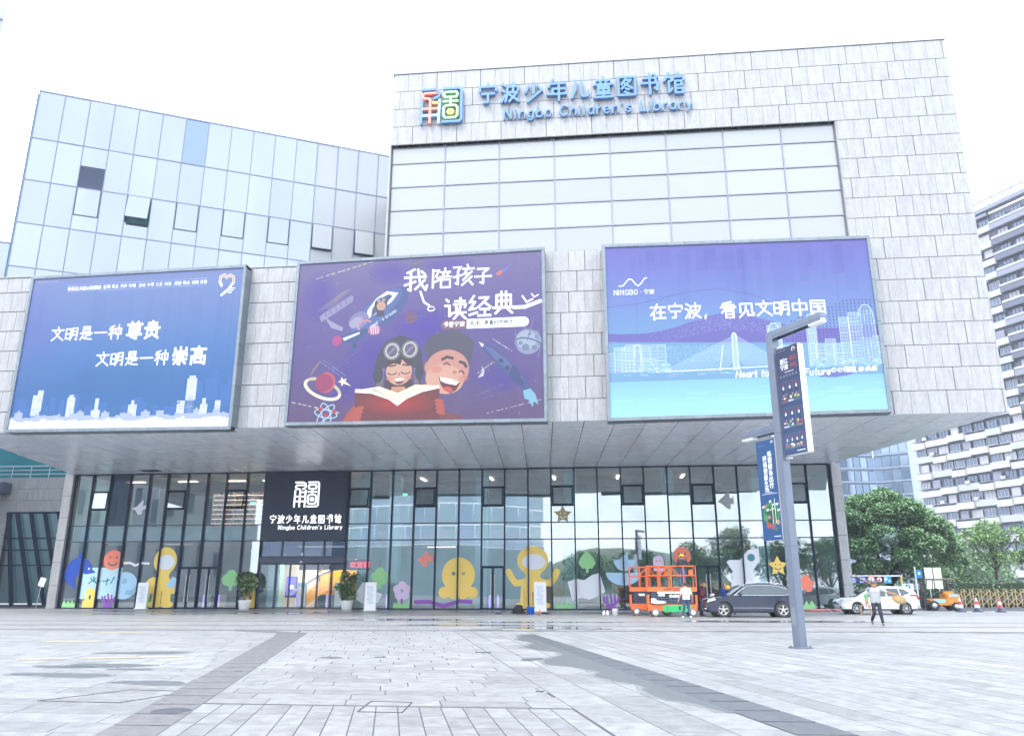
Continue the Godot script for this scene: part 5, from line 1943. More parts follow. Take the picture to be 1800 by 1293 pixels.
	pr.blob([330, 620, 352, 590, 404, 572, 434, 592, 466, 572, 520, 592, 548, 622, 540, 690, 330, 690], col("f2ecb4"))
	pr.path([Vector2(404, 572), Vector2(400, 602), Vector2(434, 590), Vector2(470, 602), Vector2(466, 572)], 3, col("cfc07c"))
	pr.blob([214, 700, 232, 656, 268, 612, 290, 640, 290, 700], col("ce5a50"))
	pr.blob([580, 700, 596, 640, 680, 668, 706, 690, 700, 700], col("8c4454"))
	pr.blob([262, 566, 330, 572, 400, 598, 434, 624, 470, 596, 530, 570, 597, 556, 602, 700, 272, 700], col("84303c"))
	for k in 7:
		pr.oval(434, 612, 150 - k * 18, 50 - k * 6, col("ff3a2c", 0.11))
	pr.blob([262, 566, 330, 572, 400, 598, 434, 624, 434, 612, 396, 584, 330, 556, 266, 552], col("fbf6e6"))
	pr.blob([597, 556, 530, 570, 470, 596, 434, 624, 434, 612, 474, 584, 530, 556, 594, 544], col("fbf6e6"))
	pr.blob([272, 556, 340, 556, 404, 586, 434, 612, 470, 584, 530, 556, 590, 546, 500, 540, 434, 572, 360, 544], col("f7f0c0"))
	for k in 4:
		pr.oval(284 - k * 4, 632 + k * 17, 20, 9.5, col("d95f52"), -0.25)
		pr.oval(598 + k * 2, 608 + k * 15, 19, 8.5, col("d95f52"), 0.2)
	return pr

func print_city() -> Print:
	var pr := Print.new(1024, 690, 1000.0)
	pr.wash([[0.0, col("7d7adf")], [0.12, col("7c83e6")], [0.3, col("809aec")], [0.48, col("82b2f0")], [0.62, col("86c0f0")], [0.76, col("96d6f6")], [1.0, col("a8eafa")]])
	var r := RandomNumberGenerator.new()
	r.seed = 33
	for k in 26:
		var x := r.randf_range(90, 940)
		pr.rect(x, 12 + r.randf() * 30, r.randf_range(8, 46), r.randf_range(60, 330), col("4a55c4", 0.07))
	for k in 10:
		var x := r.randf_range(100, 900)
		pr.rect(x, 18, r.randf_range(20, 50), r.randf_range(40, 120), col("3f45b4", 0.10))
	# rolling hills in two tones
	var hump := PackedVector2Array()
	for i in 41:
		var x := i * 25.0
		hump.append(Vector2(x, 352.0 - 62.0 * exp(-pow((x - 450.0) / 190.0, 2.0)) + 6.0 * sin(x * 0.01)))
	for i in range(40, -1, -1):
		hump.append(Vector2(i * 25.0, 384.0 + 36.0 * (i / 40.0)))
	pr.poly(hump, col("7a74d6"))
	for k in 900:
		var a := r.randfn() * 150.0
		pr.oval(450 + a, 335 - 45.0 * exp(-pow(a / 170.0, 2.0)) + r.randf_range(0, 60), 2.0, 1.6, col("a9b4f2", 0.55))
	pr.blob([0, 392, 160, 398, 360, 415, 560, 440, 720, 446, 1000, 430, 1000, 540, 0, 540], col("8cc4f2"))
	for k in 500:
		pr.oval(r.randf_range(40, 420), r.randf_range(405, 470), 2.0, 1.5, col("b4dcf6", 0.6))
	pr.blob([770, 535, 820, 522, 920, 516, 880, 540, 830, 548, 770, 545], col("7f86dc"))
	pr.path([Vector2(0, 246), Vector2(120, 236), Vector2(300, 196), Vector2(430, 184), Vector2(560, 214), Vector2(690, 290)], 2.0, col("6a62c8"))
	for i in 22:
		for j in 13:
			var x := 690.0 + i * 14.0
			var y := 250.0 + j * 12.5
			if y > 318.0 - (x - 690.0) * 0.36 and y < 412:
				pr.oval(x, y, 4.0, 3.6, col("6a50b8", 0.75))
	# line drawn town
	var ln := col("d8ecfc")
	var fill := col("a9d2f6", 0.55)
	var towers := [[0, 100, 430], [22, 66, 408], [50, 110, 412], [64, 60, 398], [96, 120, 402], [118, 60, 456], [598, 50, 340], [612, 36, 330], [640, 60, 420], [742, 34, 316], [748, 24, 300], [770, 60, 420], [806, 36, 400], [836, 34, 420], [862, 34, 316], [898, 42, 300], [936, 40, 400], [950, 34, 410], [978, 40, 395]]
	for b in towers:
		var y0: float = b[2]
		pr.rect(b[0], y0, b[1], 505 - y0, fill)
		pr.path([Vector2(b[0], 505), Vector2(b[0], y0), Vector2(b[0] + b[1], y0), Vector2(b[0] + b[1], 505)], 2.0, ln)
		for k in int((505 - y0) / 13.0):
			pr.path([Vector2(b[0] + 4, y0 + 9 + k * 13), Vector2(b[0] + b[1] - 4, y0 + 9 + k * 13)], 1.2, ln)
		for k in 3:
			pr.path([Vector2(b[0] + b[1] * (k + 1) / 4.0, y0 + 6), Vector2(b[0] + b[1] * (k + 1) / 4.0, 500)], 1.0, ln)
	# rounded tall towers
	for b in [[622, 44, 330, 505], [962, 52, 268, 500], [110, 24, 398, 500]]:
		var q := PackedVector2Array()
		for i in 13:
			var t := PI + PI * i / 12.0
			q.append(Vector2(b[0] + cos(t) * b[1] * 0.5, b[2] + 46 + sin(t) * 46))
		q.append(Vector2(b[0] + b[1] * 0.62, b[3]))
		q.append(Vector2(b[0] - b[1] * 0.62, b[3]))
		pr.poly(q, col("9cc2f4", 0.6))
		var pts := []
		for v in q:
			pts.append(v)
		pr.path(pts, 2.6, ln)
		for k in 4:
			pr.path([Vector2(b[0] + (k - 1.5) * b[1] * 0.22, b[2] + 20), Vector2(b[0] + (k - 1.5) * b[1] * 0.28, b[3])], 1.2, ln)
	# cable bridge with its mast
	pr.blob([464, 372, 470, 362, 478, 362, 484, 372, 486, 508, 462, 508], col("b6dcf8"))
	pr.path([Vector2(464, 508), Vector2(466, 372), Vector2(474, 362), Vector2(482, 372), Vector2(484, 508)], 2.5, col("eef7ff"))
	for k in 15:
		pr.path([Vector2(467, 378 + k * 6), Vector2(214 + k * 16, 500)], 1.3, ln)
		pr.path([Vector2(482, 376 + k * 6), Vector2(660 - k * 11, 492)], 1.3, ln)
	pr.path([Vector2(430, 412), Vector2(414, 508)], 4, ln)
	pr.path([Vector2(180, 506), Vector2(400, 503), Vector2(640, 496)], 4, col("e6f3fe"))
	for k in 60:
		pr.oval(r.randf_range(150, 230) if k % 2 else r.randf_range(760, 1000), r.randf_range(478, 505), 9, 7, col("a8d8f4"))
		pr.arc(r.randf_range(150, 230) if k % 2 else r.randf_range(760, 1000), r.randf_range(478, 505), 8, 6, PI, TAU, 1.3, ln)
	for k in 22:
		var x := r.randf_range(0, 700)
		pr.path([Vector2(x, 510 + r.randf() * 14), Vector2(x + 30, 510 + r.randf() * 14)], 1.2, col("c4e6fa"))
	for k in 40:
		pr.rect(r.randf() * 1000, 560 + r.randf() * 110, r.randf_range(20, 120), 2, col("c2f0fb", 0.4))
	var w := col("ffffff")
	write_on(pr, "在宁波，看见文明中国", 164, 240, 62, 6.8, w, 1.07)
	write_on(pr, "NINGBO·宁波", 30, 178, 19, 2.5, w, 1.06)
	pr.path([Vector2(50, 162), Vector2(66, 160), Vector2(80, 142), Vector2(90, 133), Vector2(100, 136), Vector2(116, 158), Vector2(126, 162), Vector2(136, 152), Vector2(148, 134), Vector2(158, 130)], 4.2, w)
	write_on(pr, "Heart to Heart,@Future", 470, 513, 23, 4.4, w, 1.0, 0.2)
	write_on(pr, "心心相融,@未来", 812, 508, 21, 3.2, w, 1.06, 0.18)
	return pr

func billboards() -> void:
	board("blue signboard of white slogans over a pale skyline, before the glass wing", [[-32.54, 19.12], [-19.39, 19.32], [-19.38, 9.72], [-32.56, 9.80]], print_civic(), 14)
	board("purple signboard of two laughing children reading a red book among planets", [[-16.40, 19.36], [-2.28, 19.62], [-2.22, 9.79], [-16.44, 9.86]], print_reading(), 15)
	board("violet to cyan signboard with a line drawn bridge and towers", [[0.88, 19.62], [15.03, 19.50], [15.03, 9.90], [0.87, 9.74]], print_city(), 16)

# ------------------------------------------------------------------ lettered signs
func emblem_strokes() -> Array:
	return [["blue", "10 70 93 94 74", [[1, 0, 7, 0], [7, 0, 8.6, 0.8], [8.6, 0.8, 9.2, 2.4], [9.2, 2.4, 8.6, 4.2], [8.6, 4.2, 6.8, 5.0]]],
		["coral", "", [[7.6, 2.1, 2.2, 2.1], [2.2, 2.1, 1.3, 3.0], [1.3, 3.0, 1.3, 4.0], [1.3, 4.0, 2.2, 5.0], [2.2, 5.0, 4.2, 5.0], [4.2, 5.0, 4.8, 5.8], [4.8, 5.8, 4.8, 18.0], [1.6, 10.6, 8.4, 10.6]]],
		["blue", "", [[1.0, 6.0, 0.7, 18.2]]],
		["lightblue", "", [[9.2, 6.0, 8.9, 18.2], [1.2, 14.2, 8.8, 14.2]]],
		["amber", "", [[6.2, 7.4, 8.6, 7.4]]],
		["blue", "", [[11.2, 0, 18.6, 0], [18.6, 0, 19.4, 0.9], [19.4, 0.9, 19.4, 17.0], [19.4, 17.0, 18.4, 18.0], [18.4, 18.0, 10.8, 18.0]]],
		["sgreen", "", [[11.8, 2.0, 17.0, 2.0], [17.0, 2.0, 17.6, 3.4], [17.6, 3.4, 17.0, 4.8], [17.0, 4.8, 11.8, 4.8], [11.8, 4.8, 11.2, 3.4], [11.2, 3.4, 11.8, 2.0], [14.4, 4.8, 14.4, 9.2], [11.2, 7.1, 17.6, 7.1], [12.2, 9.4, 16.6, 9.4], [16.6, 9.4, 17.6, 10.6], [17.6, 10.6, 17.6, 14.8], [17.6, 14.8, 16.6, 16.0], [16.6, 16.0, 12.2, 16.0], [12.2, 16.0, 11.2, 14.8], [11.2, 14.8, 11.2, 10.6], [11.2, 10.6, 12.2, 9.4]]],
		["amber", "", [[13.6, 11.8, 15.2, 11.8], [15.2, 11.8, 15.6, 12.7], [15.6, 12.7, 15.2, 13.6], [15.2, 13.6, 13.6, 13.6], [13.6, 13.6, 13.2, 12.7], [13.2, 12.7, 13.6, 11.8]]]]

func emblem(par: Node, x0: float, ytop: float, w: float, h: float, z: float, depth: float, r: float, one: Material) -> void:
	for e in emblem_strokes():
		var s := ST()
		var lift := 0.0
		for q in e[2]:
			prism(s, capsule_poly(Vector2(x0 + q[0] / 20.0 * w, ytop - q[1] / 18.2 * h), Vector2(x0 + q[2] / 20.0 * w, ytop - q[3] / 18.2 * h), r), z, z + depth + lift)
			lift += 0.001
		var m: Material = one if one else {"blue": M.sign_blue, "coral": M.coral, "lightblue": M.lightblue, "amber": M.amber, "sgreen": M.sgreen}[e[0]]
		obj("emblem_stroke", s, m, par)

func roof_sign() -> void:
	var t := thing("roof_sign", "raised blue lettering with a colourful square emblem high on the stone wall", "sign")
	var z := ZF + 0.06
	emblem(t, -9.72, 30.52, 2.6, 2.3, z, 0.22, 0.075, null)
	var x := -6.20
	var k := 0
	for ch in "宁波少年儿童图书馆":
		var s := ST()
		var sz := 1.42 if k % 3 != 1 else 1.34
		char_solid(s, G[ch], x, 29.26 + 0.05 * sin(k * 2.1), sz, 0.070, z, 0.20, 0.86)
		obj("letter", s, M.sign_blue, t)
		x += 1.375
		k += 1
	x = -4.62
	for ch in "Ningbo Children's Library":
		if ch == " ":
			x += 0.36
			continue
		var s := ST()
		var g: Array = L[ch]
		char_solid(s, g[1], x, 28.24, 0.66, 0.044, z, 0.16, 1.02, 0.06)
		obj("letter", s, M.sign_blue, t)
		x += (g[0] + 4.6) / 20.0 * 0.66 * 1.06

func entrance_sign() -> void:
	var t := thing("entrance_sign", "dark navy sign panel with glowing white lettering above the sliding entrance", "sign")
	var s := ST()
	cbox(s, Vector3(-21.25, 7.36, ZG + 0.24), Vector3(6.42, 5.06, 0.36), 0.02)
	obj("panel", s, mk(0.016, 0.025, 0.055, 0.5, 0.0), t)
	var z := ZG + 0.425
	emblem(t, -22.1, 9.06, 1.95, 1.80, z, 0.06, 0.055, M.white_lit)
	var x := -23.82
	for ch in "宁波少年儿童图书馆":
		s = ST()
		char_solid(s, G[ch], x, 6.05, 0.62, 0.028, z, 0.04, 0.84)
		obj("letter", s, M.white_lit, t)
		x += 0.615
	x = -23.1
	for ch in "Ningbo Children's Library":
		if ch == " ":
			x += 0.16
			continue
		s = ST()
		var g: Array = L[ch]
		char_solid(s, g[1], x, 5.62, 0.29, 0.019, z, 0.03, 1.0, 0.05)
		obj("letter", s, M.white_lit, t)
		x += (g[0] + 4.6) / 20.0 * 0.29 * 1.06

# ------------------------------------------------------------------ stickers on the glass
func disc(cx: float, cy: float, rx: float, ry := -1.0, n := 24, a0 := 0.0, a1 := TAU, rot := 0.0) -> PackedVector2Array:
	var p := PackedVector2Array()
	var m := n if absf(a1 - a0 - TAU) < 0.01 else n + 1
	for i in m:
		var t := a0 + (a1 - a0) * i / n
		p.append(Vector2(cx, cy) + Vector2(cos(t) * rx, sin(t) * (rx if ry < 0 else ry)).rotated(rot))
	return p

func pts(f: Array) -> PackedVector2Array:
	var p := PackedVector2Array()
	for i in range(0, f.size(), 2):
		p.append(Vector2(f[i], f[i + 1]))
	return p

var zl := 0.0
func film_part(par: Node, nm: String, shapes: Array, m: Material, lv: int) -> void:
	var s := ST()
	for q in shapes:
		zl += 0.0001
		prism(s, q, 0.028 + lv * 0.004, 0.031 + lv * 0.004 + fmod(zl, 0.0009))
	obj(nm, s, m, par)

func sticker(nm: String, label: String, x: float, y: float) -> Node3D:
	return thing(nm, label, "window sticker", Vector3(x, y, ZG), 0.0, "stickers on the library glazing")

func smile(par: Node, cx: float, cy: float, r: float, m: Material) -> void:
	film_part(par, "eye", [disc(cx - r * 0.38, cy + r * 0.25, r * 0.11), disc(cx + r * 0.38, cy + r * 0.25, r * 0.11)], m, 1)
	var arc := []
	for i in 8:
		var t := PI + 0.35 + (PI - 0.7) * i / 7.0
		arc.append(Vector2(cx + cos(t) * r * 0.5, cy - r * 0.12 + sin(t) * r * 0.42))
	var q := []
	for i in 7:
		q.append(capsule_poly(arc[i], arc[i + 1], r * 0.07))
	film_part(par, "mouth", q, m, 1)

func star_poly(r: float) -> PackedVector2Array:
	var p := PackedVector2Array()
	for i in 10:
		var t := PI / 2 + TAU * i / 10
		p.append(Vector2(cos(t), sin(t)) * (r if i % 2 == 0 else r * 0.5))
	return p

func grass_tuft(label: String, x: float, w: float, h: float) -> void:
	var t := sticker("grass_sticker", label, x, 0.05)
	var p := PackedVector2Array([Vector2(-w / 2, 0), Vector2(w / 2, 0)])
	for i in 9:
		p.append(Vector2(w / 2 - w * i / 8.0, h * (1.0 if i % 2 else 0.55)))
	film_part(t, "blades", [p], M.leafgreen, 0)

func coral_shape(label: String, x: float, y: float, k: float) -> void:
	var t := sticker("coral_sticker", label, x, y)
	var q := [disc(0, 0.06, 0.42, 0.12)]
	for b in [[[0, 0], [0.05, 0.5], [-0.05, 1.0]], [[0, 0.1], [0.3, 0.4], [0.28, 0.9]], [[0.2, 0.25], [0.5, 0.5], [0.55, 0.75]], [[0, 0.1], [-0.28, 0.4], [-0.3, 0.85]], [[-0.2, 0.25], [-0.5, 0.5], [-0.52, 0.8]]]:
		for i in 2:
			q.append(capsule_poly(Vector2(b[i][0], b[i][1]), Vector2(b[i + 1][0], b[i + 1][1]), 0.085))
	for i in q.size():
		var c: PackedVector2Array = q[i]
		for j in c.size():
			c[j] *= k
		q[i] = c
	film_part(t, "branches", q, M.purple, 0)

func watch_tower(label: String, x: float, y: float, k: float) -> void:
	var t := sticker("tower_sticker", label, x, y)
	var p := pts([-0.6, 0, 0.6, 0, 0.62, 0.55, 0.42, 0.6, 0.42, 1.25, 0.3, 1.5, 0.06, 1.55, 0, 1.72, -0.06, 1.55, -0.3, 1.5, -0.42, 1.25, -0.42, 0.6, -0.62, 0.55])
	for j in p.size():
		p[j] *= k
	film_part(t, "body", [p], M.yellow, 0)
	film_part(t, "doorway", [disc(0, 0.85 * k, 0.11 * k, 0.2 * k)], M.interior_dark, 1)

# plain hooded shape without a face
func hooded_shape(label: String, x: float, y: float, w: float, h: float, arms: bool) -> void:
	var t := sticker("hooded_figure_sticker", label, x, y)
	var body := [disc(0, h * 0.76, w * 0.30, h * 0.225), pts([-w * 0.24, h * 0.66, -w * 0.13, h * 0.52, -w * 0.22, h * 0.40, -w * 0.25, h * 0.04, w * 0.25, h * 0.04, w * 0.22, h * 0.40, w * 0.13, h * 0.52, w * 0.24, h * 0.66]), disc(-w * 0.16, h * 0.055, w * 0.17, h * 0.055), disc(w * 0.16, h * 0.055, w * 0.17, h * 0.055)]
	if arms:
		for sg in [-1.0, 1.0]:
			for b in [[0.15, 0.42, 0.33, 0.40], [0.33, 0.40, 0.42, 0.50], [0.42, 0.50, 0.46, 0.58]]:
				body.append(capsule_poly(Vector2(sg * w * b[0], h * b[1]), Vector2(sg * w * b[2], h * b[3]), w * 0.06))
	else:
		body.append(disc(-w * 0.28, h * 0.36, w * 0.17, h * 0.14, 20, 0.0, TAU, -0.5))
		body.append(disc(w * 0.28, h * 0.33, w * 0.15, h * 0.11, 20, 0.0, TAU, 0.5))
	film_part(t, "outline", body, M.yellow, 0)
	film_part(t, "visor", [disc(0.02 * w, h * 0.735, w * 0.225, h * 0.125)], M.pale, 1)
	if not arms:
		film_part(t, "panel", [pts([w * 0.10, h * 0.36, w * 0.26, h * 0.30, w * 0.40, h * 0.44, w * 0.24, h * 0.51])], M.sky_sticker, 1)
	film_part(t, "leg_gap", [capsule_poly(Vector2(0, h * 0.05), Vector2(0, h * 0.26), w * 0.008)], M.outline, 1)

func stickers() -> void:
	var t := sticker("dolphin_sticker", "deep blue leaping dolphin sticker in the end bays", -38.35, 1.35)
	film_part(t, "body", [pts([-1.3, 1.15, -1.15, 1.75, -0.75, 2.2, -0.35, 2.35, -0.28, 2.68, -0.1, 2.7, 0.0, 2.32, 0.45, 2.15, 0.8, 1.75, 0.92, 1.45, 1.2, 1.25, 0.9, 1.18, 0.4, 1.12, 0.05, 1.25, -0.25, 1.1, -0.45, 0.7, -0.3, 0.35, -0.3, 0.0, -0.7, 0.3, -1.05, 0.55, -1.25, 0.85])], M.blue, 0)
	film_part(t, "eye", [disc(0.62, 1.52, 0.07)], M.white, 1)
	t = sticker("smiling_face_sticker", "round orange smiling face sticker above the blue dolphin's snout", -35.9, 3.5)
	film_part(t, "face", [disc(0, 0, 0.76, 0.72)], M.stick_red, 0)
	smile(t, 0, 0, 0.72, M.interior_dark)
	t = sticker("scroll_sticker", "pale translucent panel sticker with brush lettering behind the globe", -36.6, 0.7)
	var pale_film := mk(0.42, 0.62, 0.68, 0.4)
	film_part(t, "sheet", [pts([-1.55, 0.0, 1.55, 0.0, 1.55, 2.25, -1.55, 2.25])], pale_film, -1)
	var br := []
	for v in [[-1.0, 1.1, -0.5, 1.5], [-0.9, 1.5, -0.55, 1.2], [-0.7, 1.6, -0.4, 1.1], [-0.2, 1.3, -0.1, 1.25], [0.1, 1.3, 0.25, 1.25], [0.45, 1.45, 0.4, 1.0], [0.35, 1.3, 0.6, 1.35], [0.75, 1.1, 0.95, 1.55], [0.95, 1.55, 1.1, 1.2]]:
		br.append(capsule_poly(Vector2(v[0], v[1]), Vector2(v[2], v[3]), 0.045))
	film_part(t, "brush_lettering", br, M.teal, 0)
	t = sticker("white_ribbon_sticker", "thin white wave shaped sticker above the pale globe", -34.05, 3.05)
	film_part(t, "wave", [pts([-1.0, 0.12, -0.5, 0.16, -0.05, -0.05, 0.4, 0.14, 1.05, 0.1, 1.05, 0.26, 0.4, 0.3, -0.05, 0.14, -0.5, 0.32, -1.0, 0.3])], M.white, 0)
	t = sticker("globe_sticker", "pale blue globe sticker with a curling land outline", -34.75, 1.65)
	film_part(t, "disc", [disc(0, 0, 1.02, 0.98)], M.sky_sticker, 0)
	film_part(t, "land", [pts([-0.15, 0.5, 0.1, 0.55, 0.2, 0.3, 0.05, 0.1, -0.25, 0.15]), pts([0.15, -0.35, 0.6, -0.3, 0.95, 0.0, 0.98, -0.2, 0.6, -0.75, 0.3, -0.6, 0.12, -0.7])], mk(0.25, 0.45, 0.62, 0.5), 1)
	watch_tower("yellow domed tower sticker low in the second bay", -37.35, 0.08, 0.88)
	coral_shape("small purple coral sticker low beside the yellow domed tower", -35.9, 0.12, 0.9)
	grass_tuft("green grass sticker at the foot of the end bay under the dolphin", -38.85, 1.25, 0.55)
	t = sticker("green_book_sticker", "bright green book sticker behind the white sign stand", -33.1, 0.12)
	film_part(t, "cover", [pts([-0.42, 0.05, 0.38, -0.05, 0.42, 0.72, -0.35, 0.8])], M.lime, 0)
	film_part(t, "pages", [pts([-0.1, 0.8, 0.42, 0.74, 0.42, 0.98, 0.1, 1.0])], M.sky_sticker, 0)
	hooded_shape("yellow hooded figure sticker, rounded with a pale visor, left of the double doors", -31.78, 0.08, 3.0, 4.4, false)
	t = sticker("bird_sticker", "white bird sticker high in an upper bay left of the dark sign", -34.35, 7.35)
	film_part(t, "bird", [pts([-0.6, -0.05, -0.2, 0.1, 0.15, 0.55, 0.3, 0.55, 0.25, 0.15, 0.6, 0.2, 0.55, -0.1, 0.3, -0.15, 0.25, -0.5, -0.05, -0.5, -0.3, -0.2])], M.pale, 0)
	t = sticker("tree_sticker", "green round tree sticker behind the first potted plant", -26.55, 1.3)
	film_part(t, "crown", [disc(-0.3, 0.75, 0.4), disc(0.3, 0.75, 0.4), disc(0, 1.05, 0.42), disc(0, 0.65, 0.4)], M.leafgreen, 0)
	film_part(t, "trunk", [pts([-0.12, 0, 0.12, 0, 0.12, 0.5, -0.12, 0.5])], M.leafgreen, 0)
	watch_tower("yellow domed tower sticker half hidden by the first potted plant", -24.95, 0.08, 0.85)
	t = sticker("open_book_sticker", "tilted white book sticker behind the sign stand right of the entrance", -16.2, 0.3)
	film_part(t, "page", [pts([-1.1, 0.55, -0.45, 1.6, 0.15, 1.2, 0.25, 0.0, -0.4, 0.1]), pts([0.35, 0.05, 0.4, 0.95, 1.05, 0.75, 0.75, 0.2])], M.pale, 0)
	t = sticker("tree_sticker", "green clover shaped tree sticker above the tilted white book", -15.4, 1.4)
	film_part(t, "crown", [disc(-0.34, 0.85, 0.33), disc(0.34, 0.85, 0.33), disc(0, 1.2, 0.33), disc(-0.2, 0.6, 0.3), disc(0.2, 0.6, 0.3), disc(0, 0.85, 0.4)], M.leafgreen, 0)
	film_part(t, "trunk", [pts([-0.14, 0, 0.14, 0, 0.14, 0.5, -0.14, 0.5])], M.leafgreen, 0)
	t = sticker("flower_sticker", "pale pink five petal flower sticker with a purple stem", -13.75, 1.28)
	var pet := [disc(0, 0, 0.32)]
	for i in 5:
		pet.append(disc(cos(PI / 2 + TAU * i / 5) * 0.36, sin(PI / 2 + TAU * i / 5) * 0.36, 0.31))
	film_part(t, "petals", pet, M.pink, 0)
	film_part(t, "middle", [disc(0, 0, 0.13)], M.grey_sticker, 1)
	film_part(t, "stem", [pts([-0.08, -1.0, 0.08, -1.0, 0.06, -0.55, -0.06, -0.55])], M.purple, -1)
	grass_tuft("green grass sticker under the pink flower", -13.72, 1.3, 0.5)
	t = sticker("bird_sticker", "orange bird sticker right of the pink flower", -12.15, 3.45)
	film_part(t, "bird", [pts([-0.62, 0.0, -0.25, 0.2, 0.1, 0.58, 0.25, 0.58, 0.22, 0.25, 0.6, 0.35, 0.6, -0.2, 0.25, -0.1, 0.2, -0.5, -0.1, -0.5, -0.3, -0.2])], M.coral, 0)
	t = sticker("octopus_sticker", "big yellow octopus sticker beside the second double doors", -9.68, 0.75)
	film_part(t, "body", [disc(0, 1.62, 1.2, 1.22, 32), pts([-0.95, 0.95, -0.6, 0.2, 0.6, 0.2, 0.95, 0.95]), disc(-0.98, 0.42, 0.44, 0.4), disc(-0.34, 0.36, 0.42, 0.4), disc(0.34, 0.36, 0.42, 0.4), disc(0.98, 0.42, 0.44, 0.4)], M.yellow, 0)
	film_part(t, "eye", [disc(-0.36, 1.72, 0.13)], M.teal, 1)
	film_part(t, "eye", [disc(0.36, 1.72, 0.13)], M.gold, 1)
	t = sticker("ribbon_sticker", "long purple wave sticker along the ground beneath the octopus", -10.75, 0.1)
	film_part(t, "wave", [pts([-2.1, 0.28, -1.0, 0.3, 0.0, 0.0, 1.2, 0.34, 2.1, 0.28, 2.1, 0.55, 1.2, 0.6, 0.0, 0.3, -1.0, 0.58, -2.1, 0.55])], M.purple, -1)
	hooded_shape("yellow hooded figure sticker with both arms raised, behind the cleaning gear", -4.36, 0.06, 3.7, 4.35, true)
	t = sticker("star_sticker", "dull gold smiling star sticker high in an upper bay", -2.17, 6.55)
	film_part(t, "star", [star_poly(0.68)], M.gold, 0)
	smile(t, 0, 0, 0.42, M.white)
	t = sticker("tree_sticker", "pointed green tree sticker above the big white open book", -0.52, 2.5)
	film_part(t, "crown", [pts([0, 1.5, 0.45, 1.05, 0.62, 0.65, 0.35, 0.3, -0.35, 0.3, -0.62, 0.65, -0.45, 1.05])], M.leafgreen, 0)
	film_part(t, "trunk", [pts([-0.1, 0, 0.1, 0, 0.1, 0.4, -0.1, 0.4])], M.leafgreen, 0)
	t = sticker("open_book_sticker", "big white open book sticker right of the arms raised figure", -0.6, 0.6)
	film_part(t, "page", [pts([-1.32, 1.3, -1.0, 0.0, -0.4, 0.22, 0.2, 0.1, 0.75, 0.3, 1.3, 0.6, 0.95, 1.9, 0.4, 1.75, -0.15, 1.4, -0.75, 1.5])], M.pale, 0)
	grass_tuft("green grass sticker between the arms raised figure and the open book", -2.18, 1.3, 0.5)
	coral_shape("larger purple coral sticker beside the white bucket", 1.08, 0.1, 0.95)
	t = sticker("boat_sticker", "pale blue boat sticker of stacked half discs left of the lifts", 2.0, 1.65)
	film_part(t, "hull", [disc(0, 0.85, 1.22, 0.85, 20, PI, TAU)], M.sky_sticker, 0)
	film_part(t, "sail", [disc(0.1, 1.75, 0.75, 0.8, 16, PI, TAU), pts([-0.25, 1.75, 0.35, 1.75, 0.35, 2.3])], M.sky_sticker, 0)
	t = sticker("ghost_sticker", "small pale pink ghost sticker above the lift rails", 4.45, 2.3)
	film_part(t, "body", [pts([-0.36, 0.3, 0.36, 0.3, 0.36, 1.05, -0.36, 1.05]), disc(0, 1.05, 0.36, 0.32)], M.pink, 0)
	film_part(t, "eye", [disc(-0.11, 1.0, 0.04), disc(0.11, 1.0, 0.04)], M.outline, 1)
	t = sticker("smiling_face_sticker", "round orange smiling face sticker above the worker on the lift", 6.09, 3.62)
	film_part(t, "face", [disc(0, 0, 0.62)], M.stick_red, 0)
	smile(t, 0, 0, 0.60, M.interior_dark)
	t = sticker("bird_sticker", "grey bird sticker high above the black SUV", 9.4, 7.4)
	film_part(t, "bird", [pts([-0.6, -0.05, -0.4, 0.15, -0.15, 0.35, 0.1, 0.6, 0.22, 0.62, 0.25, 0.2, 0.42, 0.2, 0.5, 0.35, 0.52, -0.25, 0.3, -0.2, 0.25, -0.6, -0.1, -0.45, -0.3, -0.2])], M.grey_sticker, 0)
	t = sticker("rocket_sticker", "large white rocket sticker with a round window over the SUV's bonnet", 10.25, 1.6)
	film_part(t, "hull", [pts([-1.15, 1.6, -0.95, 1.75, -0.2, 1.75, 0.35, 2.4, 1.1, 2.55, 1.12, 1.7, 0.6, 1.0, 0.6, 0.2, 0.4, 0.05, 0.05, 0.35, -0.25, 0.1, -0.95, -0.05, -0.8, 0.6, -0.95, 0.8, -0.75, 0.95, -0.9, 1.2])], M.pale, 0)
	film_part(t, "round_window", [disc(0.55, 1.9, 0.26)], M.teal, 1)
	t = sticker("star_sticker", "bright yellow smiling star sticker left of the lamp post", 12.55, 2.92)
	film_part(t, "star", [star_poly(0.70)], M.yellow, 0)
	smile(t, 0, 0, 0.42, M.outline)
	t = sticker("flower_sticker", "orange scalloped flower sticker right of the lamp post", 14.3, 1.2)
	film_part(t, "petals", [disc(0, 0.55, 0.4), disc(0.3, 0.6, 0.25), disc(-0.25, 0.75, 0.25), disc(0.05, 0.9, 0.25), disc(0.15, 0.25, 0.25)], M.stick_red, 0)
	t = sticker("grass_peak_sticker", "two green pointed peaks sticker beside the lamp post foot", 14.4, 0.06)
	film_part(t, "peaks", [pts([-0.45, 0, 0.45, 0, 0.4, 0.3, 0.15, 0.6, 0.0, 0.3, -0.15, 0.6, -0.42, 0.2])], M.leafgreen, 0)
	t = sticker("peak_sticker", "small pale blue peak sticker behind the SUV's windscreen", 11.55, 1.3)
	film_part(t, "peak", [pts([-0.6, 0, 0.6, 0, 0.3, 0.45, -0.1, 0.85])], M.sky_sticker, 0)

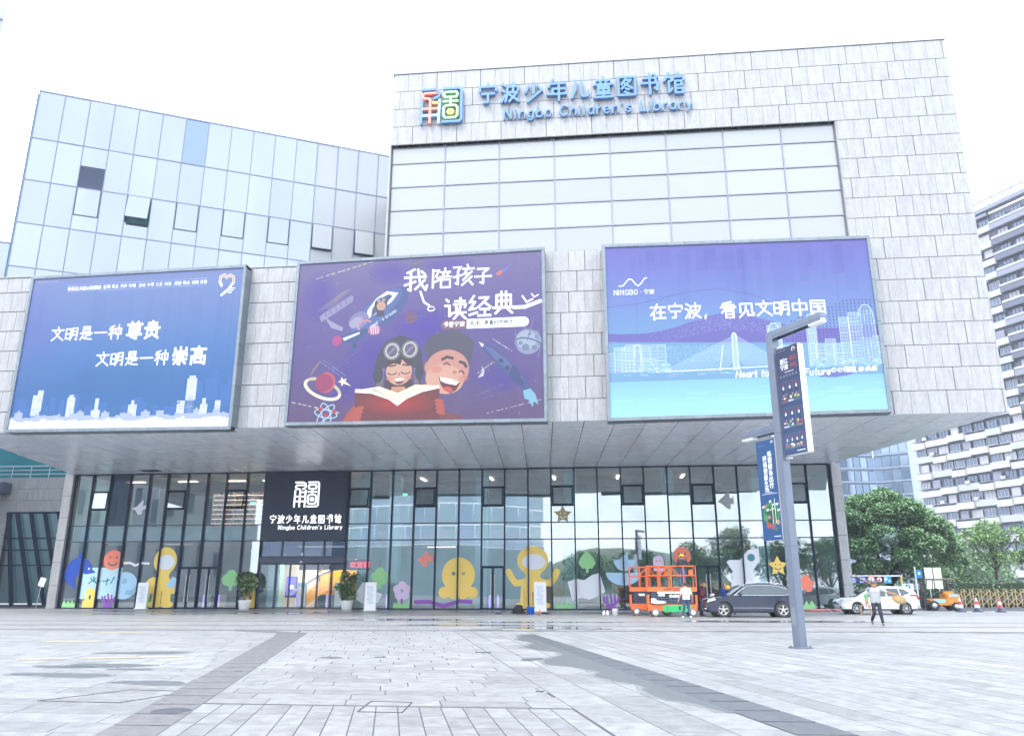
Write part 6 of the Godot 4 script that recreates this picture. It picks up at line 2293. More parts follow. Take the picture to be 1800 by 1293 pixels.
# ------------------------------------------------------------------ lamp post and its banners
func lamp_post() -> void:
	var d := Vector3(0.5, 0, 0.866)
	var turn := -deg_to_rad(60)
	var base := Vector3(4.99, 0, -21.15)
	var t := thing("lamp_post", "square grey lamp post with two level arms at different heights", "lamp post", base, turn)
	var s := ST()
	cbox(s, Vector3(0, 4.08, 0), Vector3(0.24, 8.16, 0.24), 0.012)
	obj("post", s, M.lamp_post, t)
	s = ST()
	cbox(s, Vector3(0, 0.015, 0), Vector3(0.42, 0.03, 0.42), 0.005)
	for v in [[-0.16, -0.16], [0.16, -0.16], [-0.16, 0.16], [0.16, 0.16]]:
		cyl(s, Vector3(v[0], 0.03, v[1]), Vector3(v[0], 0.06, v[1]), 0.02, -1, 6)
	obj("base_plate", s, M.lamp_post, t)
	s = ST()
	cbox(s, Vector3(0, 0.75, 0.121), Vector3(0.15, 0.42, 0.006), 0.002)
	cbox(s, Vector3(-0.121, 0.75, 0), Vector3(0.006, 0.42, 0.15), 0.002)
	obj("access_hatch", s, M.frame2, t)
	s = ST()
	for y in [2.45, 5.35]:
		box(s, Vector3(0, y, 0), Vector3(0.2415, 0.008, 0.2415))
	obj("seam", s, M.iron, t)
	for a in [[8.04, 1.0, 1.86], [5.52, -1.0, 1.42]]:
		s = ST()
		var len: float = a[2] - 0.12
		cbox(s, Vector3(a[1] * (0.12 + len / 2), a[0] + 0.03, 0), Vector3(len, 0.16, 0.22), 0.012)
		for zz in [-0.095, 0.095]:
			cbox(s, Vector3(a[1] * (0.12 + len / 2), a[0] - 0.08, zz), Vector3(len, 0.07, 0.025), 0.005)
		var arm := obj("arm", s, M.lamp_post, t)
		s = ST()
		cbox(s, Vector3(a[1] * (a[2] - 0.22), a[0] - 0.10, 0), Vector3(0.44, 0.12, 0.20), 0.015)
		obj("diffuser", s, M.white, arm)
	for v in [[7.66, 0.16], [4.66, 0.16], [5.34, -0.16], [2.56, -0.16]]:
		s = ST()
		cbox(s, Vector3(v[1] * 1.4, v[0], 0), Vector3(0.22, 0.05, 0.06), 0.01)
		obj("bracket", s, M.steel, t)
	# banner with rows of small pictures
	var nrm := Vector3(-0.866, 0, 0.5)
	var b1 := thing("banner_box", "deep blue banner box with rows of small pictures, upper one on the lamp post", "banner", Vector3.ZERO, 0.0, "banner boxes on the lamp post")
	var pr := Print.new(256, 880, 100.0)
	pr.wash([[0.0, col("22366e")], [0.35, col("27417e")], [1.0, col("2f5c9c")]])
	var w := col("ffffff")
	for k in 12:
		pr.rect(8 + k * 3.2, 8, 2, 1.4, col("c4d0ee"))
	pr.arc(80, 14, 6, 6, 2.4, 7.0, 3, w)
	pr.arc(84, 12, 5, 5, 0.4, 4.0, 2.4, col("e2525c"))
	write_on(pr, "浙江", 16, 36, 17, 2.6, w, 1.04)
	write_on(pr, "宁波", 16, 56, 17, 2.6, w, 1.04)
	write_on(pr, "有", 58, 32, 17, 2.2, col("d8465c"))
	write_on(pr, "礼", 76, 34, 15, 2.2, col("d8465c"))
	write_on(pr, "有", 60, 56, 14, 2.0, col("d8465c"))
	write_on(pr, "礼", 76, 56, 15, 2.2, col("d8465c"))
	for k in 10:
		pr.rect(34 + k * 4, 80, 3, 2.6, w)
	for k in 6:
		pr.rect(12 + k * 13.5, 90, 7, 2.2, col("b9c6e6"))
		pr.rect(12 + k * 13.5, 94, 7, 2.2, col("b9c6e6"))
	var r := RandomNumberGenerator.new()
	r.seed = 3
	var pal := ["e2525c", "e8eef8", "3fa06a", "e8a24a", "58b0e0", "2c2c50", "f0d6a0"]
	for row in 3:
		var n := 3 if row < 2 else 4
		var y0: float = [112.0, 196.0, 278.0][row]
		var hh: float = [66.0, 62.0, 46.0][row]
		for c in n:
			var x0 := 7.0 + c * 87.0 / n
			var ww := 87.0 / n - 2.0
			pr.path([Vector2(x0, y0), Vector2(x0 + ww, y0), Vector2(x0 + ww, y0 + hh), Vector2(x0, y0 + hh), Vector2(x0, y0)], 0.8, col("8aa4d4"))
			pr.rect(x0 + ww * 0.36, y0 + 6, ww * 0.28, 7, col("d8465c"))
			pr.rect(x0 + ww * 0.38, y0 + 15, ww * 0.24, 9, w)
			for k in 9:
				pr.oval(x0 + r.randf_range(4, ww - 4), y0 + hh * r.randf_range(0.62, 0.93), r.randf_range(2, 6), r.randf_range(2, 5), col(pal[r.randi() % 7]))
			pr.rect(x0 + 2, y0 + hh - 5, ww - 4, 3.5, col(pal[(row + c) % 5]))
	for k in 9:
		pr.rect(56 + k * 4, 333, 3, 3, w)
	banner_box(b1, base, d, nrm, 0.2, 1.0, 7.57, 4.72, pr)
	var b2 := thing("banner_box", "lighter blue banner box with large white lettering over a round green picture", "banner", Vector3.ZERO, 0.0, "banner boxes on the lamp post")
	pr = Print.new(256, 940, 100.0)
	pr.wash([[0.0, col("1c66ae")], [1.0, col("2268b2")]])
	for k in 12:
		pr.rect(8 + k * 3.2, 18, 2, 1.4, col("c4d0ee"))
	pr.arc(86, 12, 5, 5, 2.4, 7.0, 2.6, w)
	pr.arc(90, 11, 4, 4, 0.4, 4.0, 2, col("e2525c"))
	write_down(pr, "低碳绿色出行", 57, 44, 20, 3.2, w, 1.16)
	write_down(pr, "环保健康生活", 30, 58, 20, 3.2, w, 1.16)
	pr.rect(12, 199, 80, 1.4, w)
	pr.rect(38, 193, 30, 3.5, col("c9d8ee"))
	pr.oval(52, 272, 44, 46, col("2f78c4"))
	pr.oval(52, 274, 41, 43, col("58b860"))
	pr.oval(52, 276, 34, 37, col("1f9a56"))
	pr.oval(52, 279, 27, 31, col("16704a"))
	for v in [[60, 252, 60, 312], [74, 236, 74, 306]]:
		pr.path([Vector2(v[0], v[1]), Vector2(v[2], v[3])], 3, w)
		for k in 3:
			var a := 0.5 + k * TAU / 3
			pr.path([Vector2(v[0], v[1]), Vector2(v[0] + cos(a) * 16, v[1] + sin(a) * 16)], 2.4, w)
	for v in [[22, 286, 12, "6fc45a"], [40, 284, 7, "efa8c8"], [34, 312, 12, "e8705c"], [56, 318, 11, "d86a8c"], [26, 244, 7, "f0a848"], [84, 304, 9, "f2c08a"], [70, 326, 8, "2fa06a"], [40, 300, 6, "3a3054"]]:
		pr.oval(v[0], v[1], v[2], v[2], col(v[3]))
	for v in [[12, 246], [50, 228], [86, 240], [34, 258], [90, 262]]:
		pr.oval(v[0], v[1], 6, 3.2, w)
		pr.oval(v[0] + 3, v[1] - 2.5, 4, 3, w)
	for k in 8:
		pr.rect(58 + k * 4.4, 352, 3.4, 3.2, w)
	banner_box(b2, base, d, nrm, -0.86, -0.15, 5.25, 2.62, pr)

func banner_box(par: Node, base: Vector3, d: Vector3, nrm: Vector3, l0: float, l1: float, y1: float, y0: float, pr: Print) -> void:
	var p := []
	for v in [[l0, y1], [l1, y1], [l1, y0], [l0, y0]]:
		p.append(base + d * v[0] + Vector3.UP * v[1] + nrm * 0.106)
	var s := ST()
	cbox(s, base + d * (l0 + l1) / 2 + Vector3.UP * (y0 + y1) / 2, Vector3(l1 - l0, y1 - y0, 0.20), 0.012, Basis(d, Vector3.UP, d.cross(Vector3.UP)))
	obj("case", s, M.white, par)
	picture("print", pr, p, par, 0.4)

# ------------------------------------------------------------------ vehicles
func wheel(par: Node, p: Vector3, r: float, w: float, spokes: int, side: float) -> void:
	var s := ST()
	lathe(s, p, [[r * 0.62, -w / 2], [r * 0.9, -w / 2], [r, -w * 0.36], [r, w * 0.36], [r * 0.9, w / 2], [r * 0.66, w / 2], [r * 0.62, w / 2 - 0.05]], 28, Vector3.BACK, false)
	var t := obj("wheel", s, M.rubber, par)
	s = ST()
	var zz := side * (w / 2 - 0.02)
	lathe(s, p + Vector3(0, 0, zz), [[r * 0.66, -0.03], [r * 0.68, 0.01], [r * 0.62, 0.015], [r * 0.60, -0.03]], 28, Vector3.BACK * side, false)
	ell(s, p + Vector3(0, 0, zz), Vector3(r * 0.17, r * 0.17, 0.03))
	for k in spokes:
		var a := TAU * k / spokes + 0.3
		var d := Vector3(cos(a), sin(a), 0)
		cbox(s, p + d * r * 0.36 + Vector3(0, 0, zz - side * 0.005), Vector3(r * 0.56, r * (0.17 if spokes < 7 else 0.10), 0.03), 0.008, Basis(Vector3.BACK, a))
	obj("rim", s, M.alloy, t)
	s = ST()
	lathe(s, p + Vector3(0, 0, zz - side * 0.05), [[0.0, 0.0], [r * 0.62, 0.0]], 24, Vector3.BACK * side)
	obj("brake_disc", s, M.iron, t)

func ring_of(p: PackedVector2Array, z: float, kx: float, ky: float, y0: float, pull := 0.0) -> PackedVector3Array:
	var o := PackedVector3Array()
	for v in p:
		var e := v.x * kx
		e -= signf(v.x) * pull * pow(absf(v.x) / 2.3, 4.0)
		o.append(Vector3(e, y0 + (v.y - y0) * ky, z))
	return o

func cap2(s: SurfaceTool, r: PackedVector3Array, front: bool) -> void:
	var p := PackedVector2Array()
	for v in r:
		p.append(Vector2(v.x, v.y))
	var ix := Geometry2D.triangulate_polygon(p)
	for i in range(0, ix.size(), 3):
		var a := r[ix[i]]
		var b := r[ix[i + 1]]
		var c := r[ix[i + 2]]
		var ccw := (p[ix[i + 1]] - p[ix[i]]).cross(p[ix[i + 2]] - p[ix[i]]) > 0
		if ccw == front:
			tri(s, a, c, b)
		else:
			tri(s, a, b, c)

# front of the car at -x; seen side at +z
func car(t: Node3D, c: Dictionary) -> void:
	var W: float = c.w
	var bottom := PackedVector2Array()
	var y0 := 0.27
	bottom.append(Vector2(c.x0 + 0.10, y0))
	for ax in c.axles:
		for i in 13:
			var a := PI - PI * i / 12.0
			bottom.append(Vector2(ax + cos(a) * c.arch, maxf(y0, c.wr + sin(a) * c.arch * 1.0) if i > 0 and i < 12 else y0))
	bottom.append(Vector2(c.x1 - 0.12, y0 + 0.04))
	var prof := bottom
	for v in c.top:
		prof.append(Vector2(v[0], v[1]))
	var s := ST()
	var rings := []
	for q in [[-1.0, 0.985, 0.90, 0.22], [-0.96, 0.995, 0.965, 0.16], [-0.86, 1.0, 1.0, 0.10], [-0.4, 1.0, 1.012, 0.0], [0.4, 1.0, 1.012, 0.0], [0.86, 1.0, 1.0, 0.10], [0.96, 0.995, 0.965, 0.16], [1.0, 0.985, 0.90, 0.22]]:
		rings.append(ring_of(prof, W * q[0], q[1], q[2], 0.62, q[3]))
	loft(s, rings, false, false)
	cap2(s, rings[-1], true)
	cap2(s, rings[0], false)
	obj("body", s, c.paint, t)
	# wheel wells
	s = ST()
	for ax in c.axles:
		lathe(s, Vector3(ax, c.wr, 0), [[0.0, -W * 0.94], [c.arch * 0.995, -W * 0.94], [c.arch * 0.995, W * 0.94], [0.0, W * 0.94]], 26, Vector3.BACK)
	box(s, Vector3((c.x0 + c.x1) / 2, 0.30, 0), Vector3(c.x1 - c.x0 - 0.6, 0.14, W * 1.7))
	obj("underbody", s, M.black, t)
	# cabin
	var gh := PackedVector2Array()
	for v in c.cabin:
		gh.append(Vector2(v[0], v[1]))
	var yb: float = c.belt
	var slope := 0.36
	s = ST()
	rings = []
	for k in [-1.0, -0.86, -0.5, 0.5, 0.86, 1.0]:
		var r := PackedVector3Array()
		for v in gh:
			var up := 0.035 * (1.0 - absf(k)) / 0.14 if absf(k) > 0.86 else 0.035 + 0.02 * (0.86 - absf(k))
			r.append(Vector3(v.x, v.y + (up if v.y > yb + 0.1 else 0.0) - 0.035, (W * 0.93 - (v.y - yb) * slope) * k))
		rings.append(r)
	loft(s, rings, false, false)
	cap2(s, rings[-1], true)
	cap2(s, rings[0], false)
	obj("cabin", s, c.paint, t)
	for side in [1.0, -1.0]:
		var xf := Transform3D(Basis(Vector3.RIGHT, Vector3(0, 1, -slope * side), Vector3(0, slope * side, 1).normalized()), Vector3(0, yb - 0.035, W * 0.93 * side))
		for wdw in c.windows:
			s = ST()
			var p := PackedVector2Array()
			for v in wdw:
				p.append(Vector2(v[0], v[1] - yb))
			prism(s, p, -0.012 if side > 0 else -0.008, 0.008 if side > 0 else 0.012, xf)
			obj("side_window", s, M.carglass, t)
		s = ST()
		var line := []
		for v in c.trim:
			line.append(Vector3(v[0], v[1] - 0.03, side * (W * 0.93 - (v[1] - yb) * slope + 0.012)))
		tube(s, line, 0.014, 6)
		obj("window_trim", s, c.trim_mat, t)
	for g in c.screens:
		s = ST()
		var a := Vector2(g[0], g[1])
		var b := Vector2(g[2], g[3])
		var n := (b - a).orthogonal().normalized()
		if n.y < 0:
			n = -n
		var wa: float = (W * 0.93 - (a.y - yb) * slope) * 0.90
		var wb: float = (W * 0.93 - (b.y - yb) * slope) * 0.86
		var o := Vector3(n.x, n.y, 0) * 0.035
		var A := [Vector3(a.x, a.y, wa) + o, Vector3(a.x, a.y, -wa) + o, Vector3(b.x, b.y, -wb) + o, Vector3(b.x, b.y, wb) + o]
		if (A[1] - A[0]).cross(A[2] - A[0]).dot(o) < 0:
			A.reverse()
		quad(s, A[0], A[1], A[2], A[3])
		obj("windscreen" if a.x < 0 else "rear_window", s, M.carglass, t)
	for ax in c.axles:
		for side in [1.0, -1.0]:
			wheel(t, Vector3(ax, c.wr, side * (W - 0.13)), c.wr, 0.23, c.spokes, side)
	# doors: seams and handles
	for side in [1.0, -1.0]:
		for v in c.seams:
			s = ST()
			box(s, Vector3(v, (c.belt + 0.36) / 2 + 0.02, side * (W + 0.0005)), Vector3(0.012, c.belt - 0.42, 0.004))
			obj("door_seam", s, M.black, t)
		s = ST()
		box(s, Vector3((c.axles[0] + c.axles[1]) / 2, 0.47, side * (W + 0.001)), Vector3(c.axles[1] - c.axles[0] - c.arch * 2 - 0.1, 0.015, 0.012))
		obj("sill_line", s, c.trim_mat, t)
		for v in c.handles:
			s = ST()
			cbox(s, Vector3(v, c.belt - 0.13, side * (W * 0.985 + 0.015)), Vector3(0.20, 0.035, 0.03), 0.01)
			obj("door_handle", s, c.paint, t)
		s = ST()
		ell(s, Vector3(c.mirror, c.belt + 0.09, side * (W + 0.10)), Vector3(0.10, 0.085, 0.11))
		box(s, Vector3(c.mirror + 0.02, c.belt + 0.03, side * (W * 0.96)), Vector3(0.08, 0.04, 0.2))
		obj("mirror", s, c.paint, t)
		s = ST()
		var h: Array = c.lamp
		prism(s, pts(h), 0, 0.02, Transform3D(Basis(Vector3(1, 0, -0.10 * side), Vector3.UP, Vector3(0, 0, side)), Vector3(0, 0, side * (W - 0.225)).lerp(Vector3(0, 0, side * W), 0.35)))
		obj("headlight", s, M.head_lens, t)
		s = ST()
		prism(s, pts(c.tail), -0.03, 0.02, Transform3D(Basis(Vector3.RIGHT, Vector3.UP, Vector3(0, 0, side)), Vector3(0, 0, side * (W - 0.05))))
		obj("tail_light", s, M.red_lens, t)
		s = ST()
		ell(s, Vector3(c.x0 + 0.10, 0.42, side * (W - 0.28)), Vector3(0.06, 0.07, 0.11))
		obj("fog_light", s, M.chrome if c.dark else M.black, t)
	# nose
	s = ST()
	cbox(s, Vector3(c.x0 + 0.045, c.grille[0], 0), Vector3(0.09, c.grille[1], W * c.grille[2]), 0.03)
	var gr := obj("grille", s, M.black, t)
	s = ST()
	for k in 4:
		box(s, Vector3(c.x0 - 0.004, c.grille[0] - c.grille[1] * 0.36 + k * c.grille[1] * 0.24, 0), Vector3(0.012, 0.016, W * c.grille[2] * 0.92))
	obj("grille_bar", s, M.chrome, gr)
	s = ST()
	cbox(s, Vector3(c.x0 - 0.015, c.plate, 0), Vector3(0.02, 0.14, 0.44), 0.004)
	obj("number_plate", s, M.plate_blue, t)
	s = ST()
	cbox(s, Vector3(c.x1 - 0.01, 0.75, 0), Vector3(0.03, 0.14, 0.44), 0.004)
	obj("number_plate", s, M.plate_blue, t)

func vehicles() -> void:
	var t := thing("suv", "black SUV with five spoke wheels parked facing the orange lifts", "car", Vector3(8.05, 0, -44.25))
	car(t, {"w": 0.96, "x0": -2.46, "x1": 2.42, "wr": 0.375, "arch": 0.45, "axles": [-1.50, 1.50], "paint": M.suv, "belt": 1.08, "dark": true, "trim_mat": M.chrome, "spokes": 5,
		"top": [[2.42, 0.55], [2.44, 0.80], [2.34, 1.02], [2.20, 1.10], [-0.85, 1.08], [-1.25, 1.05], [-1.9, 0.97], [-2.28, 0.88], [-2.44, 0.76], [-2.48, 0.52], [-2.42, 0.36]],
		"cabin": [[-1.15, 1.03], [2.28, 1.06], [2.02, 1.38], [1.72, 1.56], [1.1, 1.66], [0.35, 1.69], [-0.15, 1.64], [-0.42, 1.52]],
		"windows": [[[-0.78, 1.13], [0.36, 1.13], [0.36, 1.58], [-0.18, 1.56], [-0.40, 1.44]], [[0.44, 1.13], [1.42, 1.13], [1.30, 1.56], [0.44, 1.58]], [[1.50, 1.14], [1.98, 1.16], [1.62, 1.48], [1.40, 1.53]]],
		"trim": [[-0.9, 1.12], [0.4, 1.12], [1.5, 1.12], [2.04, 1.15], [1.72, 1.46], [1.36, 1.58], [0.4, 1.62], [-0.2, 1.58], [-0.5, 1.42], [-0.9, 1.12]],
		"screens": [[-1.08, 1.07, -0.40, 1.52], [2.22, 1.10, 1.80, 1.52]], "seams": [-0.86, 0.40, 1.32], "handles": [0.10, 1.12], "mirror": -0.62,
		"lamp": [-2.36, 0.74, -1.86, 0.86, -1.92, 0.96, -2.26, 0.88], "tail": [2.0, 0.86, 2.36, 0.86, 2.33, 1.02, 2.02, 1.02], "grille": [0.70, 0.34, 0.75], "plate": 0.55})
	var s := ST()
	for sg in [1.0, -1.0]:
		tube(s, [Vector3(-0.05, 1.69, 0.60 * sg), Vector3(0.3, 1.745, 0.60 * sg), Vector3(1.2, 1.72, 0.60 * sg), Vector3(1.6, 1.63, 0.60 * sg)], 0.018, 6)
	obj("roof_rail", s, M.chrome, t)
	t = thing("hatchback", "white hatchback with red tail lamps parked behind the walking man", "car", Vector3(16.42, 0, -50.3))
	car(t, {"w": 0.87, "x0": -2.30, "x1": 2.22, "wr": 0.325, "arch": 0.395, "axles": [-1.38, 1.38], "paint": M.hatch, "belt": 0.98, "dark": false, "trim_mat": M.black, "spokes": 8,
		"top": [[2.20, 0.55], [2.22, 0.80], [2.12, 1.02], [-0.75, 0.98], [-1.2, 0.97], [-1.8, 0.90], [-2.12, 0.80], [-2.28, 0.66], [-2.32, 0.45], [-2.25, 0.34]],
		"cabin": [[-1.45, 0.94], [2.14, 1.0], [1.98, 1.30], [1.72, 1.48], [1.0, 1.545], [0.35, 1.56], [-0.15, 1.52], [-0.62, 1.36]],
		"windows": [[[-0.92, 1.02], [0.34, 1.04], [0.34, 1.46], [-0.12, 1.44], [-0.52, 1.28]], [[0.42, 1.04], [1.14, 1.07], [1.06, 1.46], [0.42, 1.47]], [[1.20, 1.08], [1.72, 1.20], [1.40, 1.42], [1.12, 1.46]]],
		"trim": [[-1.0, 1.0], [0.4, 1.02], [1.4, 1.08]], "screens": [[-1.34, 0.98, -0.62, 1.36], [2.06, 1.06, 1.78, 1.44]], "seams": [-0.72, 0.38, 1.05], "handles": [0.12, 0.86], "mirror": -0.72,
		"lamp": [-2.22, 0.66, -1.58, 0.80, -1.66, 0.88, -2.1, 0.80], "tail": [1.62, 0.94, 2.16, 0.80, 2.16, 0.95, 2.02, 1.10, 1.72, 1.10], "grille": [0.50, 0.18, 1.1], "plate": 0.62})
	scissor_lift("orange scissor lift with a green battery panel, nearest the SUV's nose", Vector3(4.05, 0, -44.6), 2.55, true)
	scissor_lift("orange scissor lift standing half hidden behind the green panelled one", Vector3(3.05, 0, -46.6), 2.2, false)
	forklift()

func rail_box(s: SurfaceTool, x0: float, x1: float, z0: float, z1: float, y0: float, y1: float, n: int) -> void:
	for y in [y1, (y0 + y1) / 2 + 0.05]:
		for z in [z0, z1]:
			tube(s, [Vector3(x0, y, z), Vector3(x1, y, z)], 0.026, 8)
		for x in [x0, x1]:
			tube(s, [Vector3(x, y, z0), Vector3(x, y, z1)], 0.026, 8)
	for k in n + 1:
		var x := lerpf(x0, x1, float(k) / n)
		for z in [z0, z1]:
			tube(s, [Vector3(x, y0, z), Vector3(x, y1, z)], 0.024, 8)

func scissor_lift(label: String, p: Vector3, w: float, full: bool) -> void:
	var t := thing("scissor_lift", label, "scissor lift", p)
	var d := 0.62
	var s := ST()
	cbox(s, Vector3(0, 0.45, 0), Vector3(w, 0.34, d * 2), 0.03)
	cbox(s, Vector3(-w * 0.49, 0.75, 0), Vector3(0.12, 0.7, d * 1.7), 0.02)
	cbox(s, Vector3(w * 0.49, 0.75, 0), Vector3(0.12, 0.7, d * 1.7), 0.02)
	obj("chassis", s, M.orange, t)
	if full:
		s = ST()
		cbox(s, Vector3(0.22, 0.42, d + 0.015), Vector3(w * 0.56, 0.36, 0.05), 0.012)
		obj("battery_panel", s, M.green_paint, t)
		s = ST()
		box(s, Vector3(0.35, 0.45, d + 0.045), Vector3(0.10, 0.2, 0.01))
		box(s, Vector3(-0.3, 0.45, d + 0.045), Vector3(0.03, 0.2, 0.01))
		obj("latch", s, M.black, t)
	for x in [-w * 0.36, w * 0.40]:
		for z in [-d, d]:
			s = ST()
			lathe(s, Vector3(x, 0.21, z + signf(z) * 0.03), [[0.0, -0.07], [0.17, -0.07], [0.21, -0.055], [0.21, 0.055], [0.17, 0.07], [0.10, 0.07], [0.09, 0.04], [0.0, 0.05]], 20, Vector3.BACK * signf(z))
			var wl := obj("wheel", s, mk(0.16, 0.16, 0.17, 0.8), t)
			s = ST()
			lathe(s, Vector3(x, 0.21, z + signf(z) * 0.09), [[0.0, 0.0], [0.13, 0.0], [0.13, 0.02], [0.04, 0.03], [0.0, 0.03]], 16, Vector3.BACK * signf(z))
			obj("hub", s, M.cream, wl)
	# folded scissor arms
	for k in 5:
		for z in [-d * 0.75, d * 0.85]:
			s = ST()
			for sg in [-1.0, 1.0]:
				cbox(s, Vector3(0, 0.70 + k * 0.125, z + sg * 0.03), Vector3(w * 0.88, 0.085, 0.04), 0.008, Basis(Vector3.BACK, sg * 0.018))
			obj("scissor_arm", s, M.slate, t)
		s = ST()
		for x in [-w * 0.42, 0.0, w * 0.42]:
			cyl(s, Vector3(x, 0.70 + k * 0.125, -d * 0.9), Vector3(x, 0.70 + k * 0.125, d * 0.97), 0.03)
		obj("pivot_pin", s, M.iron, t)
	s = ST()
	for v in [[-0.55, 1.1, 0.34, 0.12], [0.1, 1.05, 0.5, 0.13], [0.75, 1.1, 0.3, 0.12]]:
		box(s, Vector3(v[0] * w / 2.5, v[1], d * 0.85 + 0.062), Vector3(v[2], v[3], 0.008))
	obj("warning_label", s, M.cream, t)
	# deck and guard rails
	s = ST()
	cbox(s, Vector3(0, 1.38, 0), Vector3(w * 1.02, 0.24, d * 2.04), 0.02)
	obj("platform", s, M.orange, t)
	if full:
		s = ST()
		var x := -0.42
		for ch in "JCPT1412":
			char_solid(s, L[ch][1], x, 1.33, 0.13, 0.014, d * 1.02 + 0.002, 0.006)
			x += (L[ch][0] + 5.0) / 20.0 * 0.13 + 0.02
		obj("fleet_number", s, M.black, t)
		s = ST()
		box(s, Vector3(0.0, 1.225, d * 1.02 + 0.012), Vector3(w * 0.62, 0.09, 0.012))
		obj("warning_label", s, M.white, t)
		s = ST()
		ell(s, Vector3(-0.75, 0.72, d + 0.05), Vector3(0.42, 0.09, 0.1))
		ell(s, Vector3(-0.95, 0.80, d + 0.02), Vector3(0.2, 0.12, 0.1), Basis(Vector3.BACK, -0.5))
		obj("crumpled_sheet", s, M.white, t)
	s = ST()
	rail_box(s, -w * 0.5, w * 0.5, -d, d, 1.5, 2.58, 4)
	for sg in [-1.0, 1.0]:
		tube(s, [Vector3(-0.28 * w, 2.05, sg * d), Vector3(-0.06 * w, 2.56, sg * d)], 0.022, 6)
		tube(s, [Vector3(0.18 * w, 2.05, sg * d), Vector3(-0.02 * w, 2.56, sg * d)], 0.022, 6)
	obj("guard_rail", s, M.orange, t)
	s = ST()
	cbox(s, Vector3(w * 0.40, 2.25, d - 0.12), Vector3(0.2, 0.26, 0.14), 0.02)
	obj("control_box", s, M.orange, t)
	s = ST()
	for k in 3:
		tube(s, [Vector3(-w * 0.5 + 0.05 + k * 0.09, 0.7, -d), Vector3(-w * 0.5 + 0.05 + k * 0.09, 1.3, -d)], 0.015, 5)
	obj("ladder", s, M.iron, t)

func forklift() -> void:
	var t := thing("forklift", "orange forklift with a roof guard standing behind the hatchback", "forklift", Vector3(23.1, 0, -58.2))
	var s := ST()
	cbox(s, Vector3(0.75, 0.70, 0), Vector3(0.95, 0.75, 1.1), 0.12)
	cbox(s, Vector3(0.0, 0.55, 0), Vector3(1.5, 0.45, 1.05), 0.05)
	cbox(s, Vector3(0.55, 1.12, 0), Vector3(0.7, 0.28, 0.8), 0.08)
	obj("body", s, M.dorange, t)
	s = ST()
	cbox(s, Vector3(0.35, 1.18, 0), Vector3(0.42, 0.14, 0.5), 0.04)
	cbox(s, Vector3(0.58, 1.42, 0), Vector3(0.12, 0.45, 0.5), 0.04)
	obj("seat", s, M.black, t)
	s = ST()
	for z in [-0.5, 0.5]:
		tube(s, [Vector3(-0.62, 0.75, z), Vector3(-0.42, 2.02, z), Vector3(0.85, 2.0, z), Vector3(1.02, 1.1, z)], 0.04, 6)
	obj("guard_post", s, M.slate, t)
	s = ST()
	cbox(s, Vector3(0.2, 2.05, 0), Vector3(1.5, 0.07, 1.12), 0.02)
	obj("roof", s, M.wood, t)
	s = ST()
	for z in [-0.3, 0.3]:
		cbox(s, Vector3(-0.95, 1.1, z), Vector3(0.12, 2.1, 0.09), 0.01)
	for y in [0.4, 1.2, 2.1]:
		cbox(s, Vector3(-0.95, y, 0), Vector3(0.08, 0.08, 0.6), 0.01)
	obj("mast", s, M.black, t)
	s = ST()
	for z in [-0.28, 0.28]:
		cbox(s, Vector3(-1.5, 0.12, z), Vector3(1.0, 0.05, 0.11), 0.01)
		cbox(s, Vector3(-1.03, 0.42, z), Vector3(0.06, 0.6, 0.11), 0.01)
	obj("fork", s, M.iron, t)
	for v in [[-0.55, 0.33], [0.85, 0.28]]:
		for z in [-0.5, 0.5]:
			s = ST()
			lathe(s, Vector3(v[0], v[1], z), [[0.0, -0.1], [v[1] * 0.9, -0.1], [v[1], -0.06], [v[1], 0.06], [v[1] * 0.9, 0.1], [0.0, 0.1]], 20, Vector3.BACK * signf(z))
			var wl := obj("wheel", s, M.rubber, t)
			s = ST()
			lathe(s, Vector3(v[0], v[1], z + signf(z) * 0.1), [[0.0, 0.0], [v[1] * 0.5, 0.0], [v[1] * 0.5, 0.02], [0.0, 0.02]], 16, Vector3.BACK * signf(z))
			obj("rim", s, M.alloy, wl)
	s = ST()
	box(s, Vector3(-0.15, 0.62, 0.535), Vector3(0.7, 0.2, 0.01))
	box(s, Vector3(0.75, 1.0, 0.556), Vector3(0.5, 0.16, 0.01))
	obj("number_board", s, M.lightblue, t)
	s = ST()
	tube(s, [Vector3(-0.25, 0.9, 0), Vector3(-0.05, 1.35, 0)], 0.03, 6)
	lathe(s, Vector3(-0.03, 1.38, 0), [[0.15, 0.0], [0.18, 0.015], [0.15, 0.03]], 16, Vector3(0.4, 0.9, 0).normalized())
	obj("steering_wheel", s, M.black, t)

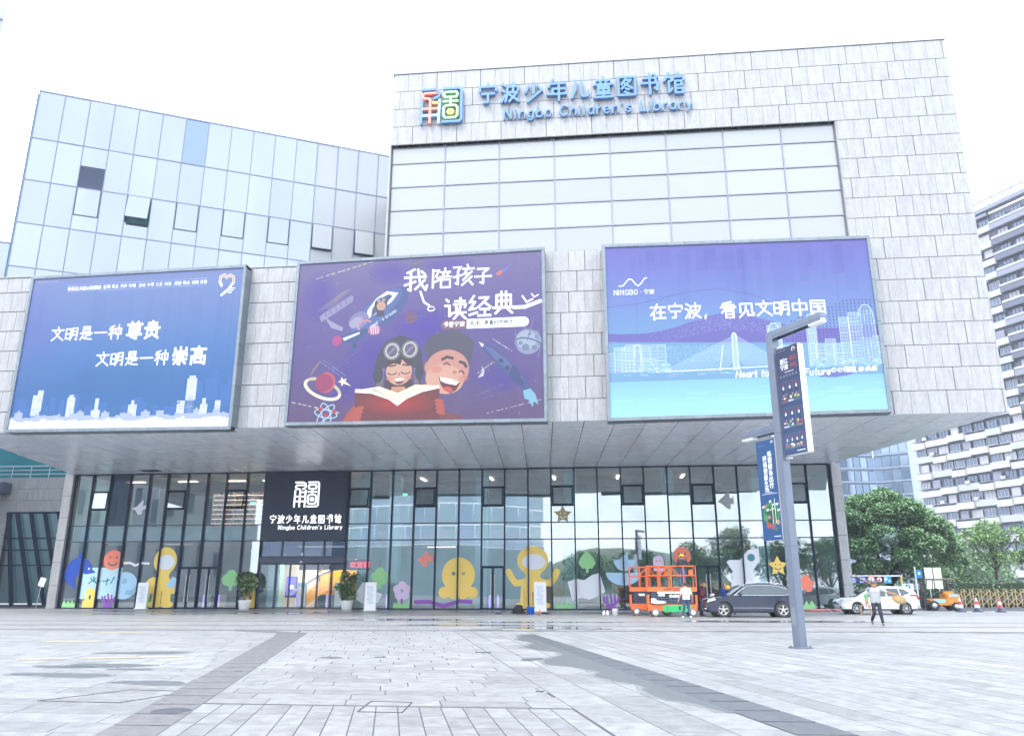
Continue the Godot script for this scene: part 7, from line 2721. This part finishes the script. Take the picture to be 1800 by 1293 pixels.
# ------------------------------------------------------------------ small things outdoors
func street_things() -> void:
	var sl := ["white sign stand in front of the left hooded figure sticker", "white sign stand right of the sliding entrance beside the potted plant", "white sign stand before the arms raised hooded sticker"]
	var sp := [Vector3(-32.75, 0, -56.6), Vector3(-15.2, 0, -54.5), Vector3(-3.55, 0, -53.0)]
	for i in 3:
		var t := thing("sign_stand", sl[i], "sign stand", sp[i], 0.12, "white sign stands along the glazing")
		var s := ST()
		cbox(s, Vector3(0, 0.95, 0), Vector3(0.78, 1.8, 0.12), 0.02, Basis(Vector3.RIGHT, -0.05))
		cbox(s, Vector3(0, 0.04, 0.0), Vector3(0.86, 0.08, 0.45), 0.015)
		obj("board", s, M.white, t)
		s = ST()
		for k in 9:
			box(s, Vector3(-0.02 + 0.05 * (k % 3 - 1), 1.55 - k * 0.13, 0.098 - (k - 4) * -0.006), Vector3(0.42 - 0.1 * (k % 2), 0.035, 0.01))
		obj("printed_lines", s, mk(0.35, 0.48, 0.66), t)
	var t := thing("bucket", "blue plastic bucket by the sign stand among the cleaning gear", "bucket", Vector3(-3.75, 0, -47.6))
	var s := ST()
	lathe(s, Vector3.ZERO, [[0.0, 0.0], [0.20, 0.0], [0.235, 0.4], [0.25, 0.42], [0.225, 0.42], [0.19, 0.05], [0.0, 0.05]], 20)
	obj("pail", s, M.bluebucket, t)
	t = thing("bucket", "white plastic bucket standing before the purple coral sticker", "bucket", Vector3(1.05, 0, -45.5))
	s = ST()
	lathe(s, Vector3.ZERO, [[0.0, 0.0], [0.13, 0.0], [0.16, 0.34], [0.175, 0.36], [0.15, 0.36], [0.12, 0.05], [0.0, 0.05]], 20)
	obj("pail", s, M.white, t)
	s = ST()
	var hp := []
	for i in 9:
		hp.append(Vector3(cos(PI * i / 8) * 0.165, 0.33 - sin(PI * i / 8) * 0.12, 0.06))
	tube(s, hp, 0.008, 5)
	obj("handle", s, M.steel, t)
	t = thing("cleaning_gear", "heap of dark hoses and mops beside the blue bucket", "cleaning gear", Vector3(-4.5, 0, -48.2))
	s = ST()
	for k in 9:
		var q := []
		for i in 9:
			var a := TAU * i / 8 + k
			q.append(Vector3(cos(a) * (0.42 - 0.03 * k) + 0.05 * sin(k * 2.0), 0.04 + 0.055 * k, sin(a) * 0.28))
		tube(s, q, 0.03, 6)
	obj("hose", s, M.black, t)
	s = ST()
	tube(s, [Vector3(0.35, 0.0, 0.1), Vector3(0.28, 1.45, -0.4)], 0.016, 6)
	tube(s, [Vector3(0.5, 0.0, 0.1), Vector3(0.42, 1.0, -0.3)], 0.014, 6)
	obj("mop_handle", s, M.wood, t)
	s = ST()
	ell(s, Vector3(1.6, 0.05, 0.2), Vector3(0.28, 0.05, 0.12))
	ell(s, Vector3(-1.2, 0.04, 0.1), Vector3(0.2, 0.04, 0.1))
	obj("rag", s, M.black, t)
	t = thing("bottle", "small orange bottle right of the blue bucket", "bottle", Vector3(-3.2, 0, -47.3))
	s = ST()
	lathe(s, Vector3.ZERO, [[0.0, 0.0], [0.06, 0.0], [0.06, 0.2], [0.02, 0.26], [0.02, 0.31], [0.0, 0.31]], 12)
	obj("flask", s, M.stick_red, t)
	t = thing("bottle", "two clear jugs standing left of the white bucket", "bottle", Vector3(0.45, 0, -45.8))
	s = ST()
	for k in 2:
		lathe(s, Vector3(k * 0.2, 0, k * 0.1), [[0.0, 0.0], [0.08, 0.0], [0.085, 0.16], [0.03, 0.24], [0.03, 0.28], [0.0, 0.28]], 12)
	obj("jug", s, M.pale, t)
	t = thing("red_cloth", "crumpled red cloths lying at the glass foot behind the lamp post", "cloth", Vector3(14.2, 0, -55.5))
	s = ST()
	for v in [[0.0, 0.0, 0.7], [1.3, 0.3, 0.5], [0.8, -0.2, 0.35]]:
		ell(s, Vector3(v[0], 0.07, v[1]), Vector3(v[2], 0.10, 0.3), Basis(Vector3.UP, v[0]))
	obj("cloth", s, mk(0.55, 0.20, 0.20, 0.8), t)
	# cones
	var cl := ["striped cone closest to the forklift", "second striped cone right of the forklift", "striped cone standing alone in the middle of the five", "outer striped cone of the touching pair", "inner striped cone of the touching pair"]
	var cp := [Vector3(23.0, 0, -54.8), Vector3(24.1, 0, -55.0), Vector3(25.3, 0, -54.6), Vector3(27.35, 0, -54.5), Vector3(27.95, 0, -55.1)]
	for i in 5:
		t = thing("traffic_cone", cl[i], "traffic cone", cp[i], 0.0, "red and white cones before the folding gate")
		s = ST()
		cbox(s, Vector3(0, 0.03, 0), Vector3(0.48, 0.06, 0.48), 0.02)
		obj("foot", s, M.slate, t)
		for k in 4:
			s = ST()
			lathe(s, Vector3(0, 0.06 + k * 0.2, 0), [[0.20 - k * 0.042, 0.0], [0.20 - (k + 1) * 0.042, 0.198], [0.0, 0.199]], 16)
			obj("band", s, [M.slate, M.white, M.red_paint, M.white][k] if i != 2 else [M.slate, M.red_paint, M.white, M.red_paint][k], t)
		s = ST()
		lathe(s, Vector3(0, 0.82, 0), [[0.034, 0.0], [0.02, 0.07], [0.0, 0.08]], 12)
		obj("tip", s, M.red_paint, t)
	# folding gate
	t = thing("folding_gate", "yellow folding gate with crossed bars closing the yard", "gate", Vector3(27.0, 0, -66.5))
	for k in 15:
		s = ST()
		var x := k * 0.62
		cbox(s, Vector3(x, 0.72, 0.25), Vector3(0.07, 1.3, 0.07), 0.01)
		cbox(s, Vector3(x, 0.72, -0.25), Vector3(0.07, 1.3, 0.07), 0.01)
		cbox(s, Vector3(x, 1.37, 0), Vector3(0.08, 0.06, 0.6), 0.01)
		obj("upright", s, M.gate, t)
		s = ST()
		for q in [[0.2, 0.75], [0.75, 1.3]]:
			tube(s, [Vector3(x, q[0], 0.27), Vector3(x + 0.62, q[1], 0.27)], 0.025, 6)
			tube(s, [Vector3(x, q[1], 0.23), Vector3(x + 0.62, q[0], 0.23)], 0.025, 6)
		obj("cross_bar", s, M.gate, t)
	# height bar with signs
	t = thing("height_bar", "slim height bar on posts spanning the drive before the round tree", "barrier", Vector3(18.2, 0, -62))
	s = ST()
	tube(s, [Vector3(0, 2.32, 0), Vector3(4.1, 2.32, 0)], 0.05, 6)
	obj("bar", s, M.white, t)
	for x in [0.1, 4.0]:
		s = ST()
		cyl(s, Vector3(x, 0, 0), Vector3(x, 2.4, 0), 0.06)
		obj("post", s, M.amber, t)
	var plates := [[18.75, "square", "square blue sign on the height bar nearest the stone column"], [19.45, "square", "second square blue sign on the height bar, with white and red bands"], [20.05, "round", "larger round red rimmed sign hung on the height bar"], [20.62, "small", "smaller round red rimmed sign hung on the height bar"], [21.2, "parking", "square light blue parking sign at the height bar's end"]]
	for v in plates:
		t = thing("road_sign", v[2], "road sign", Vector3(v[0], 2.05, -61.9), 0.0, "signs on the height bar")
		s = ST()
		if v[1] == "round" or v[1] == "small":
			var r := 0.28 if v[1] == "round" else 0.22
			lathe(s, Vector3.ZERO, [[0.0, 0.0], [r, 0.0], [r, 0.03], [0.0, 0.03]], 24, Vector3.BACK)
			obj("plate", s, M.red_paint, t)
			s = ST()
			lathe(s, Vector3(0, 0, 0.032), [[0.0, 0.0], [r * 0.76, 0.0], [r * 0.76, 0.006], [0.0, 0.006]], 24, Vector3.BACK)
			var face := obj("face", s, M.white, t)
			s = ST()
			char_solid(s, L["2"][1] if v[1] == "round" else L["4"][1], -0.06, -0.11, 0.22, 0.018, 0.04, 0.004)
			obj("numeral", s, M.black, face)
		else:
			cbox(s, Vector3.ZERO, Vector3(0.54, 0.5, 0.03), 0.008)
			obj("plate", s, M.plate_blue if v[1] == "square" else mk(0.03, 0.30, 0.62), t)
			s = ST()
			if v[1] == "parking":
				char_solid(s, L["P"][1], -0.18, -0.12, 0.26, 0.03, 0.017, 0.004)
				box(s, Vector3(0.13, -0.08, 0.02), Vector3(0.12, 0.12, 0.006))
			else:
				for k in 4:
					box(s, Vector3(0.0, 0.14 - k * 0.1, 0.02), Vector3(0.38, 0.04, 0.006))
			obj("print", s, M.white, t)
	t = thing("parking_sign", "low white board with a large blue P beside the forklift", "sign", Vector3(22.15, 0, -60.8))
	s = ST()
	cbox(s, Vector3(0, 1.45, 0), Vector3(0.75, 0.62, 0.1), 0.01)
	cbox(s, Vector3(0, 0.55, 0), Vector3(0.12, 1.1, 0.08), 0.01)
	obj("board", s, M.white, t)
	s = ST()
	char_solid(s, L["P"][1], -0.12, 1.25, 0.42, 0.04, 0.052, 0.006)
	obj("letter", s, mk(0.02, 0.24, 0.60), t)
	t = thing("solar_lamp", "small tilted solar panel on a pole among the trees", "lamp", Vector3(22.9, 0, -64))
	s = ST()
	cyl(s, Vector3.ZERO, Vector3(0, 2.4, 0), 0.05)
	obj("pole", s, M.steel, t)
	s = ST()
	cbox(s, Vector3(-0.05, 2.5, 0), Vector3(0.75, 0.04, 0.5), 0.01, Basis(Vector3(0.5, 0, 1).normalized(), -0.5))
	obj("panel", s, M.apt_dark, t)
	t = thing("blue_pole_sign", "white pole with a small blue plate left of the tall boards", "sign", Vector3(23.6, 0, -63))
	s = ST()
	cyl(s, Vector3.ZERO, Vector3(0, 3.0, 0), 0.05)
	obj("pole", s, M.white, t)
	s = ST()
	cbox(s, Vector3(0.25, 2.45, 0.06), Vector3(0.42, 0.6, 0.03), 0.008)
	obj("plate", s, mk(0.03, 0.22, 0.55), t)
	s = ST()
	box(s, Vector3(0.25, 2.52, 0.08), Vector3(0.16, 0.2, 0.006))
	obj("symbol", s, M.white, t)
	t = thing("notice_panel", "pair of tall pale panels on posts behind the forklift", "sign", Vector3(26.1, 0, -66.2))
	for k in 2:
		s = ST()
		cbox(s, Vector3(-0.32 + k * 0.66, 2.2, 0), Vector3(0.58, 1.6, 0.08), 0.015)
		obj("panel", s, M.cream, t)
		s = ST()
		cyl(s, Vector3(-0.32 + k * 0.66, 0, -0.06), Vector3(-0.32 + k * 0.66, 1.6, -0.06), 0.04)
		obj("post", s, M.steel, t)
	var first: Node3D = null
	for k in 7:
		if first == null:
			first = thing("scooter", "dark parked scooter glimpsed through the yellow folding gate", "scooter", Vector3(28.0, 0, -69.0), 0.0, "scooters parked behind the folding gate")
			s = ST()
			cbox(s, Vector3(0, 0.55, 0), Vector3(0.35, 0.35, 1.2), 0.08)
			obj("body", s, M.slate, first)
			s = ST()
			tube(s, [Vector3(0, 0.4, 0.55), Vector3(0, 1.05, 0.4), Vector3(0.2, 1.08, 0.4)], 0.04, 6)
			obj("handlebar", s, M.black, first)
			for zz in [-0.55, 0.6]:
				s = ST()
				lathe(s, Vector3(0, 0.24, zz), [[0.0, -0.05], [0.24, -0.05], [0.24, 0.05], [0.0, 0.05]], 14, Vector3.RIGHT)
				obj("wheel", s, M.rubber, first)
		else:
			var cpy: Node3D = first.duplicate()
			cpy.name = numbered("scooter")
			add_child(cpy)
			cpy.position = Vector3(28.0 + k * 0.9, 0, -69.0)
			cpy.rotation.y = 0.1 * sin(k * 2.0)

# ------------------------------------------------------------------ people
# bones: [from, to, radius, radius, colour]
func flesh(bones: Array, cell: float, sm: float, extra: SurfaceTool) -> void:
	var lo := Vector3.ONE * 1e6
	var hi := -lo
	for b in bones:
		for e in 2:
			var r := Vector3.ONE * (maxf(b[2], b[3]) + cell * 3)
			lo = lo.min(b[e] - r)
			hi = hi.max(b[e] + r)
	var nx := int((hi.x - lo.x) / cell) + 2
	var ny := int((hi.y - lo.y) / cell) + 2
	var nz := int((hi.z - lo.z) / cell) + 2
	var f := PackedFloat32Array()
	f.resize(nx * ny * nz)
	f.fill(1.0)
	for b in bones:
		var a: Vector3 = b[0]
		var d: Vector3 = b[1] - a
		var dd := maxf(d.length_squared(), 1e-8)
		var ra: float = b[2]
		var rb: float = b[3]
		var m := Vector3.ONE * (maxf(ra, rb) + sm + cell * 2)
		var p0 := ((a.min(b[1]) - m - lo) / cell).floor()
		var p1 := ((a.max(b[1]) + m - lo) / cell).ceil()
		for k in range(maxi(0, int(p0.z)), mini(nz, int(p1.z))):
			for j in range(maxi(0, int(p0.y)), mini(ny, int(p1.y))):
				var at0 := (k * ny + j) * nx
				for i in range(maxi(0, int(p0.x)), mini(nx, int(p1.x))):
					var q := lo + Vector3(i, j, k) * cell - a
					var t := clampf(q.dot(d) / dd, 0.0, 1.0)
					var v := (q - d * t).length() - lerpf(ra, rb, t)
					var u := f[at0 + i]
					var h := maxf(sm - absf(u - v), 0.0) / sm
					f[at0 + i] = minf(u, v) - h * h * sm * 0.25
	var vert := {}
	var pos := []
	var tint := []
	for k in nz - 1:
		for j in ny - 1:
			for i in nx - 1:
				var base := (k * ny + j) * nx + i
				var c := [f[base], f[base + 1], f[base + nx], f[base + nx + 1], f[base + nx * ny], f[base + nx * ny + 1], f[base + nx * ny + nx], f[base + nx * ny + nx + 1]]
				var neg := 0
				for w in c:
					if w < 0:
						neg += 1
				if neg == 0 or neg == 8:
					continue
				var sum := Vector3.ZERO
				var n := 0
				for e in [[0, 1], [2, 3], [4, 5], [6, 7], [0, 2], [1, 3], [4, 6], [5, 7], [0, 4], [1, 5], [2, 6], [3, 7]]:
					var va: float = c[e[0]]
					var vb: float = c[e[1]]
					if (va < 0) != (vb < 0):
						var t := va / (va - vb)
						var A := Vector3(e[0] & 1, (e[0] >> 1) & 1, e[0] >> 2)
						var B := Vector3(e[1] & 1, (e[1] >> 1) & 1, e[1] >> 2)
						sum += A.lerp(B, t)
						n += 1
				var p := lo + (Vector3(i, j, k) + sum / n) * cell
				vert[base] = pos.size()
				pos.append(p)
				var best := 1e9
				var col_: Color = bones[0][4]
				for b in bones:
					var dv: Vector3 = b[1] - b[0]
					var tt := clampf((p - b[0]).dot(dv) / maxf(dv.length_squared(), 1e-8), 0.0, 1.0)
					var dist: float = (p - b[0] - dv * tt).length() - lerpf(b[2], b[3], tt)
					if dist < best:
						best = dist
						col_ = b[4]
				tint.append(col_)
	extra.set_smooth_group(0)
	var emit := func(q: Array, flip: bool) -> void:
		for v in ([0, 2, 1, 0, 3, 2] if not flip else [0, 1, 2, 0, 2, 3]):
			extra.set_color(tint[q[v]])
			extra.add_vertex(pos[q[v]])
	var st := [1, nx, nx * ny]
	for base in vert.keys():
		var i: int = base % nx
		var j: int = (base / nx) % ny
		var k: int = base / (nx * ny)
		var ijk := [i, j, k]
		for ax in 3:
			var a1: int = (ax + 1) % 3
			var a2: int = (ax + 2) % 3
			if ijk[a1] == 0 or ijk[a2] == 0:
				continue
			var inside: bool = f[base] < 0
			if inside == (f[base + st[ax]] < 0):
				continue
			var q := [base - st[a1] - st[a2], base - st[a2], base, base - st[a1]]
			if q.all(func(w): return vert.has(w)):
				emit.call(q.map(func(w): return vert[w]), not inside)
	extra.set_smooth_group(-1)

func hand_on(s: SurfaceTool, wrist: Vector3, dir: Vector3, palm_n: Vector3, skin: Color, curl: float) -> void:
	dir = dir.normalized()
	var side := dir.cross(palm_n).normalized()
	s.set_color(skin)
	for k in 4:
		var a := wrist + dir * 0.085 + side * (k - 1.5) * 0.021
		var l: float = [0.066, 0.075, 0.07, 0.055][k]
		var b := a + (dir * cos(curl) + palm_n * sin(curl)) * l * 0.5
		var c := b + (dir * cos(curl * 2.2) + palm_n * sin(curl * 2.2)) * l * 0.5
		tube(s, [a - dir * 0.02, a, b, c], 0.0095, 6, 0.0075)
	var th := wrist + dir * 0.03 + side * 0.035
	tube(s, [th, th + (dir + side * 0.9).normalized() * 0.035, th + (dir * 1.2 + side * 0.7 + palm_n * 0.5).normalized() * 0.065], 0.0105, 6, 0.008)

# a standing figure facing +z; o overrides joints and colours
func person(label: String, p: Vector3, turn: float, o: Dictionary) -> Node3D:
	var t := thing("person", label, "person", p, turn)
	var j := {"pelvis": Vector3(0, 0.93, 0), "chest": Vector3(0, 1.30, 0), "neck": Vector3(0, 1.44, 0.0), "head": Vector3(0, 1.585, 0.02),
		"sl": Vector3(0.185, 1.39, 0), "sr": Vector3(-0.185, 1.39, 0), "el": Vector3(0.25, 1.10, -0.02), "er": Vector3(-0.25, 1.10, -0.02), "wl": Vector3(0.27, 0.86, 0.06), "wr": Vector3(-0.27, 0.86, 0.06),
		"hl": Vector3(0.09, 0.90, 0), "hr": Vector3(-0.09, 0.90, 0), "kl": Vector3(0.11, 0.50, 0.03), "kr": Vector3(-0.11, 0.50, 0.03), "al": Vector3(0.12, 0.09, 0), "ar": Vector3(-0.12, 0.09, 0)}
	for k in o.get("j", {}):
		j[k] = o.j[k]
	var lean: float = o.get("lean", 0.0)
	if lean != 0.0:
		var b := Basis(Vector3.RIGHT, lean)
		for k in ["chest", "neck", "head", "sl", "sr", "el", "er", "wl", "wr"]:
			if not o.get("j", {}).has(k) or not o.get("fixed", false):
				j[k] = j.pelvis + b * (j[k] - j.pelvis)
	var skin: Color = o.get("skin", Color(0.42, 0.21, 0.13))
	var top: Color = o.top
	var leg: Color = o.legs
	var shoe: Color = o.get("shoe", Color(0.1, 0.08, 0.07))
	var sleeve: float = o.get("sleeve", 0.6)
	var bulk: float = o.get("bulk", 1.0)
	var mid: Vector3 = (j.pelvis + j.chest) / 2
	var up: Vector3 = (j.neck - j.chest).normalized()
	var bones := []
	for sg in [-1.0, 1.0]:
		bones.append([j.pelvis + Vector3(sg * 0.07, 0, 0), mid + Vector3(sg * 0.07, 0, 0), 0.118 * bulk, 0.112 * bulk, top if o.get("long", true) else leg])
		bones.append([mid + Vector3(sg * 0.07, 0, 0), j.chest + Vector3(sg * 0.085, 0, 0), 0.112 * bulk, 0.118 * bulk, top])
	bones.append([j.pelvis + Vector3(-0.07, -0.06, 0), j.pelvis + Vector3(0.07, -0.06, 0), 0.115, 0.115, leg])
	bones.append([j.sl, j.sr, 0.068 * bulk, 0.068 * bulk, top])
	bones.append([j.chest, j.neck - up * 0.03, 0.09, 0.07, top])
	bones.append([j.neck - up * 0.02, j.head - up * 0.05, 0.052, 0.05, skin])
	bones.append([j.head - up * 0.05, j.head + up * 0.045, 0.078, 0.088, skin])
	var fwd := up.cross(Vector3.LEFT).normalized()
	if o.has("gaze"):
		fwd = o.gaze.normalized()
	bones.append([j.head - up * 0.015 + fwd * 0.08, j.head - up * 0.035 + fwd * 0.10, 0.012, 0.018, skin])
	bones.append([j.head - up * 0.085 + fwd * 0.05, j.head - up * 0.08 + fwd * 0.065, 0.035, 0.03, skin])
	for sg in [-1.0, 1.0]:
		var ear: Vector3 = up.cross(fwd) * sg * 0.085
		bones.append([j.head + ear - up * 0.03, j.head + ear + up * 0.01, 0.016, 0.02, skin])
	for q in [["sl", "el", "wl"], ["sr", "er", "wr"]]:
		var a: Vector3 = j[q[0]]
		var e: Vector3 = j[q[1]]
		var w: Vector3 = j[q[2]]
		var cut := a.lerp(e, minf(sleeve, 1.0))
		bones.append([a, cut, 0.064, 0.058, top])
		bones.append([cut, e, 0.044, 0.040, top if sleeve >= 1.0 else skin])
		bones.append([e, w, 0.040, 0.028, top if sleeve > 1.5 else skin])
		bones.append([w, w + (w - e).normalized() * 0.085, 0.026, 0.034, skin])
	for q in [["hl", "kl", "al"], ["hr", "kr", "ar"]]:
		bones.append([j[q[0]], j[q[1]], 0.098, 0.070, leg])
		bones.append([j[q[1]], j[q[2]] + (j[q[1]] - j[q[2]]).normalized() * 0.05, 0.068, 0.058, leg])
		var toe: Vector3 = o.get("toe" + q[2], Vector3(0, -0.045, 0.15))
		bones.append([j[q[2]] + Vector3(0, -0.035, -0.03), j[q[2]] + toe, 0.045, 0.038, shoe])
	var s := ST()
	flesh(bones, 0.021, 0.035, s)
	for q in [["el", "wl", 1.0], ["er", "wr", -1.0]]:
		var d: Vector3 = (j[q[1]] - j[q[0]]).normalized()
		var pn := Vector3(-q[2], 0, 0.2)
		pn = (pn - d * pn.dot(d)).normalized()
		hand_on(s, j[q[1]], d, pn, skin, 0.55)
	obj("body", s, M.person, t)
	var side := up.cross(fwd).normalized()
	var hb := Basis(side, up, side.cross(up))
	s = ST()
	for sg in [-1.0, 1.0]:
		ell(s, j.head + up * 0.012 + fwd * 0.083 + side * sg * 0.032, Vector3(0.014, 0.009, 0.008), hb, 8, 6)
		cbox(s, j.head + up * 0.034 + fwd * 0.088 + side * sg * 0.034, Vector3(0.034, 0.007, 0.008), 0.002, hb)
	obj("eyes_and_brows", s, M.outline, t)
	s = ST()
	cbox(s, j.head - up * 0.062 + fwd * 0.092, Vector3(0.045, 0.010, 0.012), 0.004, hb)
	obj("mouth", s, mk(0.30, 0.10, 0.08), t)
	var hair: Color = o.get("hair", Color(0.02, 0.018, 0.016))
	s = ST()
	ell(s, j.head + up * 0.042 - fwd * 0.022, Vector3(0.098, 0.088, 0.098), hb, 16, 10)
	if o.get("longhair", false):
		ell(s, j.head - up * 0.06 - fwd * 0.06, Vector3(0.09, 0.14, 0.06), hb)
	obj("hair", s, mk(hair.r, hair.g, hair.b, 0.7), t)
	var hat: String = o.get("hat", "")
	if hat == "helmet":
		s = ST()
		lathe(s, j.head + up * 0.03, [[0.15, 0.0], [0.125, 0.012], [0.122, 0.05], [0.10, 0.10], [0.05, 0.13], [0.0, 0.135]], 18, up)
		obj("helmet", s, mk(0.75, 0.52, 0.03, 0.35), t)
	elif hat == "cone":
		s = ST()
		lathe(s, j.head + up * 0.03, [[0.235, -0.02], [0.24, -0.01], [0.12, 0.09], [0.015, 0.175], [0.0, 0.18]], 22, up)
		obj("conical_hat", s, M.straw, t)
	elif hat == "cap":
		s = ST()
		lathe(s, j.head + up * 0.045, [[0.108, 0.0], [0.108, 0.05], [0.07, 0.085], [0.0, 0.09]], 16, up)
		obj("cap", s, M.slate, t)
	elif hat == "white":
		s = ST()
		lathe(s, j.head + up * 0.03, [[0.17, -0.01], [0.11, 0.01], [0.105, 0.07], [0.0, 0.10]], 16, up)
		obj("sun_hat", s, M.white, t)
	return t

func people() -> void:
	var turn := atan2(-11.24, 34.46) + 0.1
	var mp := Vector3(11.24, 0, -34.46)
	person("man in a grey T-shirt walking with poles over his shoulder", mp, turn, {"top": Color(0.30, 0.31, 0.33), "legs": Color(0.022, 0.022, 0.038), "shoe": Color(0.20, 0.10, 0.05), "skin": Color(0.40, 0.18, 0.11), "hat": "cap", "bulk": 1.12, "sleeve": 0.8, "gaze": Vector3(-0.2, -0.05, 1),
		"j": {"kl": Vector3(0.12, 0.50, 0.10), "al": Vector3(0.17, 0.09, 0.10), "kr": Vector3(-0.10, 0.50, 0.10), "ar": Vector3(-0.19, 0.19, -0.26), "el": Vector3(0.46, 1.28, 0.04), "wl": Vector3(0.68, 1.22, 0.14), "er": Vector3(-0.29, 1.12, -0.04), "wr": Vector3(-0.36, 0.88, 0.10)}, "toear": Vector3(0.0, -0.13, 0.07)})
	var pole := thing("carrying_poles", "two long wooden poles resting on the walking man's shoulder", "pole", mp, turn)
	var s := ST()
	tube(s, [Vector3(-0.70, 1.98, -0.10), Vector3(0.0, 1.52, -0.06), Vector3(0.78, 1.16, 0.16)], 0.022, 7)
	obj("pole", s, M.wood, pole)
	s = ST()
	tube(s, [Vector3(-0.62, 1.86, -0.16), Vector3(0.0, 1.49, -0.11), Vector3(0.80, 1.20, 0.10)], 0.020, 7)
	obj("pole", s, M.bark, pole)
	s = ST()
	cbox(s, Vector3(-0.66, 1.86, -0.14), Vector3(0.34, 0.05, 0.09), 0.015, Basis(Vector3.BACK, -0.2))
	obj("tool_head", s, M.slate, pole)
	var hat := thing("straw_hat", "round straw hat hanging from the walking man's hand", "hat", mp, turn)
	s = ST()
	lathe(s, Vector3(0.84, 1.0, 0.24), [[0.27, 0.0], [0.28, 0.015], [0.16, 0.07], [0.10, 0.09], [0.0, 0.10]], 26, Vector3(0.25, 0.72, 0.62).normalized())
	obj("brim", s, M.straw, hat)
	var stool := thing("wooden_stool", "small wooden stool carried in the walking man's other hand", "stool", mp + Vector3(-0.36, 0, 0.22).rotated(Vector3.UP, turn), turn)
	s = ST()
	cbox(s, Vector3(-0.06, 0.76, 0), Vector3(0.42, 0.035, 0.24), 0.008)
	obj("seat", s, M.wood, stool)
	for v in [[-0.22, -0.09], [0.10, -0.09], [-0.22, 0.09], [0.10, 0.09]]:
		s = ST()
		tube(s, [Vector3(v[0], 0.75, v[1]), Vector3(v[0] + signf(v[0] + 0.06) * 0.03, 0.38, v[1] * 1.2)], 0.018, 6)
		obj("leg", s, M.wood, stool)
	s = ST()
	tube(s, [Vector3(-0.22, 0.52, 0.09), Vector3(0.10, 0.52, 0.09)], 0.014, 6)
	obj("stretcher", s, M.wood, stool)
	var bag := thing("shoulder_bag", "blue strapped bag hanging at the walking man's side", "bag", mp, turn)
	s = ST()
	cbox(s, Vector3(-0.33, 1.02, -0.10), Vector3(0.10, 0.42, 0.28), 0.04)
	obj("pouch", s, M.green_paint, bag)
	s = ST()
	tube(s, [Vector3(-0.30, 1.2, -0.05), Vector3(-0.22, 1.40, 0.09), Vector3(-0.14, 1.47, 0.03), Vector3(-0.2, 1.36, -0.12), Vector3(-0.30, 1.2, -0.14)], 0.018, 6)
	obj("strap", s, M.blue, bag)
	person("man in a white polo shirt standing with his back turned before the lift", Vector3(4.55, 0, -42.1), PI + 0.25, {"top": Color(0.70, 0.71, 0.73), "legs": Color(0.045, 0.055, 0.12), "shoe": Color(0.6, 0.6, 0.6), "skin": Color(0.48, 0.25, 0.17),
		"j": {"al": Vector3(0.20, 0.09, 0.05), "ar": Vector3(-0.16, 0.09, -0.08), "el": Vector3(0.30, 1.10, -0.03), "er": Vector3(-0.30, 1.10, -0.03), "wl": Vector3(0.36, 0.88, 0.08), "wr": Vector3(-0.36, 0.88, 0.08)}})
	person("worker in a conical straw hat and maroon top beside the SUV's nose", Vector3(5.78, 0, -46.2), 1.1, {"top": Color(0.12, 0.015, 0.035), "legs": Color(0.03, 0.035, 0.07), "hat": "cone", "sleeve": 2.0, "lean": 0.32, "longhair": true, "j": {"wl": Vector3(0.16, 1.02, 0.30), "wr": Vector3(-0.16, 1.02, 0.28), "el": Vector3(0.25, 1.14, 0.08), "er": Vector3(-0.25, 1.14, 0.08)}})
	person("worker in a yellow helmet and jeans standing on the lift platform", Vector3(4.72, 1.50, -44.75), PI - 0.2, {"top": Color(0.03, 0.032, 0.05), "legs": Color(0.07, 0.11, 0.24), "hat": "helmet", "sleeve": 2.0, "j": {"wr": Vector3(-0.25, 1.35, 0.36), "er": Vector3(-0.27, 1.18, 0.14), "wl": Vector3(0.26, 1.15, 0.30), "el": Vector3(0.27, 1.10, 0.06)}})
	person("crouching worker in a white hat between the door and the SUV", Vector3(6.75, 0, -47.6), -0.9, {"top": Color(0.02, 0.02, 0.03), "legs": Color(0.03, 0.03, 0.05), "hat": "white", "sleeve": 2.0, "lean": 0.25,
		"j": {"pelvis": Vector3(0, 0.45, -0.1), "chest": Vector3(0, 0.82, -0.02), "neck": Vector3(0, 0.96, 0.0), "head": Vector3(0, 1.10, 0.03), "sl": Vector3(0.18, 0.91, 0), "sr": Vector3(-0.18, 0.91, 0), "el": Vector3(0.24, 0.66, 0.12), "er": Vector3(-0.24, 0.66, 0.12), "wl": Vector3(0.15, 0.55, 0.34), "wr": Vector3(-0.15, 0.55, 0.34), "hl": Vector3(0.1, 0.42, -0.08), "hr": Vector3(-0.1, 0.42, -0.08), "kl": Vector3(0.18, 0.52, 0.32), "kr": Vector3(-0.18, 0.52, 0.32)}})
	person("brown haired worker in blue standing behind the SUV's bonnet", Vector3(7.3, 0, -48.0), 0.6, {"top": Color(0.02, 0.05, 0.22), "legs": Color(0.03, 0.03, 0.06), "hair": Color(0.16, 0.06, 0.03), "longhair": true, "sleeve": 2.0, "lean": 0.2})
	person("worker in a yellow helmet and bright blue top bending behind the SUV's bonnet", Vector3(7.72, 0, -47.6), -0.7, {"top": Color(0.015, 0.09, 0.42), "legs": Color(0.03, 0.03, 0.06), "hat": "helmet", "sleeve": 2.0, "lean": 0.62})
